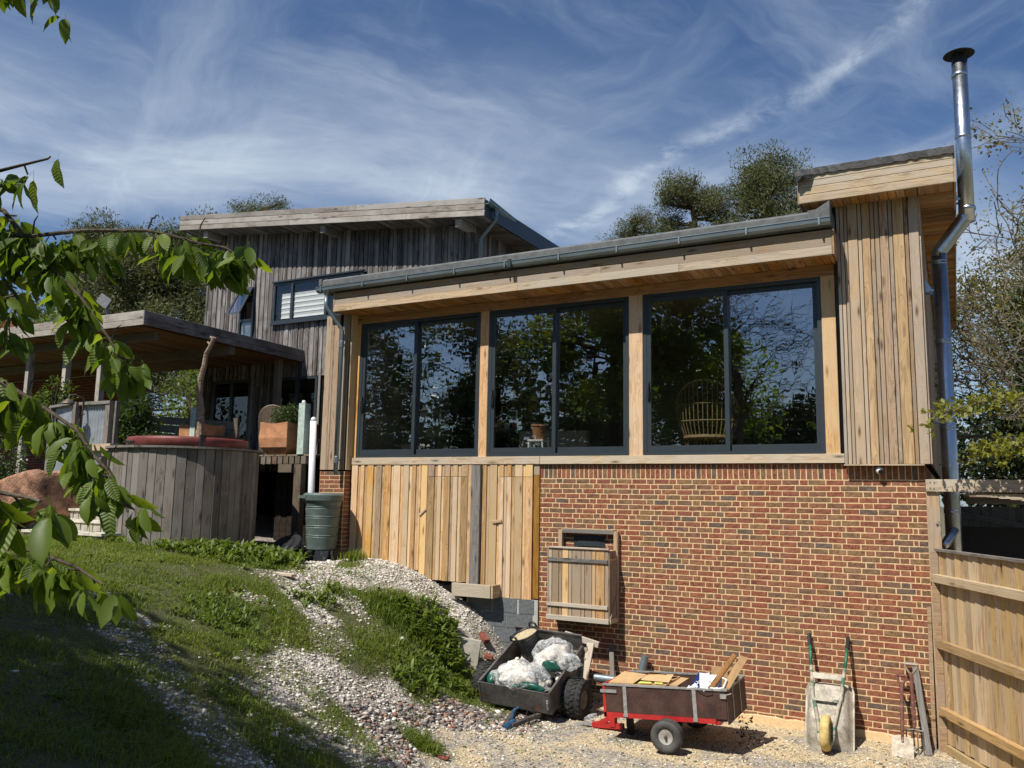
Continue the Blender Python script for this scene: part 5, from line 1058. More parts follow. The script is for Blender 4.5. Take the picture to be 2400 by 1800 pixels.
while s < Lg:
    wd = .10; board('gate_board', gp(s+wd/2, -3.10+rr.uniform(-.01, .01), -.01-.006*(i % 2)), gp(s+wd/2, -.855, -.01-.006*(i % 2)), wd+.012, .014, (GN+GD*.06), M['gate'], GT); s += wd; i += 1
for z, s0 in ((-1.185, -.09), (-1.955, -.0), (-2.735, .0)): board('gate_rail', gp(s0, z, .035), gp(Lg, z, .035), .10, .07, GN, M['gate'], GT)
board('gate_cap', gp(-.03, -.845, .0), gp(Lg, -.845, 0), .06, .03, (0, 0, 1), M['greyfence'], GT); board('gravel_board', gp(.05, -3.15, .02), gp(Lg, -3.17, .02), .10, .04, GN, M['gate'], GT); MB().box(.02, .10, -.22, -.14, -3.2, -.86).build('hanging_stile', M['larch_tower'], GT)
RFN = thing('rear_fence', 'grey close-boarded fence with a sloping end seen behind the gateway', 'fence', (1, 5, -3)); f0 = Vector((.15, 7.6, 0)); s = 0
while s < 6.2:
    zt = -.33 if s < 3.55 else -.33-(s-3.55)*.33; p = f0+GD*s; board('fence_board', p+Vector((0, 0, -2.9)), p+Vector((0, 0, zt)), .115, .014, GN, M['greyfence'], RFN); s += .108
board('fence_rail', f0+GD*0+GN*.04+Vector((0, 0, -.42)), f0+GD*6.2+GN*.04+Vector((0, 0, -.95)), .09, .05, GN, M['greyfence'], RFN)
tag(MB().box(.37, 3.3, 1.9, 1.96, -3.2, -.60).build('shade_panel', M['black']), 'matt black panel added for the dark shade behind the gate', 'panel')  # added black sheet standing in for the shade under the gateway roof
tag(MB().bar((-.045, -.12, -3.25), (-.03, -.03, -1.55), .045, .03, NY).build('timber_stake', M['larch_tower']), 'thin brown upright stake against the end of the brick wall', 'stake')
o = board('grey_batten', (-.09, -.45, -3.2), (-.215, -.06, -2.28), .07, .035, NY, M['greyfence'], None); tag(o, 'weathered grey batten leaning beside the garden fork', 'timber')
# spade and fork
def dhandle(b, c, u, w_=.11, h=.12, metal=True):
    """D grip at c; u = shaft direction (up)"""
    u = Vector(u).normalized(); s = Vector((1, 0, 0)); c = Vector(c); b.tube([c, c+u*.04+s*w_*.25, c+u*h*.7+s*w_*.5, c+u*h+s*w_*.48], .014, 6); b.tube([c, c+u*.04-s*w_*.25, c+u*h*.7-s*w_*.5, c+u*h-s*w_*.48], .014, 6); b.tube([c+u*h-s*w_*.6, c+u*h+s*w_*.6], .019, 7)
SP = thing('spade', 'old spade with square dusty blade leaning on the brick wall', 'spade', (-.36, -.66, -3.2)); a0 = Vector((-.36, -.66, -3.21)); a1 = Vector((-.37, -.10, -2.35)); u = (a1-a0).normalized(); nrm = Vector((0, -u.z, u.y))
q = lambda s, x, o=0: a0 + u*s + Vector((x, 0, 0)) + nrm*o
b = MB(); b.add([q(0, -.118), q(0, 0, .006), q(0, .118), q(.24, -.112), q(.24, 0, .022), q(.24, .112)] + [q(0, -.118, -.004), q(0, 0, .002), q(0, .118, -.004), q(.24, -.112, -.004), q(.24, 0, .018), q(.24, .112, -.004)], [(0, 1, 4, 3), (1, 2, 5, 4), (7, 6, 9, 10), (8, 7, 10, 11), (6, 0, 3, 9), (2, 8, 11, 5), (3, 4, 10, 9), (4, 5, 11, 10)]); b.build('blade', M['blade'], SP)
MB().tube([q(.17, 0, .02), q(.30, 0, .012), q(.45, 0), q(.88, 0)], [.014, .021, .021, .021], 8).build('shaft', M['old_handle'], SP); b = MB(); dhandle(b, q(.86, 0), u); b.build('handle', M['old_handle'], SP)
FK = thing('garden_fork', 'rusty garden fork standing between the spade and the grey batten', 'fork', (-.24, -.42, -3.2)); a0 = Vector((-.23, -.47, -3.22)); a1 = Vector((-.265, -.07, -2.25)); u = (a1-a0).normalized(); nrm = Vector((0, -u.z, u.y)); b = MB()
for k in range(4): x = -.09+.06*k; b.tube([q(0, x), q(.10, x, .01), q(.27, x, .012)], [.004, .008, .009], 6)
b.tube([q(.28, -.095, .01), q(.29, 0, .012), q(.28, .095, .01)], .011, 6).build('tines', M['grey_steel'], FK); MB().tube([q(.28, 0, .01), q(.42, 0, .004), q(.95, 0)], [.014, .021, .021], 8).build('shaft', M['old_handle'], FK); b = MB(); dhandle(b, q(.92, 0), u, .13, .13); b.build('handle', M['driftwood'], FK)
# ------------------------------------------------------------------ wheelbarrow tipped up against the wall
WB = thing('wheelbarrow', 'mortar-caked wheelbarrow tipped up against the brick wall', 'wheelbarrow', (-1.15, -.6, -3.2)); a0 = Vector((-1.165, -.88, -3.0)); a1 = Vector((-1.21, -.09, -1.97)); u = (a1-a0).normalized(); nrm = Vector((0, -u.z, u.y)); q = lambda s, x, o=0: a0 + u*s + Vector((x, 0, 0)) + nrm*o
b = MB(); ns = 26; secs = [(-.13, .24, -.245, .0), (-.05, .26, -.25, .02), (.02, .225, -.17, .0)]
def tray(s, o, hw): return q(s, hw, o)
def rect(sa, sb, hw, o, rr_=.08):
    pts = []
    for cx2, cs, a0_ in ((hw-rr_, sb-rr_, 0), (-(hw-rr_), sb-rr_, 90), (-(hw-rr_), sa+rr_, 180), (hw-rr_, sa+rr_, 270)):
        for k in range(7): a = R(a0_+90*k/6); pts.append(q(cs+rr_*math.sin(a), cx2+rr_*math.cos(a), o))
    return pts
rings = [rect(-.13, .76, .275, -.30, .10), rect(-.115, .745, .262, -.29, .10), rect(-.04, .70, .235, -.16, .09), rect(.06, .62, .20, -.055, .08), rect(.10, .58, .17, -.035, .06)]
n = len(rings[0]); b.add([p for r_ in rings for p in r_], [(k*n+i, k*n+(i+1) % n, (k+1)*n+(i+1) % n, (k+1)*n+i) for k in range(len(rings)-1) for i in range(n)] + [tuple((len(rings)-1)*n+i for i in range(n))]); b.build('tray', M['barrow'], WB, smooth=True)
MB().tube(rect(-.135, .765, .278, -.30, .10), .011, 6, closed=True).build('tray_rim', M['barrow'], WB, smooth=True)
b = MB(); bg = MB(); hg = MB()
for s_ in (-1, 1):
    b.tube([q(-.10, .02*s_, .0), q(-.13, .06*s_, .0), q(-.08, .075*s_, .0), q(.10, .09*s_, .0), q(.34, .135*s_, -.005), q(.46, .165*s_, -.01), q(.74, .185*s_, -.03), q(.86, .20*s_, -.05)], .023, 8)
    bg.tube([q(.85, .20*s_, -.05), q(1.02, .215*s_, -.055), q(1.16, .225*s_, -.05)], .021, 8); hg.tube([q(1.14, .225*s_, -.05), q(1.30, .235*s_, -.045)], .025, 8)
    b.tube([q(.45, .165*s_, -.01), q(.22, .21*s_, -.16), q(.16, .22*s_, -.22)], .016, 6)
b.build('frame', M['barrow_tube'], WB, smooth=True); bg.build('handle_tube', M['green_tube'], WB, smooth=True); hg.build('grip', M['black'], WB)
MB().bar(q(.72, -.19, -.02), q(.72, .19, -.02), .075, .012, nrm).build('cross_plate', M['barrow'], WB); MB().bar(q(.40, -.14, .01), q(.40, .14, .01), .035, .01, nrm).build('cross_bar', M['barrow_tube'], WB)
wc = Vector((-1.16, -.905, -2.995)); ax = Matrix(((0, 0, 1), (1, 0, 0), (0, 1, 0)))                # lathe axis turned to X
MB().lathe([(.11, -.035), (.16, -.055), (.19, -.045), (.203, -.02), (.206, 0), (.203, .02), (.19, .045), (.16, .055), (.11, .035), (.11, -.035)], 36, wc, mat3=ax, cap=False).build('tyre', M['tan_tyre'], WB, smooth=True); MB().lathe([(.03, -.05), (.11, -.03), (.112, .03), (.03, .05)], 24, wc, mat3=ax).tube([wc-Vector((.10, 0, 0)), wc+Vector((.10, 0, 0))], .012, 8).build('wheel_hub', M['barrow_tube'], WB)
# ------------------------------------------------------------------ weathered boards and pipes leaning behind the trailers
PL = thing('ledged_door', 'old ledged timber door leaning against the wall behind the grey trailer', 'door', (-4.45, -.3, -3.2))
for k, (x0, x1, zb, zt) in enumerate(((-4.80, -4.70, -3.15, -2.30), (-4.69, -4.58, -3.15, -2.28), (-4.57, -4.45, -3.2, -2.42), (-4.42, -4.315, -3.12, -2.34))): board('door_board', ((x0+x1)/2, -.80-.02*(k == 3), zb), ((x0+x1)/2, -.40-.02*(k == 3), zt), x1-x0, .024, NY, M['drum'] if k < 2 else M['pale_wood'], PL)
for zc in (-2.45, -2.58, -2.72): board('ledge_board', (-4.85, -.47-(-2.4-zc)*.4, zc+.06), (-4.40, -.47-(-2.4-zc)*.4, zc), .10, .022, NY, M['pale_wood'], PL)
board('top_rail', (-4.78, -.40, -2.255), (-4.255, -.40, -2.36), .085, .04, NY, M['pale_wood'], PL)
o = board('leaning_plank', (-4.02, -.42, -3.22), (-4.20, -.05, -2.40), .07, .025, NY, M['drum'], None); tag(o, 'narrow dark plank leaning on the bricks right of the ledged door', 'plank')
tag(MB().lathe([(.055, -.32), (.055, .30), (.047, .30), (.047, -.3)], 18, (-3.71, -.17, -2.78), mat3=rotm3('Y', 10) @ rotm3('X', -8)).build('grey_pipe', M['galv']), 'upright grey plastic pipe end against the brick wall', 'pipe'); tag(MB().lathe([(.055, -.45), (.055, .45)], 18, (-3.85, -.45, -2.80), mat3=rotm3('Y', 90)).build('grey_pipe', M['galv']), 'grey plastic pipe lying level behind the red trailer', 'pipe')
# ------------------------------------------------------------------ red garden trailer
RT = thing('red_trailer', 'red two-wheeled garden trailer with brown ply sides full of cardboard', 'trailer', (-2.82, -1.35, -3.2), rot=Matrix.Rotation(R(-4.1), 3, 'Y'))
def lb(name, x0, x1, y0, y1, z0, z1, m, par=RT, label=None): return MB().box(x0, x1, y0, y1, z0, z1).local(name, M[m], par, label=label)
lb('bed', -.74, .74, -.44, .44, .345, .36, 'brown_ply'); 
MB().box(-.76, .62, -.462, -.43, .315, .37).box(-.76, .62, .43, .462, .315, .37).box(-.765, -.73, -.462, .462, .31, .70).box(.60, .66, -.44, .44, .30, .345).local('red_frame', M['red_paint'], RT)
lb('side_panel', -.728, .75, -.458, -.442, .372, .685, 'brown_ply'); lb('side_panel', -.728, .75, .442, .458, .372, .685, 'brown_ply'); lb('tailgate', .752, .768, -.45, .45, .315, .685, 'brown_ply')
MB().box(-.765, .772, -.470, -.436, .683, .703).box(-.765, .772, .436, .470, .683, .703).box(.742, .772, -.436, .436, .683, .703).local('top_rail', M['zinc'], RT)
for x in (-.50, .36): MB().box(x, x+.045, -.468, -.4585, .33, .682).box(x-.005, x+.05, -.476, -.4585, .33, .36).local('strap', M['zinc'], RT)
for y in (-.22, .14): MB().box(.7685, .775, y, y+.03, .33, .682).local('strap', M['zinc'], RT)
MB().box(-.79, -.58, -.474, -.459, .60, .635).local('hinge', M['zinc'], RT); MB().box(.69, .76, -.474, -.459, .60, .65).tube([(.75, -.47, .64), (.80, -.48, .655), (.82, -.46, .66)], .006, 5).local('latch', M['zinc'], RT)
MB().bar((-.60, 0, .33), (-1.04, 0, .11), .06, .06).bar((-.70, 0, .10), (-1.12, 0, .10), .07, .06).box(-.87, -.80, -.05, .05, .10, .20).local('drawbar', M['red_paint'], RT); MB().bar((-1.10, 0, .11), (-1.36, .0, .085), .05, .03).local('tongue', M['zinc'], RT)
MB().box(-.64, -.575, -.05, .05, -.0, .33).local('prop_leg', M['black'], RT); MB().bar((-.6, -.1, .33), (.1, -.1, .2), .04, .04).box(-.3, .3, -.3, .3, .27, .315).tube([(.07, -.62, .205), (.07, .62, .205)], .018, 8).box(.0, .14, -.43, -.36, .2, .34).box(.0, .14, .36, .43, .2, .34).local('axle', M['black'], RT)
def wheel(par, c, r, wd, tyre, rimm, rim_r, tread=0, seg=40):
    """wheel about local X-Y plane axis along local Y"""
    wl = bpy.data.objects.new('wheel', None); put(wl, PW[par.name] @ Matrix.Translation(c), par); ay = rotm3('X', 90); h = wd/2
    MB().lathe([(rim_r, -h*.75), (r*.75, -h), (r*.92, -h*.92), (r*.985, -h*.6), (r, -h*.2), (r, h*.2), (r*.985, h*.6), (r*.92, h*.92), (r*.75, h), (rim_r, h*.75), (rim_r, -h*.75)], seg, mat3=ay, cap=False).local('tyre', M[tyre], wl, smooth=True)
    b = MB()
    if tread:
        for k in range(tread):
            a = 2*math.pi*k/tread
            for j, (y0, y1, tw_) in enumerate(((-h*.98, -h*.40, .5), (-h*.34, h*.02, -.5), (h*.06, h*.42, .5), (h*.46, h*.98, -.5))):
                a2 = a + (j % 2)*math.pi/tread; rm = Matrix.Rotation(a2, 3, 'Y'); da = .55*math.pi/tread*r*1.05; sk = tw_*da*.9
                b.prism([rm @ Vector(p) for p in ((-da-sk, y0, r*.955), (da-sk, y0, r*.955), (da+sk, y1, r*.955), (-da+sk, y1, r*.955))], rm @ Vector((0, 0, r*.085)))
        b.local('tread_block', M[tyre], wl); wl.children[-1]['kind'] = 'stuff'
    else:
        for k in range(44):
            a = 2*math.pi*k/44; rm = Matrix.Rotation(a, 3, 'Y'); b.prism([rm @ Vector(p) for p in ((-.007, -h*.7, r*.97), (.007, -h*.7, r*.97), (.007, h*.7, r*.97), (-.007, h*.7, r*.97))], rm @ Vector((0, 0, r*.035)))
        b.local('tread_block', M[tyre], wl); wl.children[-1]['kind'] = 'stuff'
    MB().lathe([(0, -h*.55), (rim_r*.3, -h*.6), (rim_r*.35, -h*.3), (rim_r*.75, -h*.3), (rim_r*.9, -h*.72), (rim_r*1.03, -h*.78), (rim_r*1.03, h*.78), (0, h*.6)], 28, mat3=ay, cap=False).local('rim', M[rimm], wl, smooth=False)
    MB().lathe([(.018, 0), (.018, .03), (.01, .045)], 10, (0, -h*.6, 0), mat3=ay).local('hub_nut', M['grey_steel'], wl); return wl
wheel(RT, (.075, -.62, .185), .185, .16, 'tyre_grey', 'rim', .082); wheel(RT, (.075, .62, .185), .185, .16, 'tyre_grey', 'rim', .082)
RW = PW[RT.name]
def in_rt(b, name, m, label, cat, smooth=False):
    o = bpy.data.objects.new(name, b.mesh(name, M[m], smooth=smooth)); put(o, RW.copy()); return tag(o, label, cat)
def obx(b, c, dims, Rm=None):
    t_ = MB().box(-dims[0]/2, dims[0]/2, -dims[1]/2, dims[1]/2, -dims[2]/2, dims[2]/2); Rm = Rm or Matrix.Identity(3); b.add([Vector(c)+Rm @ Vector(v) for v in t_.v], t_.f); return b
# flattened carton with raised flaps
K = thing('open_carton', 'wide open cardboard carton with yellow print inside, in the red trailer', 'box', (-3.1, -1.4, -2.8), rot=Matrix.Rotation(R(-4.1), 3, 'Y')); KO = RW.inverted() @ PW[K.name]
b = MB().box(-.70, .02, -.42, -.41, .37, .705).box(-.70, -.69, -.42, .22, .37, .70).box(.01, .02, -.42, .22, .37, .70).box(-.70, .02, .21, .22, .37, .70).xf(KO.inverted()); b.local('carton_wall', M['card'], K)
b = MB().add([(-.70, -.42, .71), (-.38, -.42, .708), (-.34, -.02, .752), (-.66, .05, .765)], [(0, 1, 2, 3)]).add([(-.40, .20, .71), (.0, .20, .71), (-.08, -.06, .775), (-.30, -.02, .78)], [(0, 1, 2, 3)]).add([(-.38, -.20, .715), (.02, -.25, .71), (.015, -.02, .765), (-.30, -.06, .758)], [(0, 1, 2, 3)]).xf(KO.inverted()); b.local('carton_flap', M['card'], K)
MB().add([(-.68, -.40, .69), (-.05, -.40, .685), (-.05, .2, .69), (-.68, .2, .69)], [(0, 1, 2, 3)]).xf(KO.inverted()).local('carton_filling', M['card_dark'], K)
MB().add([(-.34, -.36, .709), (-.17, -.37, .712), (-.18, -.30, .716), (-.33, -.29, .716), (-.13, -.36, .712), (-.03, -.37, .711), (-.04, -.30, .715), (-.14, -.29, .716)], [(0, 1, 2, 3), (4, 5, 6, 7)]).xf(KO.inverted()).local('printed_sheet', M['yellow_print'], K)
MB().box(-.53, -.50, -.4225, -.4205, .66, .70).xf(KO.inverted()).local('paper_sticker', M['paper'], K)
o = in_rt(obx(MB(), (-.02, .0, .68), (.28, .5, .012), rotm3('Y', 4)), 'cardboard_sheet', 'card', 'plain cardboard sheet lying flat between the open carton and the blue box', 'cardboard')
BX = thing('blue_carton', 'blue printed carton tipped on its end in the red trailer', 'box', (-2.6, -1.45, -2.6), rot=(Matrix.Rotation(R(-4.1), 3, 'Y') @ rotm3('Z', 8) @ rotm3('Y', 34))); obx(MB(), (0, 0, .06), (.11, .16, .36)).local('carton', M['blue_card'], BX)
b = MB()
for (x0, x1, z0, z1) in ((-.035, .0, .10, .13), (-.03, .03, .15, .157), (.01, .04, .17, .21), (-.04, .035, -.02, -.005)): b.box(x0, x1, -.0815, -.0805, z0, z1)
for a in range(3): b.tube([(-.045+.03*a, -.081, -.11), (-.03+.03*a, -.081, -.055), (-.02+.03*a, -.081, -.075), (-.035+.03*a, -.081, -.085), (-.018+.03*a, -.081, -.115)], .004, 4)
b.local('printed_lettering', M['paper'], BX)
pb = MB(); v = [(-.13, 0, 0), (.13, 0, .015), (.15, .02, .22), (.02, .04, .19), (-.12, .02, .235), (.0, -.015, .11), (.0, .05, .21)]
pb.add([(x+.52, y-.24, z+.60) for x, y, z in v], [(0, 1, 5), (1, 2, 5), (2, 3, 5), (3, 4, 5), (4, 0, 5), (2, 6, 3), (3, 6, 4)]); obx(pb, (.53, -.15, .70), (.2, .03, .17), rotm3('X', -20)); in_rt(pb, 'paper_bag', 'paper', 'crumpled white paper bag beside the blue carton', 'bag')
pb = MB(); rr = random.Random(3)
for k in range(9): obx(pb, (.46+rr.uniform(-.14, .14), -.36+rr.uniform(-.05, .05), .67+rr.uniform(-.02, .03)), (.12, .06, .02), rotm3('Z', rr.uniform(0, 180)) @ rotm3('X', rr.uniform(-40, 40)))
in_rt(pb, 'paper_scrap', 'paper', 'torn white wrapping with dark scraps at the trailer edge', 'paper')
in_rt(MB().tube([(.38, -.35, .70), (.46, -.40, .80), (.56, -.36, .86), (.50, -.30, .84)], .006, 6).tube([(.62, -.2, .80), (.74, -.3, .78), (.72, -.42, .71), (.62, -.46, .70)], .009, 6), 'white_flex', 'paper', 'looped white cord hanging over the white paper bag', 'cord'); in_rt(MB().tube([(.40, -.445, .71), (.44, -.475, .68), (.52, -.485, .655), (.60, -.482, .665), (.61, -.475, .69)], .005, 6), 'black_flex', 'black', 'black cable drooping over the side of the red trailer', 'cable')
b = obx(MB(), (.60, .12, .72), (.30, .26, .01), rotm3('X', 76)); obx(b, (.74, .0, .72), (.01, .26, .24), rotm3('Z', -10)); obx(b, (.45, .02, .70), (.01, .26, .2), rotm3('Z', 10)); in_rt(b, 'brown_carton', 'card_dark', 'brown carton standing open behind the white paper bag', 'box')
o = board('plank_offcut', RW @ Vector((.53, -.43, .64)), RW @ Vector((.79, -.02, 1.02)), .06, .03, (0, -1, .3), M['soffit_old'], None); tag(o, 'brown plank offcut propped in the corner of the red trailer', 'timber'); in_rt(MB().prism([(.66, -.40, .66), (.83, .06, 1.0), (.91, .08, .97), (.765, -.40, .68)], (.012, .0, .004)), 'card_panel', 'card_dark', 'brown card panel propped against the trailer tailgate', 'cardboard')
# dried weeds caught under the tailgate
rg = np.random.default_rng(5); n = 60; v, f = leaf_quads(np.stack([rg.normal(-2.03, .05, n), rg.normal(-1.2, .12, n), rg.uniform(-3.15, -2.82, n)], 1), .05, .4, None, 1, .4, rg); o = np_obj('dry_weed', v, f, M['bark_dark'], 4, label='withered dark weed hanging below the red trailer tailgate', cat='plant', kind='stuff')
# ------------------------------------------------------------------ grey tipping trailer
GTm = (Matrix.Rotation(R(22), 3, 'X') @ Matrix.Rotation(R(2.2), 3, 'Y'))
TT = thing('grey_trailer', 'rusty grey steel trailer with chunky tyres, tipped forward onto its drawbar', 'trailer', (-4.985, -1.5, -3.075), rot=GTm); 
def lt(name, b, m, label=None): return b.local(name, M[m], TT, label=label)
lt('front_panel', MB().box(-.525, .525, -.012, .0, .0, .30), 'grey_steel', 'front panel with rust patches'); lt('side_panel', MB().box(-.525, -.512, .001, 1.16, 0, .30).box(-.535, -.505, .001, 1.16, .295, .315), 'grey_steel'); lt('side_panel', MB().box(.512, .525, .001, 1.16, 0, .30).box(.505, .535, .001, 1.16, .295, .315), 'grey_steel')
lt('rear_panel', MB().box(-.525, .525, 1.162, 1.175, .0, .46).box(-.53, .53, 1.155, 1.185, .455, .475), 'grey_steel'); lt('bed', MB().box(-.525, .525, 0, 1.16, -.02, -.001), 'grey_steel')
lt('catch', MB().box(.47, .50, -.022, -.0125, .06, .20).tube([(.485, -.03, .10), (.485, -.03, .17)], .01, 6), 'zinc'); lt('corner_post', MB().box(-.545, -.515, -.02, .0, .0, .30), 'grey_steel')
iw = PW[TT.name].inverted(); h0 = iw @ Vector((-4.78, -2.16, -3.15)); hc = [iw @ Vector(p) for p in ((-4.79, -2.20, -3.17), (-4.74, -2.02, -3.10))]
lt('drawbar', MB().bar((-.02, .0, -.05), h0+Vector((-.03, .03, .0)), .05, .05).bar((.34, .0, -.05), h0+Vector((.05, .05, 0)), .05, .05), 'grey_steel'); lt('hitch', MB().tube([hc[0], hc[0]+(hc[1]-hc[0])*.35, hc[1]], [.055, .05, .03], 10).tube([iw @ Vector((-4.77, -2.05, -3.12)), iw @ Vector((-4.76, -2.00, -2.98)), iw @ Vector((-4.72, -1.94, -2.95))], .016, 8), 'blue_steel')
lt('safety_chain', MB().tube([iw @ Vector(p) for p in ((-4.66, -1.85, -2.98), (-4.55, -1.83, -3.02), (-4.50, -1.86, -3.12), (-4.58, -1.88, -3.16), (-4.66, -1.86, -3.08), (-4.64, -1.84, -3.0))], .008, 6), 'black'); lt('axle', MB().tube([(-.62, .50, -.08), (.62, .50, -.08)], .025, 8).box(-.5, .5, .45, .55, -.08, -.02), 'black')
wx = Matrix.Rotation(R(90), 3, 'Z')
def knobby(c):
    # a wheel whose axle lies along local X
    w0 = len(bpy.data.objects); par = bpy.data.objects.new('wheel', None); put(par, PW[TT.name] @ Matrix.Translation(c) @ wx.to_4x4(), TT); r, wd = .27, .27; h = wd/2; ay = rotm3('X', 90)
    MB().lathe([(.12, -h*.8), (r*.8, -h), (r*.93, -h*.92), (r*.975, -h*.6), (r*.985, 0), (r*.975, h*.6), (r*.93, h*.92), (r*.8, h), (.12, h*.8), (.12, -h*.8)], 40, mat3=ay, cap=False).local('tyre', M['rubber'], par, smooth=True); b = MB(); tread = 22
    for k in range(tread):
        for j, (y0, y1, tw_) in enumerate(((-h*1.0, -h*.46, .8), (-h*.42, -.004, -.8), (.004, h*.42, .8), (h*.46, h*1.0, -.8))):
            a2 = 2*math.pi*(k+.5*(j % 2))/tread; rm = Matrix.Rotation(a2, 3, 'Y'); da = .42*math.pi/tread*r; sk = tw_*da*.8; lo = .955 if j in (1, 2) else .90
            b.prism([rm @ Vector(p) for p in ((-da-sk, y0, r*lo), (da-sk, y0, r*lo), (da+sk, y1, r*lo), (-da+sk, y1, r*lo))], rm @ Vector((0, 0, r*.075)))
    b.local('tread_block', M['rubber'], par); par.children[-1]['kind'] = 'stuff'; MB().lathe([(0, -h*.5), (.05, -h*.55), (.11, -h*.4), (.125, -h*.8), (.125, h*.8), (0, h*.5)], 24, mat3=ay, cap=False).local('rim', M['grey_steel'], par)
knobby((.66, .50, -.08)); knobby((-.70, .50, -.06))
TW = PW[TT.name]
def heap(c, r_, seed, amp=.25, sub=4):
    v, f = ico(sub); v = rough(v, amp, 3.0, seed); v = rough(v, amp*.5, 9, seed+1); return v*np.array(r_)+np.array(c), f
def sack(name, c, r_, label, seed, prints):
    T = thing(name, label, 'sack', TW @ Vector(c)); Wm = np.array(TW.to_3x3()); o0 = np.array(TW.translation)
    v, f = heap(c, [q_*.86 for q_ in r_], seed, .22); np_obj('rubble', v @ Wm.T + o0, f, M['rubble'], 3, T)
    v, f = heap(c, [q_*1.07 for q_ in r_], seed+7, .26); v[:, 2] = np.maximum(v[:, 2], .01); np_obj('film', v @ Wm.T + o0, f, M['film'], 3, T)
    for k, (pc, pr_) in enumerate(prints): v, f = heap(pc, pr_, seed+20+k, .3, 3); np_obj('printed_band', v @ Wm.T + o0, f, M['green_print'], 3, T)
sack('rubble_sack', (-.08, .30, .24), (.34, .26, .20), 'clear plastic sack of chalk rubble in the front of the grey trailer', 31, [((-.42, .22, .24), (.08, .12, .07)), ((.18, .12, .25), (.17, .05, .055)), ((-.03, .09, .23), (.06, .04, .05))]); sack('rubble_sack', (.22, .78, .30), (.24, .28, .20), 'clear plastic sack of pinkish rubble against the rear of the grey trailer', 47, [((.30, .52, .34), (.12, .05, .08))])
v, f = heap((.56, .62, .40), (.16, .13, .09), 91, .3, 3); T = thing('plastic_wrap', 'empty clear plastic sack hanging over the side of the grey trailer', 'sack', TW @ Vector((.56, .62, .40))); np_obj('film', v @ np.array(TW.to_3x3()).T + np.array(TW.translation), f, M['film'], 3, T)
b = MB(); rr = random.Random(12)
for k in range(130): v, f = ico(1); r_ = rr.uniform(.02, .06); v = v*np.array([rr.uniform(.7, 1.3) for _ in range(3)])*r_ + np.array([rr.uniform(-.45, .45), rr.uniform(.05, 1.1), rr.uniform(.02, .2)]); b.add(v, f)
o = in_rt(b, 'loose_rubble', 'rubble', None, None); o.matrix_basis = TW.copy(); o['kind'] = 'stuff'
# rubber trug of ballast
BK = thing('rubber_trug', 'black rubber trug filled with gravelly ballast at the back of the grey trailer', 'bucket', (-5.13, -.78, -2.50), rot=(Matrix.Rotation(R(20), 3, 'X') @ Matrix.Rotation(R(-14), 3, 'Y')))
MB().lathe([(.0, .0), (.135, .0), (.14, .02), (.20, .29), (.212, .30), (.205, .31), (.19, .295), (.185, .26)], 36, cap=False).local('tub', M['black_plastic'], BK, smooth=True); b = MB()
for k in range(9): b.lathe([(.146+.0066*k, .05+.022*k), (.150+.0066*k, .053+.022*k), (.1475+.0066*k, .058+.022*k)], 36, cap=False)
b.local('rib', M['black_plastic'], BK)
for a in (250, 75): c, s_ = math.cos(R(a)), math.sin(R(a)); tx, ty = -s_, c; MB().tube([(c*.205+tx*u_, s_*.205+ty*u_, z) for u_, z in ((-.07, .295), (-.06, .345), (-.03, .365), (.03, .365), (.06, .345), (.07, .295))], .016, 8).local('handle', M['black_plastic'], BK, smooth=True)
v, f = ico(4); v = rough(v, .08, 6, 3)*np.array([.19, .19, .045])+np.array([0, 0, .265]); o = bpy.data.objects.new('ballast', np_mesh('ballast', v, f, M['sand'], 3, True)); put(o, PW[BK.name].copy(), BK)
v, f = ico(1); o = np_obj('drink_bottle', (v*np.array([.11, .045, .045])) @ np.array(rotm3('Z', 40) @ rotm3('Y', -20)).T + np.array([-4.02, -1.25, -3.13]), f, M['film'], 3, label='crushed clear plastic bottle on the gravel between the two trailers', cat='bottle')
# ------------------------------------------------------------------ trees
def grow(mb, tips, p, d, L, r, lev, rr, split=(2, 4), bend=.22, up=.12, ratio=.68, side=None, minr=.006, along=True, n=5):
    """a branch and its offspring; tips collects (point, direction, level)"""
    pts = [p]; rad = [r]; q = p; e = d
    for i in range(n):
        e = (e + Vector((rr.gauss(0, bend), rr.gauss(0, bend), rr.gauss(0, bend)*.7+up*.4))).normalized(); q = q + e*(L/n); pts.append(q); rad.append(max(minr, r*(1-.5*(i+1)/n)))
    mb.tube(pts, rad, 5 if r < .08 else 8, cap=False)
    if lev <= 0: tips.append((q, e, L)); tips.append((pts[n//2+1], e, L)); return
    k = rr.randint(*split)
    for i in range(k):
        t_ = rr.uniform(.35, 1.0) if along and i else 1.0; j = min(n, max(1, int(round(t_*n)))); a = Vector((rr.gauss(0, 1), rr.gauss(0, 1), rr.gauss(0, .6))); a = (a - e*a.dot(e)).normalized()
        dd = (e*rr.uniform(.5, .9) + a*rr.uniform(.5, 1.0) + Vector((0, 0, up)) + (side*.35 if side else Vector())).normalized(); grow(mb, tips, pts[j], dd, L*ratio*rr.uniform(.75, 1.15), max(minr, rad[j]*.62), lev-1, rr, split, bend, up, ratio, side, minr, along, n)
def tree(name, label, base, trunk, leaves, bark='bark', group=None, cat='tree', seed=1):
    T = thing(name, label, cat, base, group=group); trunk.build('trunk', M[bark], T)
    if leaves is not None: np_obj('crown', leaves[0], leaves[1], M[leaves[2]], 4, T, kind='stuff')
    return T
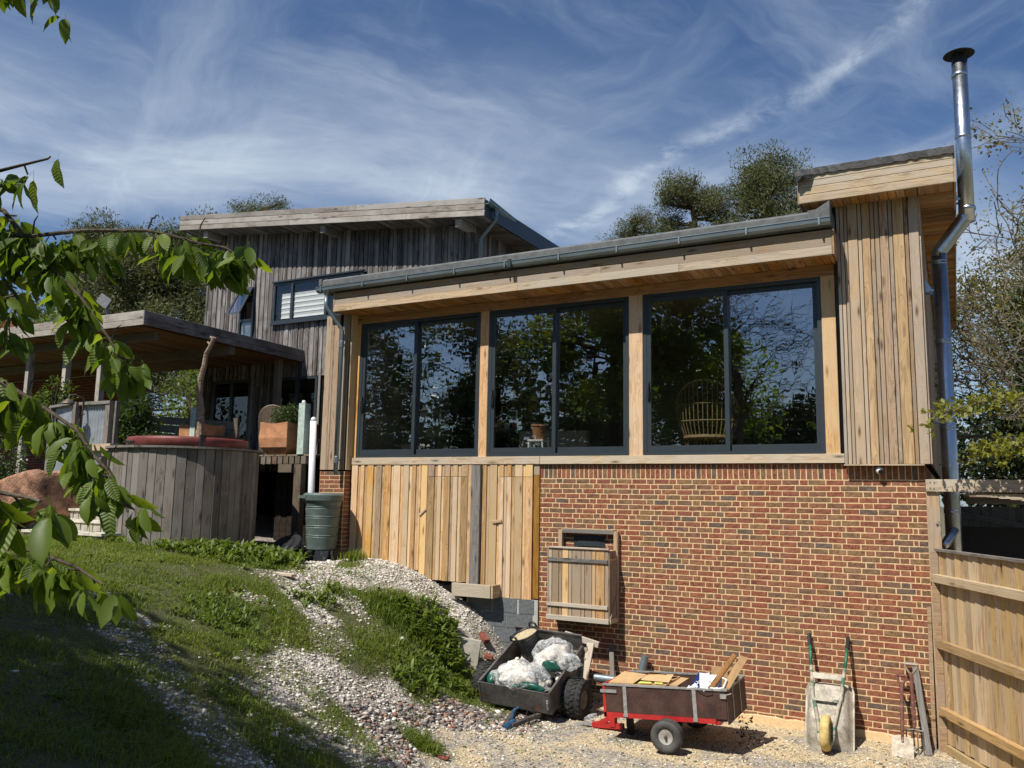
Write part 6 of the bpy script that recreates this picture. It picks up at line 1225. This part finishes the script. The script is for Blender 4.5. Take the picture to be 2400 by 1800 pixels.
def pine(x, y, z, h, wd, seed, label, n=260, lo=.42):
    rr = random.Random(seed); rg = np.random.default_rng(seed); mb = MB(); base = Vector((x, y, z)); top = base+Vector((rr.uniform(-.6, .6), rr.uniform(-.6, .6), h))
    tp = [base.lerp(top, t_)+Vector((rr.gauss(0, .18), rr.gauss(0, .18), 0))*t_ for t_ in (0, .2, .4, .6, .8, 1)]; mb.tube(tp, [h*.022*(1-.75*t_)+.02 for t_ in (0, .2, .4, .6, .8, 1)], 8); parts = []
    for k in range(62):
        t_ = lo+(1-lo)*(k/61)**.8; j = min(4, int(t_*5)); p = tp[j].lerp(tp[j+1], t_*5-j); a = rr.uniform(0, 6.28); R_ = wd*(1-.62*((t_-lo)/(1-lo))**1.6)*rr.uniform(.45, 1.05); d = Vector((math.cos(a), math.sin(a), rr.uniform(-.05, .35)))
        q = p+d*R_; mid = p.lerp(q, .5)+Vector((0, 0, -.06*R_)); mb.tube([p, mid, q], [h*.006, h*.004, .02], 5, cap=False)
        for c in range(rr.randint(3, 5)):
            cc = p.lerp(q, rr.uniform(.55, 1.08))+Vector((rr.gauss(0, .35), rr.gauss(0, .35), rr.gauss(.15, .34)))*(wd/4); s_ = wd*rr.uniform(.12, .26)
            pts = blob_points(cc, (s_, s_, s_*.78), n//2+40, .2, rg); parts.append(leaf_quads(pts, .20*wd/4, .22, (pts-np.array(cc))/s_*.7+np.array([0, 0, .5]), .8, 0, rg))
    v, f = cat_vf(parts); return tree('pine_tree', label, (x, y, z), mb, (v, f, 'pine'), 'pine_bark', 'pine trees behind the houses')
pine(-37.6, 15, -.6, 13.2, 4.6, 3, 'spreading pine seen over the terrace roof, its limbs open to the sky', 300, .35)
pine(-33.2, 17, -.6, 12.8, 4.6, 4, 'dense pine against the left edge of the grey-boarded house', 360, .30)
pine(-41.5, 20, -.6, 13.0, 4.0, 9, 'pine furthest left, partly behind the cherry leaves', 260, .35)
pine(-30.0, 17.5, -.6, 14.6, 2.6, 5, 'pine with only its top showing above the boarded fascia', 200, .5)
pine(-15.0, 30, -.6, 15.6, 2.3, 6, 'small pine top standing alone over the grey felt roof', 220, .55)
pine(-11.0, 30.5, -.6, 16.9, 3.4, 7, 'tall pine just left of the larch tower', 260, .5)
pine(-7.4, 31, -.6, 17.6, 4.2, 8, 'broad pine partly hidden by the larch tower', 260, .5)
def bush(name, label, c, r_, n, size, m, cat='shrub', seed=1, hollow=.55, stem=True, group=None, aspect=.5, lobes=9):
    rg = np.random.default_rng(seed); T = thing(name, label, cat, (c[0], c[1], c[2]-r_[2]), group=group); parts = []; c = np.asarray(c, float); r_ = np.asarray(r_, float)
    cs = [(c, r_*.72)]+[(c+unit(rg.normal(size=3))*r_*.62*np.array([1, 1, .9]), r_*rg.uniform(.28, .5)) for _ in range(lobes)]
    vol = np.array([np.prod(q[1])**.67 for q in cs]); vol /= vol.sum()
    for (cc, rr_), w_ in zip(cs, vol): p = blob_points(cc, rr_, int(n*w_), hollow, rg); parts.append(leaf_quads(p, size, aspect, (p-cc)/rr_*.8+np.array([0, 0, .2]), .8, .15, rg))
    v, f = cat_vf(parts); np_obj('foliage', v, f, M[m], 4, T, kind='stuff')
    b = MB(); rr = random.Random(seed)
    for k in range(5): q = Vector(c)+Vector((rr.uniform(-.5, .5)*r_[0], rr.uniform(-.5, .5)*r_[1], rr.uniform(.0, .6)*r_[2])); b.tube([Vector((c[0], c[1], c[2]-r_[2]-.1)), Vector(c).lerp(q, .4)-Vector((0, 0, r_[2]*.4)), q], [.05*r_[2], .035*r_[2], .01], 5)
    b.build('stem', M['bark'], T); return T
bush('evergreen_tree', 'dark evergreen tree behind the brick chimney of the terrace', (-27.2, 5.5, 2.6), (3.6, 2.6, 3.6), 15000, .20, 'bright_bush', 'tree', 3)
bush('shrub', 'sunlit green shrub between the terrace roof and the grey boards', (-21.5, 8.5, 2.8), (1.5, 1.5, 2.6), 6000, .13, 'bright_bush', seed=4)
bush('shrub', 'leafy shrub with pale highlights behind the terrace roof', (-26.5, 12, 3.2), (3.4, 2, 3.0), 8000, .17, 'bright_bush', seed=14)
bush('laurel', 'glossy laurel seen under the terrace roof beyond the bench', (-17.8, 6.4, 1.1), (3.0, 1.0, 1.9), 9000, .13, 'laurel', seed=5)
bush('shrub', 'leafy green shrub growing beside the corrugated screen and sage green post', (-13.75, -1.1, .75), (.6, .45, .85), 3600, .10, 'laurel', seed=6)
bush('shrub', 'grey-green shrub left of the corrugated screen above the boulder', (-15.9, -2.4, .35), (1.0, .7, .95), 4200, .06, 'laurel', seed=7)
bush('potted_shrub', 'light wispy shrub on top of the screen in front of the terrace posts', (-15.6, -1.5, 1.62), (.5, .35, .52), 800, .08, 'bright_bush', seed=8, hollow=.2)
bush('low_plant', 'low leafy plant at the left end of the hot tub rim', (-12.45, -1.6, .55), (.32, .3, .22), 700, .07, 'laurel', seed=9, hollow=.2)
bush('yew_hedge', 'tall dark evergreen hedge behind the steel flue', (4.4, 13, 1.4), (4.6, 1.6, 4.6), 60000, .19, 'yew', 'hedge', 10, .25, lobes=16)
bush('brushwood', 'brownish half-leafed thicket above the dark hedge', (4.2, 15.5, 5.0), (4.4, 1.4, 3.2), 8000, .10, 'bud', 'thicket', 11, .2, lobes=12)
# big tree with budding twigs on the right
def bare_tree(name, label, base, d0, h, r, lev, seed, leaf=None, nleaf=3, lsize=.07, bark='twig', group=None, side=None, split=(3, 4), lspread=.5, up=.10):
    rr = random.Random(seed); rg = np.random.default_rng(seed); mb = MB(); tips = []; b0 = Vector(base); d0 = Vector(d0).normalized(); b1 = b0+d0*h*.36
    mb.tube([b0, b0.lerp(b1, .5)+Vector((.05, 0, 0)), b1], [r, r*.85, r*.75], 10)
    for k in range(6):
        a = 2*math.pi*k/6+rr.uniform(-.4, .4); p = b0.lerp(b1, rr.uniform(.62, 1)); grow(mb, tips, p, (d0*rr.uniform(.4, 1.0)+Vector((math.cos(a), math.sin(a), .2))*rr.uniform(.4, .9)+(side*.5 if side else Vector())).normalized(), h*.30*rr.uniform(.8, 1.15), r*.42, lev, rr, split, .2, up, .68, side, .010)
    lv = None
    if leaf:
        P = np.array([t_[0][:] for t_ in tips]); D = np.array([t_[1][:] for t_ in tips]); P = np.repeat(P, nleaf, 0); D = np.repeat(D, nleaf, 0); P = P + rg.normal(0, lspread*.35, P.shape); v, f = leaf_quads(P, lsize, .55, D, .8, .1, rg); lv = (v, f, leaf)
    return tree(name, label, base, mb, lv, bark, group)
bare_tree('budding_tree', 'tall tree with bare twigs and yellow-green buds right of the steel flue', (4.5, 14.5, -2.4), (-.05, 0, 1), 13.2, .30, 4, 21, 'bud', 8, .12, 'twig', None, Vector((-.35, 0, 0)), (3, 5), .5)
bare_tree('budding_tree', 'slim budding tree close behind the steel flue', (2.7, 17.0, -2.4), (.04, 0, 1), 11.0, .17, 4, 27, 'bud', 5, .10, 'twig', None, None, (3, 4), .5)
bare_tree('budding_tree', 'near budding tree with crossing grey twigs beside the flue', (2.9, 8.6, -2.9), (-.04, 0, 1), 11.2, .17, 4, 28, 'bud', 6, .07, 'twig', None, Vector((-.15, 0, 0)), (3, 4), .4)
bare_tree('budding_tree', 'lower budding tree in front of the dark hedge', (3.6, 11.0, -2.8), (.02, 0, 1), 7.6, .14, 4, 22, 'bud', 4, .075, 'twig', None, None, (2, 4), .4)
# young oak whose leafy twigs reach in from the right
T = thing('young_oak', 'young oak twigs with fresh yellow-green leaves reaching across the flue', 'tree', (3.3, .9, -3.1)); mb = MB(); mb.tube([(3.3, .9, -3.1), (3.2, .8, -1), (3.0, .6, 1.0), (2.9, .7, 2.4)], [.09, .08, .06, .03], 8)
oak = [[(3.0, .6, 1.1), (2.419, .217, 1.287), (1.53, -.224, 1.049), (1.086, -.446, .941), (.646, -.678, .908), (.378, -.806, .805), (.084, -.937, .627)], [(3.1, .7, .4), (1.946, .071, .588), (1.059, -.376, .399), (.751, -.538, .368), (.55, -.634, .29)]]
rg = np.random.default_rng(8); parts = []
for bch in oak:
    mb.tube(bch, [.02*(1-i/len(bch))+.004 for i in range(len(bch))], 5)
    pts = [Vector(p) for p in bch]
    for i in range(150):
        t_ = rg.uniform(.25, 1)*(len(pts)-1.001); j = int(t_); p = pts[j].lerp(pts[j+1], t_-j); q = p+Vector((rg.normal(0, .09), rg.normal(0, .09), rg.normal(0, .065)))
        if i % 4 == 0: mb.tube([p, q], [.005, .003], 4, cap=False)
        parts.append(leaf_quads(np.array([q[:]])+rg.normal(0, .02, (4, 3)), .075, .5, np.array([[-.4, -.2, -.1]]), .9, .1, rg))
mb.build('trunk', M['twig'], T); v, f = cat_vf(parts); np_obj('leaves', v, f, M['oak_leaf'], 4, T, kind='stuff')

# ------------------------------------------------------------------ cherry tree: leafy branches hanging in from the left
CT = thing('cherry_tree', 'cherry tree whose leafy branches hang into view on the left', 'tree', (-5.0, -11.4, gz(-5, -11.4)))
mb = MB(); mb.tube([(-5.0, -11.4, gz(-5, -11.4)-.1), (-4.95, -11.4, -.4), (-4.85, -11.35, .9), (-4.9, -11.5, 2.4), (-5.2, -11.9, 3.8)], [.13, .11, .10, .08, .05], 10)
BRC = [([(-4.85, -11.35, .9), (-3.9, -10.6, .80), (-2.911, -10.06, .656), (-2.722, -9.981, .64), (-2.595, -9.936, .627), (-2.412, -9.866, .643), (-2.185, -9.769, .64), (-2.088, -9.738, .615), (-1.992, -9.707, .585), (-1.893, -9.674, .565), (-1.826, -9.646, .52), (-1.80, -9.647, .485)], 84, .094),
       ([(-3.9, -10.6, .80), (-2.845, -9.987, .785), (-2.739, -9.965, .734), (-2.637, -9.936, .622), (-2.548, -9.92, .55), (-2.462, -9.904, .468), (-2.363, -9.881, .386), (-2.278, -9.862, .286), (-2.211, -9.859, .221), (-2.148, -9.856, .143)], 66, .10),
       ([(-4.88, -11.35, .5), (-3.7, -10.6, .25), (-2.775, -10.077, .133), (-2.58, -10.007, .079), (-2.463, -9.979, .026), (-2.349, -9.951, -.037), (-2.246, -9.93, -.092), (-2.168, -9.918, -.176), (-2.094, -9.914, -.224), (-2.037, -9.917, -.281), (-1.976, -9.916, -.355)], 72, .10),
       ([(-3.6, -11.0, .1), (-2.5, -10.6, -.17), (-2.058, -10.436, -.24), (-1.916, -10.389, -.294), (-1.794, -10.36, -.309), (-1.728, -10.361, -.319)], 12, .125),
       ([(-3.6, -11.0, .1), (-2.8, -10.5, -.33), (-2.393, -10.246, -.414), (-2.209, -10.17, -.447), (-2.073, -10.12, -.481), (-1.962, -10.084, -.515), (-1.875, -10.059, -.561)], 30, .10),
       ([(-4.85, -11.4, 2.0), (-3.6, -10.5, 1.85), (-2.931, -10.067, 1.74), (-2.788, -9.98, 1.677), (-2.703, -9.928, 1.637), (-2.631, -9.885, 1.606)], 16, .105),
       ([(-3.9, -10.6, .80), (-3.2, -10.25, .80), (-2.807, -10.088, .826), (-2.682, -10.026, .859), (-2.599, -9.985, .884), (-2.527, -9.949, .905)], 13, .105),
       ([(-3.9, -10.6, .80), (-2.95, -10.1, .60), (-2.782, -10.026, .519), (-2.701, -9.978, .489), (-2.65, -9.937, .398), (-2.669, -9.932, .305)], 20, .10)]
def cherry_leaf(fold, droop, twist, seed):
    rr = random.Random(seed); T_ = [0, .10, .26, .44, .62, .79, .91, 1.0]; Wd = [.0, .115, .19, .22, .21, .15, .065, 0.0]; b = MB(); vs = []
    for t_, w_ in zip(T_, Wd):
        z = -droop*t_*t_; tw_ = twist*t_
        for s_ in (-1, 0, 1):
            y = s_*w_*(1+rr.uniform(-.08, .08)); zz = z+abs(s_)*w_*fold + (.012*math.sin(t_*18)*abs(s_)); vs.append((t_, y*math.cos(tw_)-zz*math.sin(tw_)*.0, zz+y*math.sin(tw_)))
    fs = []
    for i in range(len(T_)-1):
        for s_ in (0, 1): a = 3*i+s_; fs.append((a, a+3, a+4, a+1))
    vs += [(-.28, -.008, .04), (-.28, .008, .04), (0, .006, 0), (0, -.006, 0)]; k = len(vs); fs.append((k-4, k-1, k-2, k-3))
    return b.add(vs, fs).mesh('leaf', M['vein_leaf'], smooth=True)
LEAF = [cherry_leaf(f_, d_, t_, i) for i, (f_, d_, t_) in enumerate(((.25, .12, .1), (.45, .22, -.3), (.15, .30, .5), (.55, .05, .2), (.35, .38, -.6)))]
rr = random.Random(31)
for pts, n, L in BRC:
    pts = [Vector(p) for p in pts]; m_ = len(pts); mb.tube(pts, [(.016 if k == 0 else .0075)*(1-k/m_)+.0028 for k in range(m_)], 7)
    seg = [(pts[i+1]-pts[i]).length for i in range(m_-1)]; st = 2; tot = sum(seg[st:]); cl = None
    for k in range(n):
        if k % 4 == 0:                                           # leaves spring in clusters from short spurs
            s = tot*(k+rr.uniform(0, 2))/n; j = st
            while j < m_-2 and s > seg[j]: s -= seg[j]; j += 1
            cl = pts[j].lerp(pts[j+1], min(1, s/seg[j])); sp = cl+Vector((rr.gauss(0, .012), rr.gauss(0, .02), rr.uniform(-.03, .012))); mb.tube([cl, sp], [.004, .003], 4, cap=False)
        d = Vector((rr.gauss(0, .42), rr.gauss(0, .42), -1+rr.uniform(-.2, .75))).normalized(); nn = Vector((rr.gauss(0, .6), -1+rr.gauss(0, .5), .6+rr.gauss(0, .5))); z = (nn-d*nn.dot(d)).normalized(); y = z.cross(d); s_ = L*rr.uniform(.72, 1.18); p = sp + d*s_*.27 + Vector((rr.gauss(0, .012),)*3)
        o = bpy.data.objects.new('leaf', LEAF[rr.randrange(5)]); put(o, Matrix(((d.x*s_, y.x*s_, z.x*s_, p.x), (d.y*s_, y.y*s_, z.y*s_, p.y), (d.z*s_, y.z*s_, z.z*s_, p.z), (0, 0, 0, 1))), CT)
    # reddish young shoots
    if n > 60:
        for q in pts[4:9:2]: e = q+Vector((rr.uniform(.0, .05), 0, rr.uniform(.05, .09))); mb.tube([q, q.lerp(e, .6)+Vector((-.01, 0, .01)), e], [.004, .003, .002], 4)
LV = [np.array([v.co[:] for v in m.vertices]) for m in LEAF]; LF = [np.array([p.vertices[:] for p in m.polygons]) for m in LEAF]; parts = []
for (pts, n, L) in BRC:
    pts = [Vector(p) for p in pts]; m_ = len(pts); seg = [(pts[i+1]-pts[i]).length for i in range(m_-1)]; tot = sum(seg[2:])
    for k in range(int(n*2.1)):
        if k % 5 == 0:
            s = tot*rr.random(); j = 2
            while j < m_-2 and s > seg[j]: s -= seg[j]; j += 1
            sp = pts[j].lerp(pts[j+1], min(1, s/seg[j]))+Vector((rr.gauss(0, .022), rr.gauss(0, .04), rr.gauss(-.018, .025)))
        d = Vector((rr.gauss(0, .36), rr.gauss(0, .36), -1+rr.uniform(-.2, .6))).normalized(); nn = Vector((rr.gauss(0, .7), -1+rr.gauss(0, .6), .5+rr.gauss(0, .5))); z = (nn-d*nn.dot(d)).normalized(); y = z.cross(d); s_ = L*rr.uniform(.6, 1.1); p = sp + d*s_*.27
        q = rr.randrange(5); A = np.array([d[:], y[:], z[:]])*s_; parts.append((LV[q] @ A + np.array(p[:]), LF[q]))
v, f = cat_vf(parts); np_obj('foliage', v, f, M['cherry_leaf'], 4, CT, kind='stuff', smooth=True)
rg = np.random.default_rng(77)
P = np.concatenate([blob_points(c, r_, n, .1, rg) for c, r_, n in (((-5.6, -12.3, 3.1), (1.9, 1.3, 1.7), 2600), ((-4.7, -12.6, 2.2), (1.0, .9, 1.0), 700), ((-7.0, -11.9, 2.4), (1.5, 1.2, 1.3), 1200))])
P = P[np.degrees(np.arctan2(P[:, 0]-.334, P[:, 1]+11.66)) < -66]                                   # the crown stays left of the lawn seen here
tb = Vector((-5.0, -11.6, 2.6))
for k in range(40): q = Vector(P[rg.integers(len(P))]); mb.tube([tb+Vector((0, -.2, rg.uniform(-1.2, .8))), tb.lerp(q, .55)+Vector((0, 0, .15)), q], [.03, .018, .006], 5, cap=False)
mb.build('trunk', M['bark'], CT); v, f = leaf_quads(P, .12, .5, None, 1, .8, rg); np_obj('crown', v, f, M['cherry_leaf'], 4, CT, kind='stuff')

# ------------------------------------------------------------------ trees on the near side of the garden (mirrored in the windows, shading the lawn)
def leafy(name, label, base, h, wd, n, size, m, seed, lo=.35, bark='bark_dark', group='garden trees facing the house', clumps=26, trunk_r=.16):
    rr = random.Random(seed); rg = np.random.default_rng(seed); mb = MB(); b0 = Vector(base); top = b0+Vector((rr.uniform(-.5, .5), rr.uniform(-.5, .5), h*.93)); mb.tube([b0, b0.lerp(top, .3)+Vector((.1, 0, 0)), b0.lerp(top, .65), top], [trunk_r, trunk_r*.8, trunk_r*.5, .03], 8); parts = []
    for k in range(clumps):
        t_ = lo+(1-lo)*k/clumps; p = b0.lerp(top, t_*.95); a = rr.uniform(0, 6.28); R_ = wd*math.sin(math.pi*(.18+.75*(t_-lo)/(1-lo)))*rr.uniform(.35, 1.0); q = p+Vector((math.cos(a)*R_, math.sin(a)*R_, rr.uniform(.0, .5)*R_)); mb.tube([p, p.lerp(q, .5)+Vector((0, 0, .1)), q], [trunk_r*.35, trunk_r*.22, .012], 5, cap=False); s_ = wd*rr.uniform(.22, .42); pts = blob_points(q, (s_, s_, s_*.8), n//clumps, .15, rg); parts.append(leaf_quads(pts, size, .5, None, 1, .4, rg))
    v, f = cat_vf(parts); return tree(name, label, base, mb, (v, f, m), bark, group)
leafy('garden_tree', 'leafy tree shading the lawn beside the cherry', (-9.5, -13.4, -1.0), 9.5, 3.0, 17000, .18, 'bright_bush', 41, .42, clumps=30, trunk_r=.14)
leafy('garden_tree', 'smaller leafy tree over the lower lawn', (-7.1, -13.3, -1.3), 10.0, 2.5, 14000, .17, 'bright_bush', 42, .40, clumps=26, trunk_r=.09)
for i, (x, y, h, wd, n) in enumerate(((-36, -30, 17, 4.6, 5200), (-30.5, -27, 15, 3.6, 4200), (-26, -31, 19, 4.6, 5200), (-21.5, -27, 16, 3.4, 3800), (-18.5, -33, 19, 4.4, 5200), (-15.2, -30, 13, 2.8, 3200), (-40, -24, 14, 4, 3600))):
    leafy('woodland_tree', 'slender woodland tree mirrored in the dark windows', (x, y, -1.5), h, wd, int(n*1.7), .30, ('pine', 'yew', 'laurel')[i % 3], 50+i, .22, group='woodland trees facing the house', clumps=34, trunk_r=.2)
for i, (c, r_, n, m) in enumerate((((-9.0, -27, 1.8), (2.6, 1.6, 3.6), 5000, 'yew'), ((-5.6, -25.5, 1.6), (2.2, 1.6, 3.3), 4600, 'yew'), ((-3.2, -22, .6), (1.6, 1.4, 2.6), 3600, 'pine'), ((-13.5, -26, 1.4), (2.6, 1.6, 3.4), 4600, 'pine'), ((-20, -24, .9), (3.0, 1.4, 2.6), 4600, 'yew'), ((-28, -24, .9), (3.6, 1.4, 2.8), 4600, 'yew'))):
    bush('garden_shrub', 'tall garden shrub mirrored in the lower window panes', c, r_, int(n*1.6), .22, m, 'shrub', 70+i, .25, group='garden shrubs facing the house')
bare_tree('leafless_tree', 'wide leafless tree mirrored in the right-hand window', (-13.2, -29, -1.6), (.16, 0, 1), 15.5, .36, 4, 33, 'bud', 1, .10, 'bark_dark', None, Vector((.55, 0, 0)), (3, 4), .3)

# ------------------------------------------------------------------ things inside the room
# far wood behind the garden trees
rg = np.random.default_rng(99); n = 16000; a = rg.uniform(-88, 14, n); zc = rg.uniform(-2, 1, n)**1.0; hh = 9+3*np.sin(a*.23)+2*np.sin(a*.61); P = np.stack([a, -44+rg.normal(0, 2.2, n), -2+rg.random(n)**.8*hh], 1); v, f = leaf_quads(P, .75, .6, None, 1, .1, rg); np_obj('far_wood', v, f, M['yew'], 4, kind='stuff')
PT = thing('house_plant', 'tall broad-leaved house plant behind the left window', 'plant', (-8.55, .95, .25)); b = MB(); lv = []; rr = random.Random(3)
MB().lathe([(.16, 0), (.2, .35), (.2, .38), (.16, .38)], 18, (-8.55, .95, .25)).build('pot', M['black'], PT)
for k, (dx, dy, hz) in enumerate(((-.1, -.1, 1.75), (.25, .0, 1.35), (-.3, .1, 1.3), (.1, .25, 1.0), (-.05, -.3, .95), (.35, -.2, .9))):
    p0 = Vector((-8.55, .95, .6)); p1 = p0+Vector((dx*.6, dy*.6, hz*.6)); p2 = p0+Vector((dx, dy, hz)); b.tube([p0, p1, p2], [.014, .011, .008], 6); d = (p2-p1).normalized(); s = d.cross(Vector((.3, -1, 0))).normalized()
    q = [p2, p2+d*.15+s*.11, p2+d*.33+s*.12, p2+d*.52+Vector((dx*.3, dy*.3, -.05)), p2+d*.33-s*.12, p2+d*.15-s*.11]; m_ = MB().add(q+[p2+d*.25+Vector((0, .03, 0))], [(0, 1, 6), (1, 2, 6), (2, 3, 6), (3, 4, 6), (4, 5, 6), (5, 0, 6)]); m_.build('leaf', M['inside_plant'], PT)
b.build('stem', M['inside_plant'], PT)
CC = thing('cane_chair', 'round-backed cane chair behind the right-hand window', 'chair', (-3.0, .85, .25)); b = MB()
def cane(a, z, r_): return (-3.0+r_*math.cos(R(a)), .95+r_*.6*math.sin(R(a)), .25+z)
for k in range(19): a = 190+160*k/18; e = abs(a-270)/80; b.tube([cane(a, .25, .34), cane(a, .6, .46), cane(a, 1.28-.45*e**2, .50)], .010, 5)
for z, r_ in ((.42, .40), (.66, .47), (.92, .485)): b.tube([cane(190+160*k/14, z, r_) for k in range(15)], .012, 5)
b.tube([cane(190+160*k/14, 1.28-.45*(abs(190+160*k/14-270)/80)**2, .50) for k in range(15)], .018, 6).build('backrest', M['wicker_in'], CC); MB().lathe([(.36, .38), (.38, .40), (.36, .44)], 24, (-3.0, .95, .25)).build('seat', M['wicker_in'], CC); b = MB()
for x, y in ((-.28, -.2), (.28, -.2), (-.28, .2), (.28, .2)): b.tube([(-3+x, .95+y, .25), (-3+x*.9, .95+y*.9, .65)], .016, 6)
b.build('leg', M['wicker_in'], CC)
SO = thing('stool', 'small white stool under a clay pot behind the middle window', 'stool', (-5.72, .55, .25)); MB().box(-5.86, -5.58, .42, .68, .62, .65).build('seat', M['paper'], SO)
for x, y in ((-5.84, .44), (-5.60, .44), (-5.84, .66), (-5.60, .66)): MB().bar((x+(-.03 if x < -5.7 else .03), y, .25), (x, y, .62), .025, .025, NY).build('leg', M['paper'], SO)
tag(MB().lathe([(.085, .0), (.12, .22), (.13, .22), (.13, .25), (.11, .25)], 20, (-5.72, .55, .651)).build('clay_pot', M['terracotta']), 'clay flower pot on the small white stool indoors', 'flower pot')
SF = thing('sofa', 'pale sofa back seen low behind the middle window', 'sofa', (-6.0, 1.2, .25)); MB().box(-6.5, -5.2, 1.35, 1.5, .26, .86).build('back', M['sofa'], SF); MB().box(-6.5, -5.2, 1.505, 2.2, .26, .62).build('seat', M['sofa'], SF)
SH = thing('shelf_unit', 'low grey shelf with small pots behind the left window', 'shelf', (-8.0, 3.2, .25)); MB().box(-8.9, -6.6, 3.1, 3.4, 1.02, 1.08).build('shelf_board', M['galv'], SH)
for x in (-8.8, -7.7, -6.7): MB().box(x-.03, x+.03, 3.2, 3.26, .26, 1.02).build('leg', M['frame'], SH)
for i, (x, m) in enumerate(((-8.0, 'terracotta'), (-7.8, 'paper'), (-7.6, 'terracotta'), (-7.15, 'paper'))): tag(MB().lathe([(.05, 0), (.07, .13), (.06, .13)], 14, (x, 3.25, 1.081)).build('small_pot', M[m]), ['clay pot at the left end of the indoor shelf', 'white pot between the two clay pots on the shelf', 'clay pot in the middle of the indoor shelf', 'white pot apart at the right of the shelf'][i], 'flower pot')
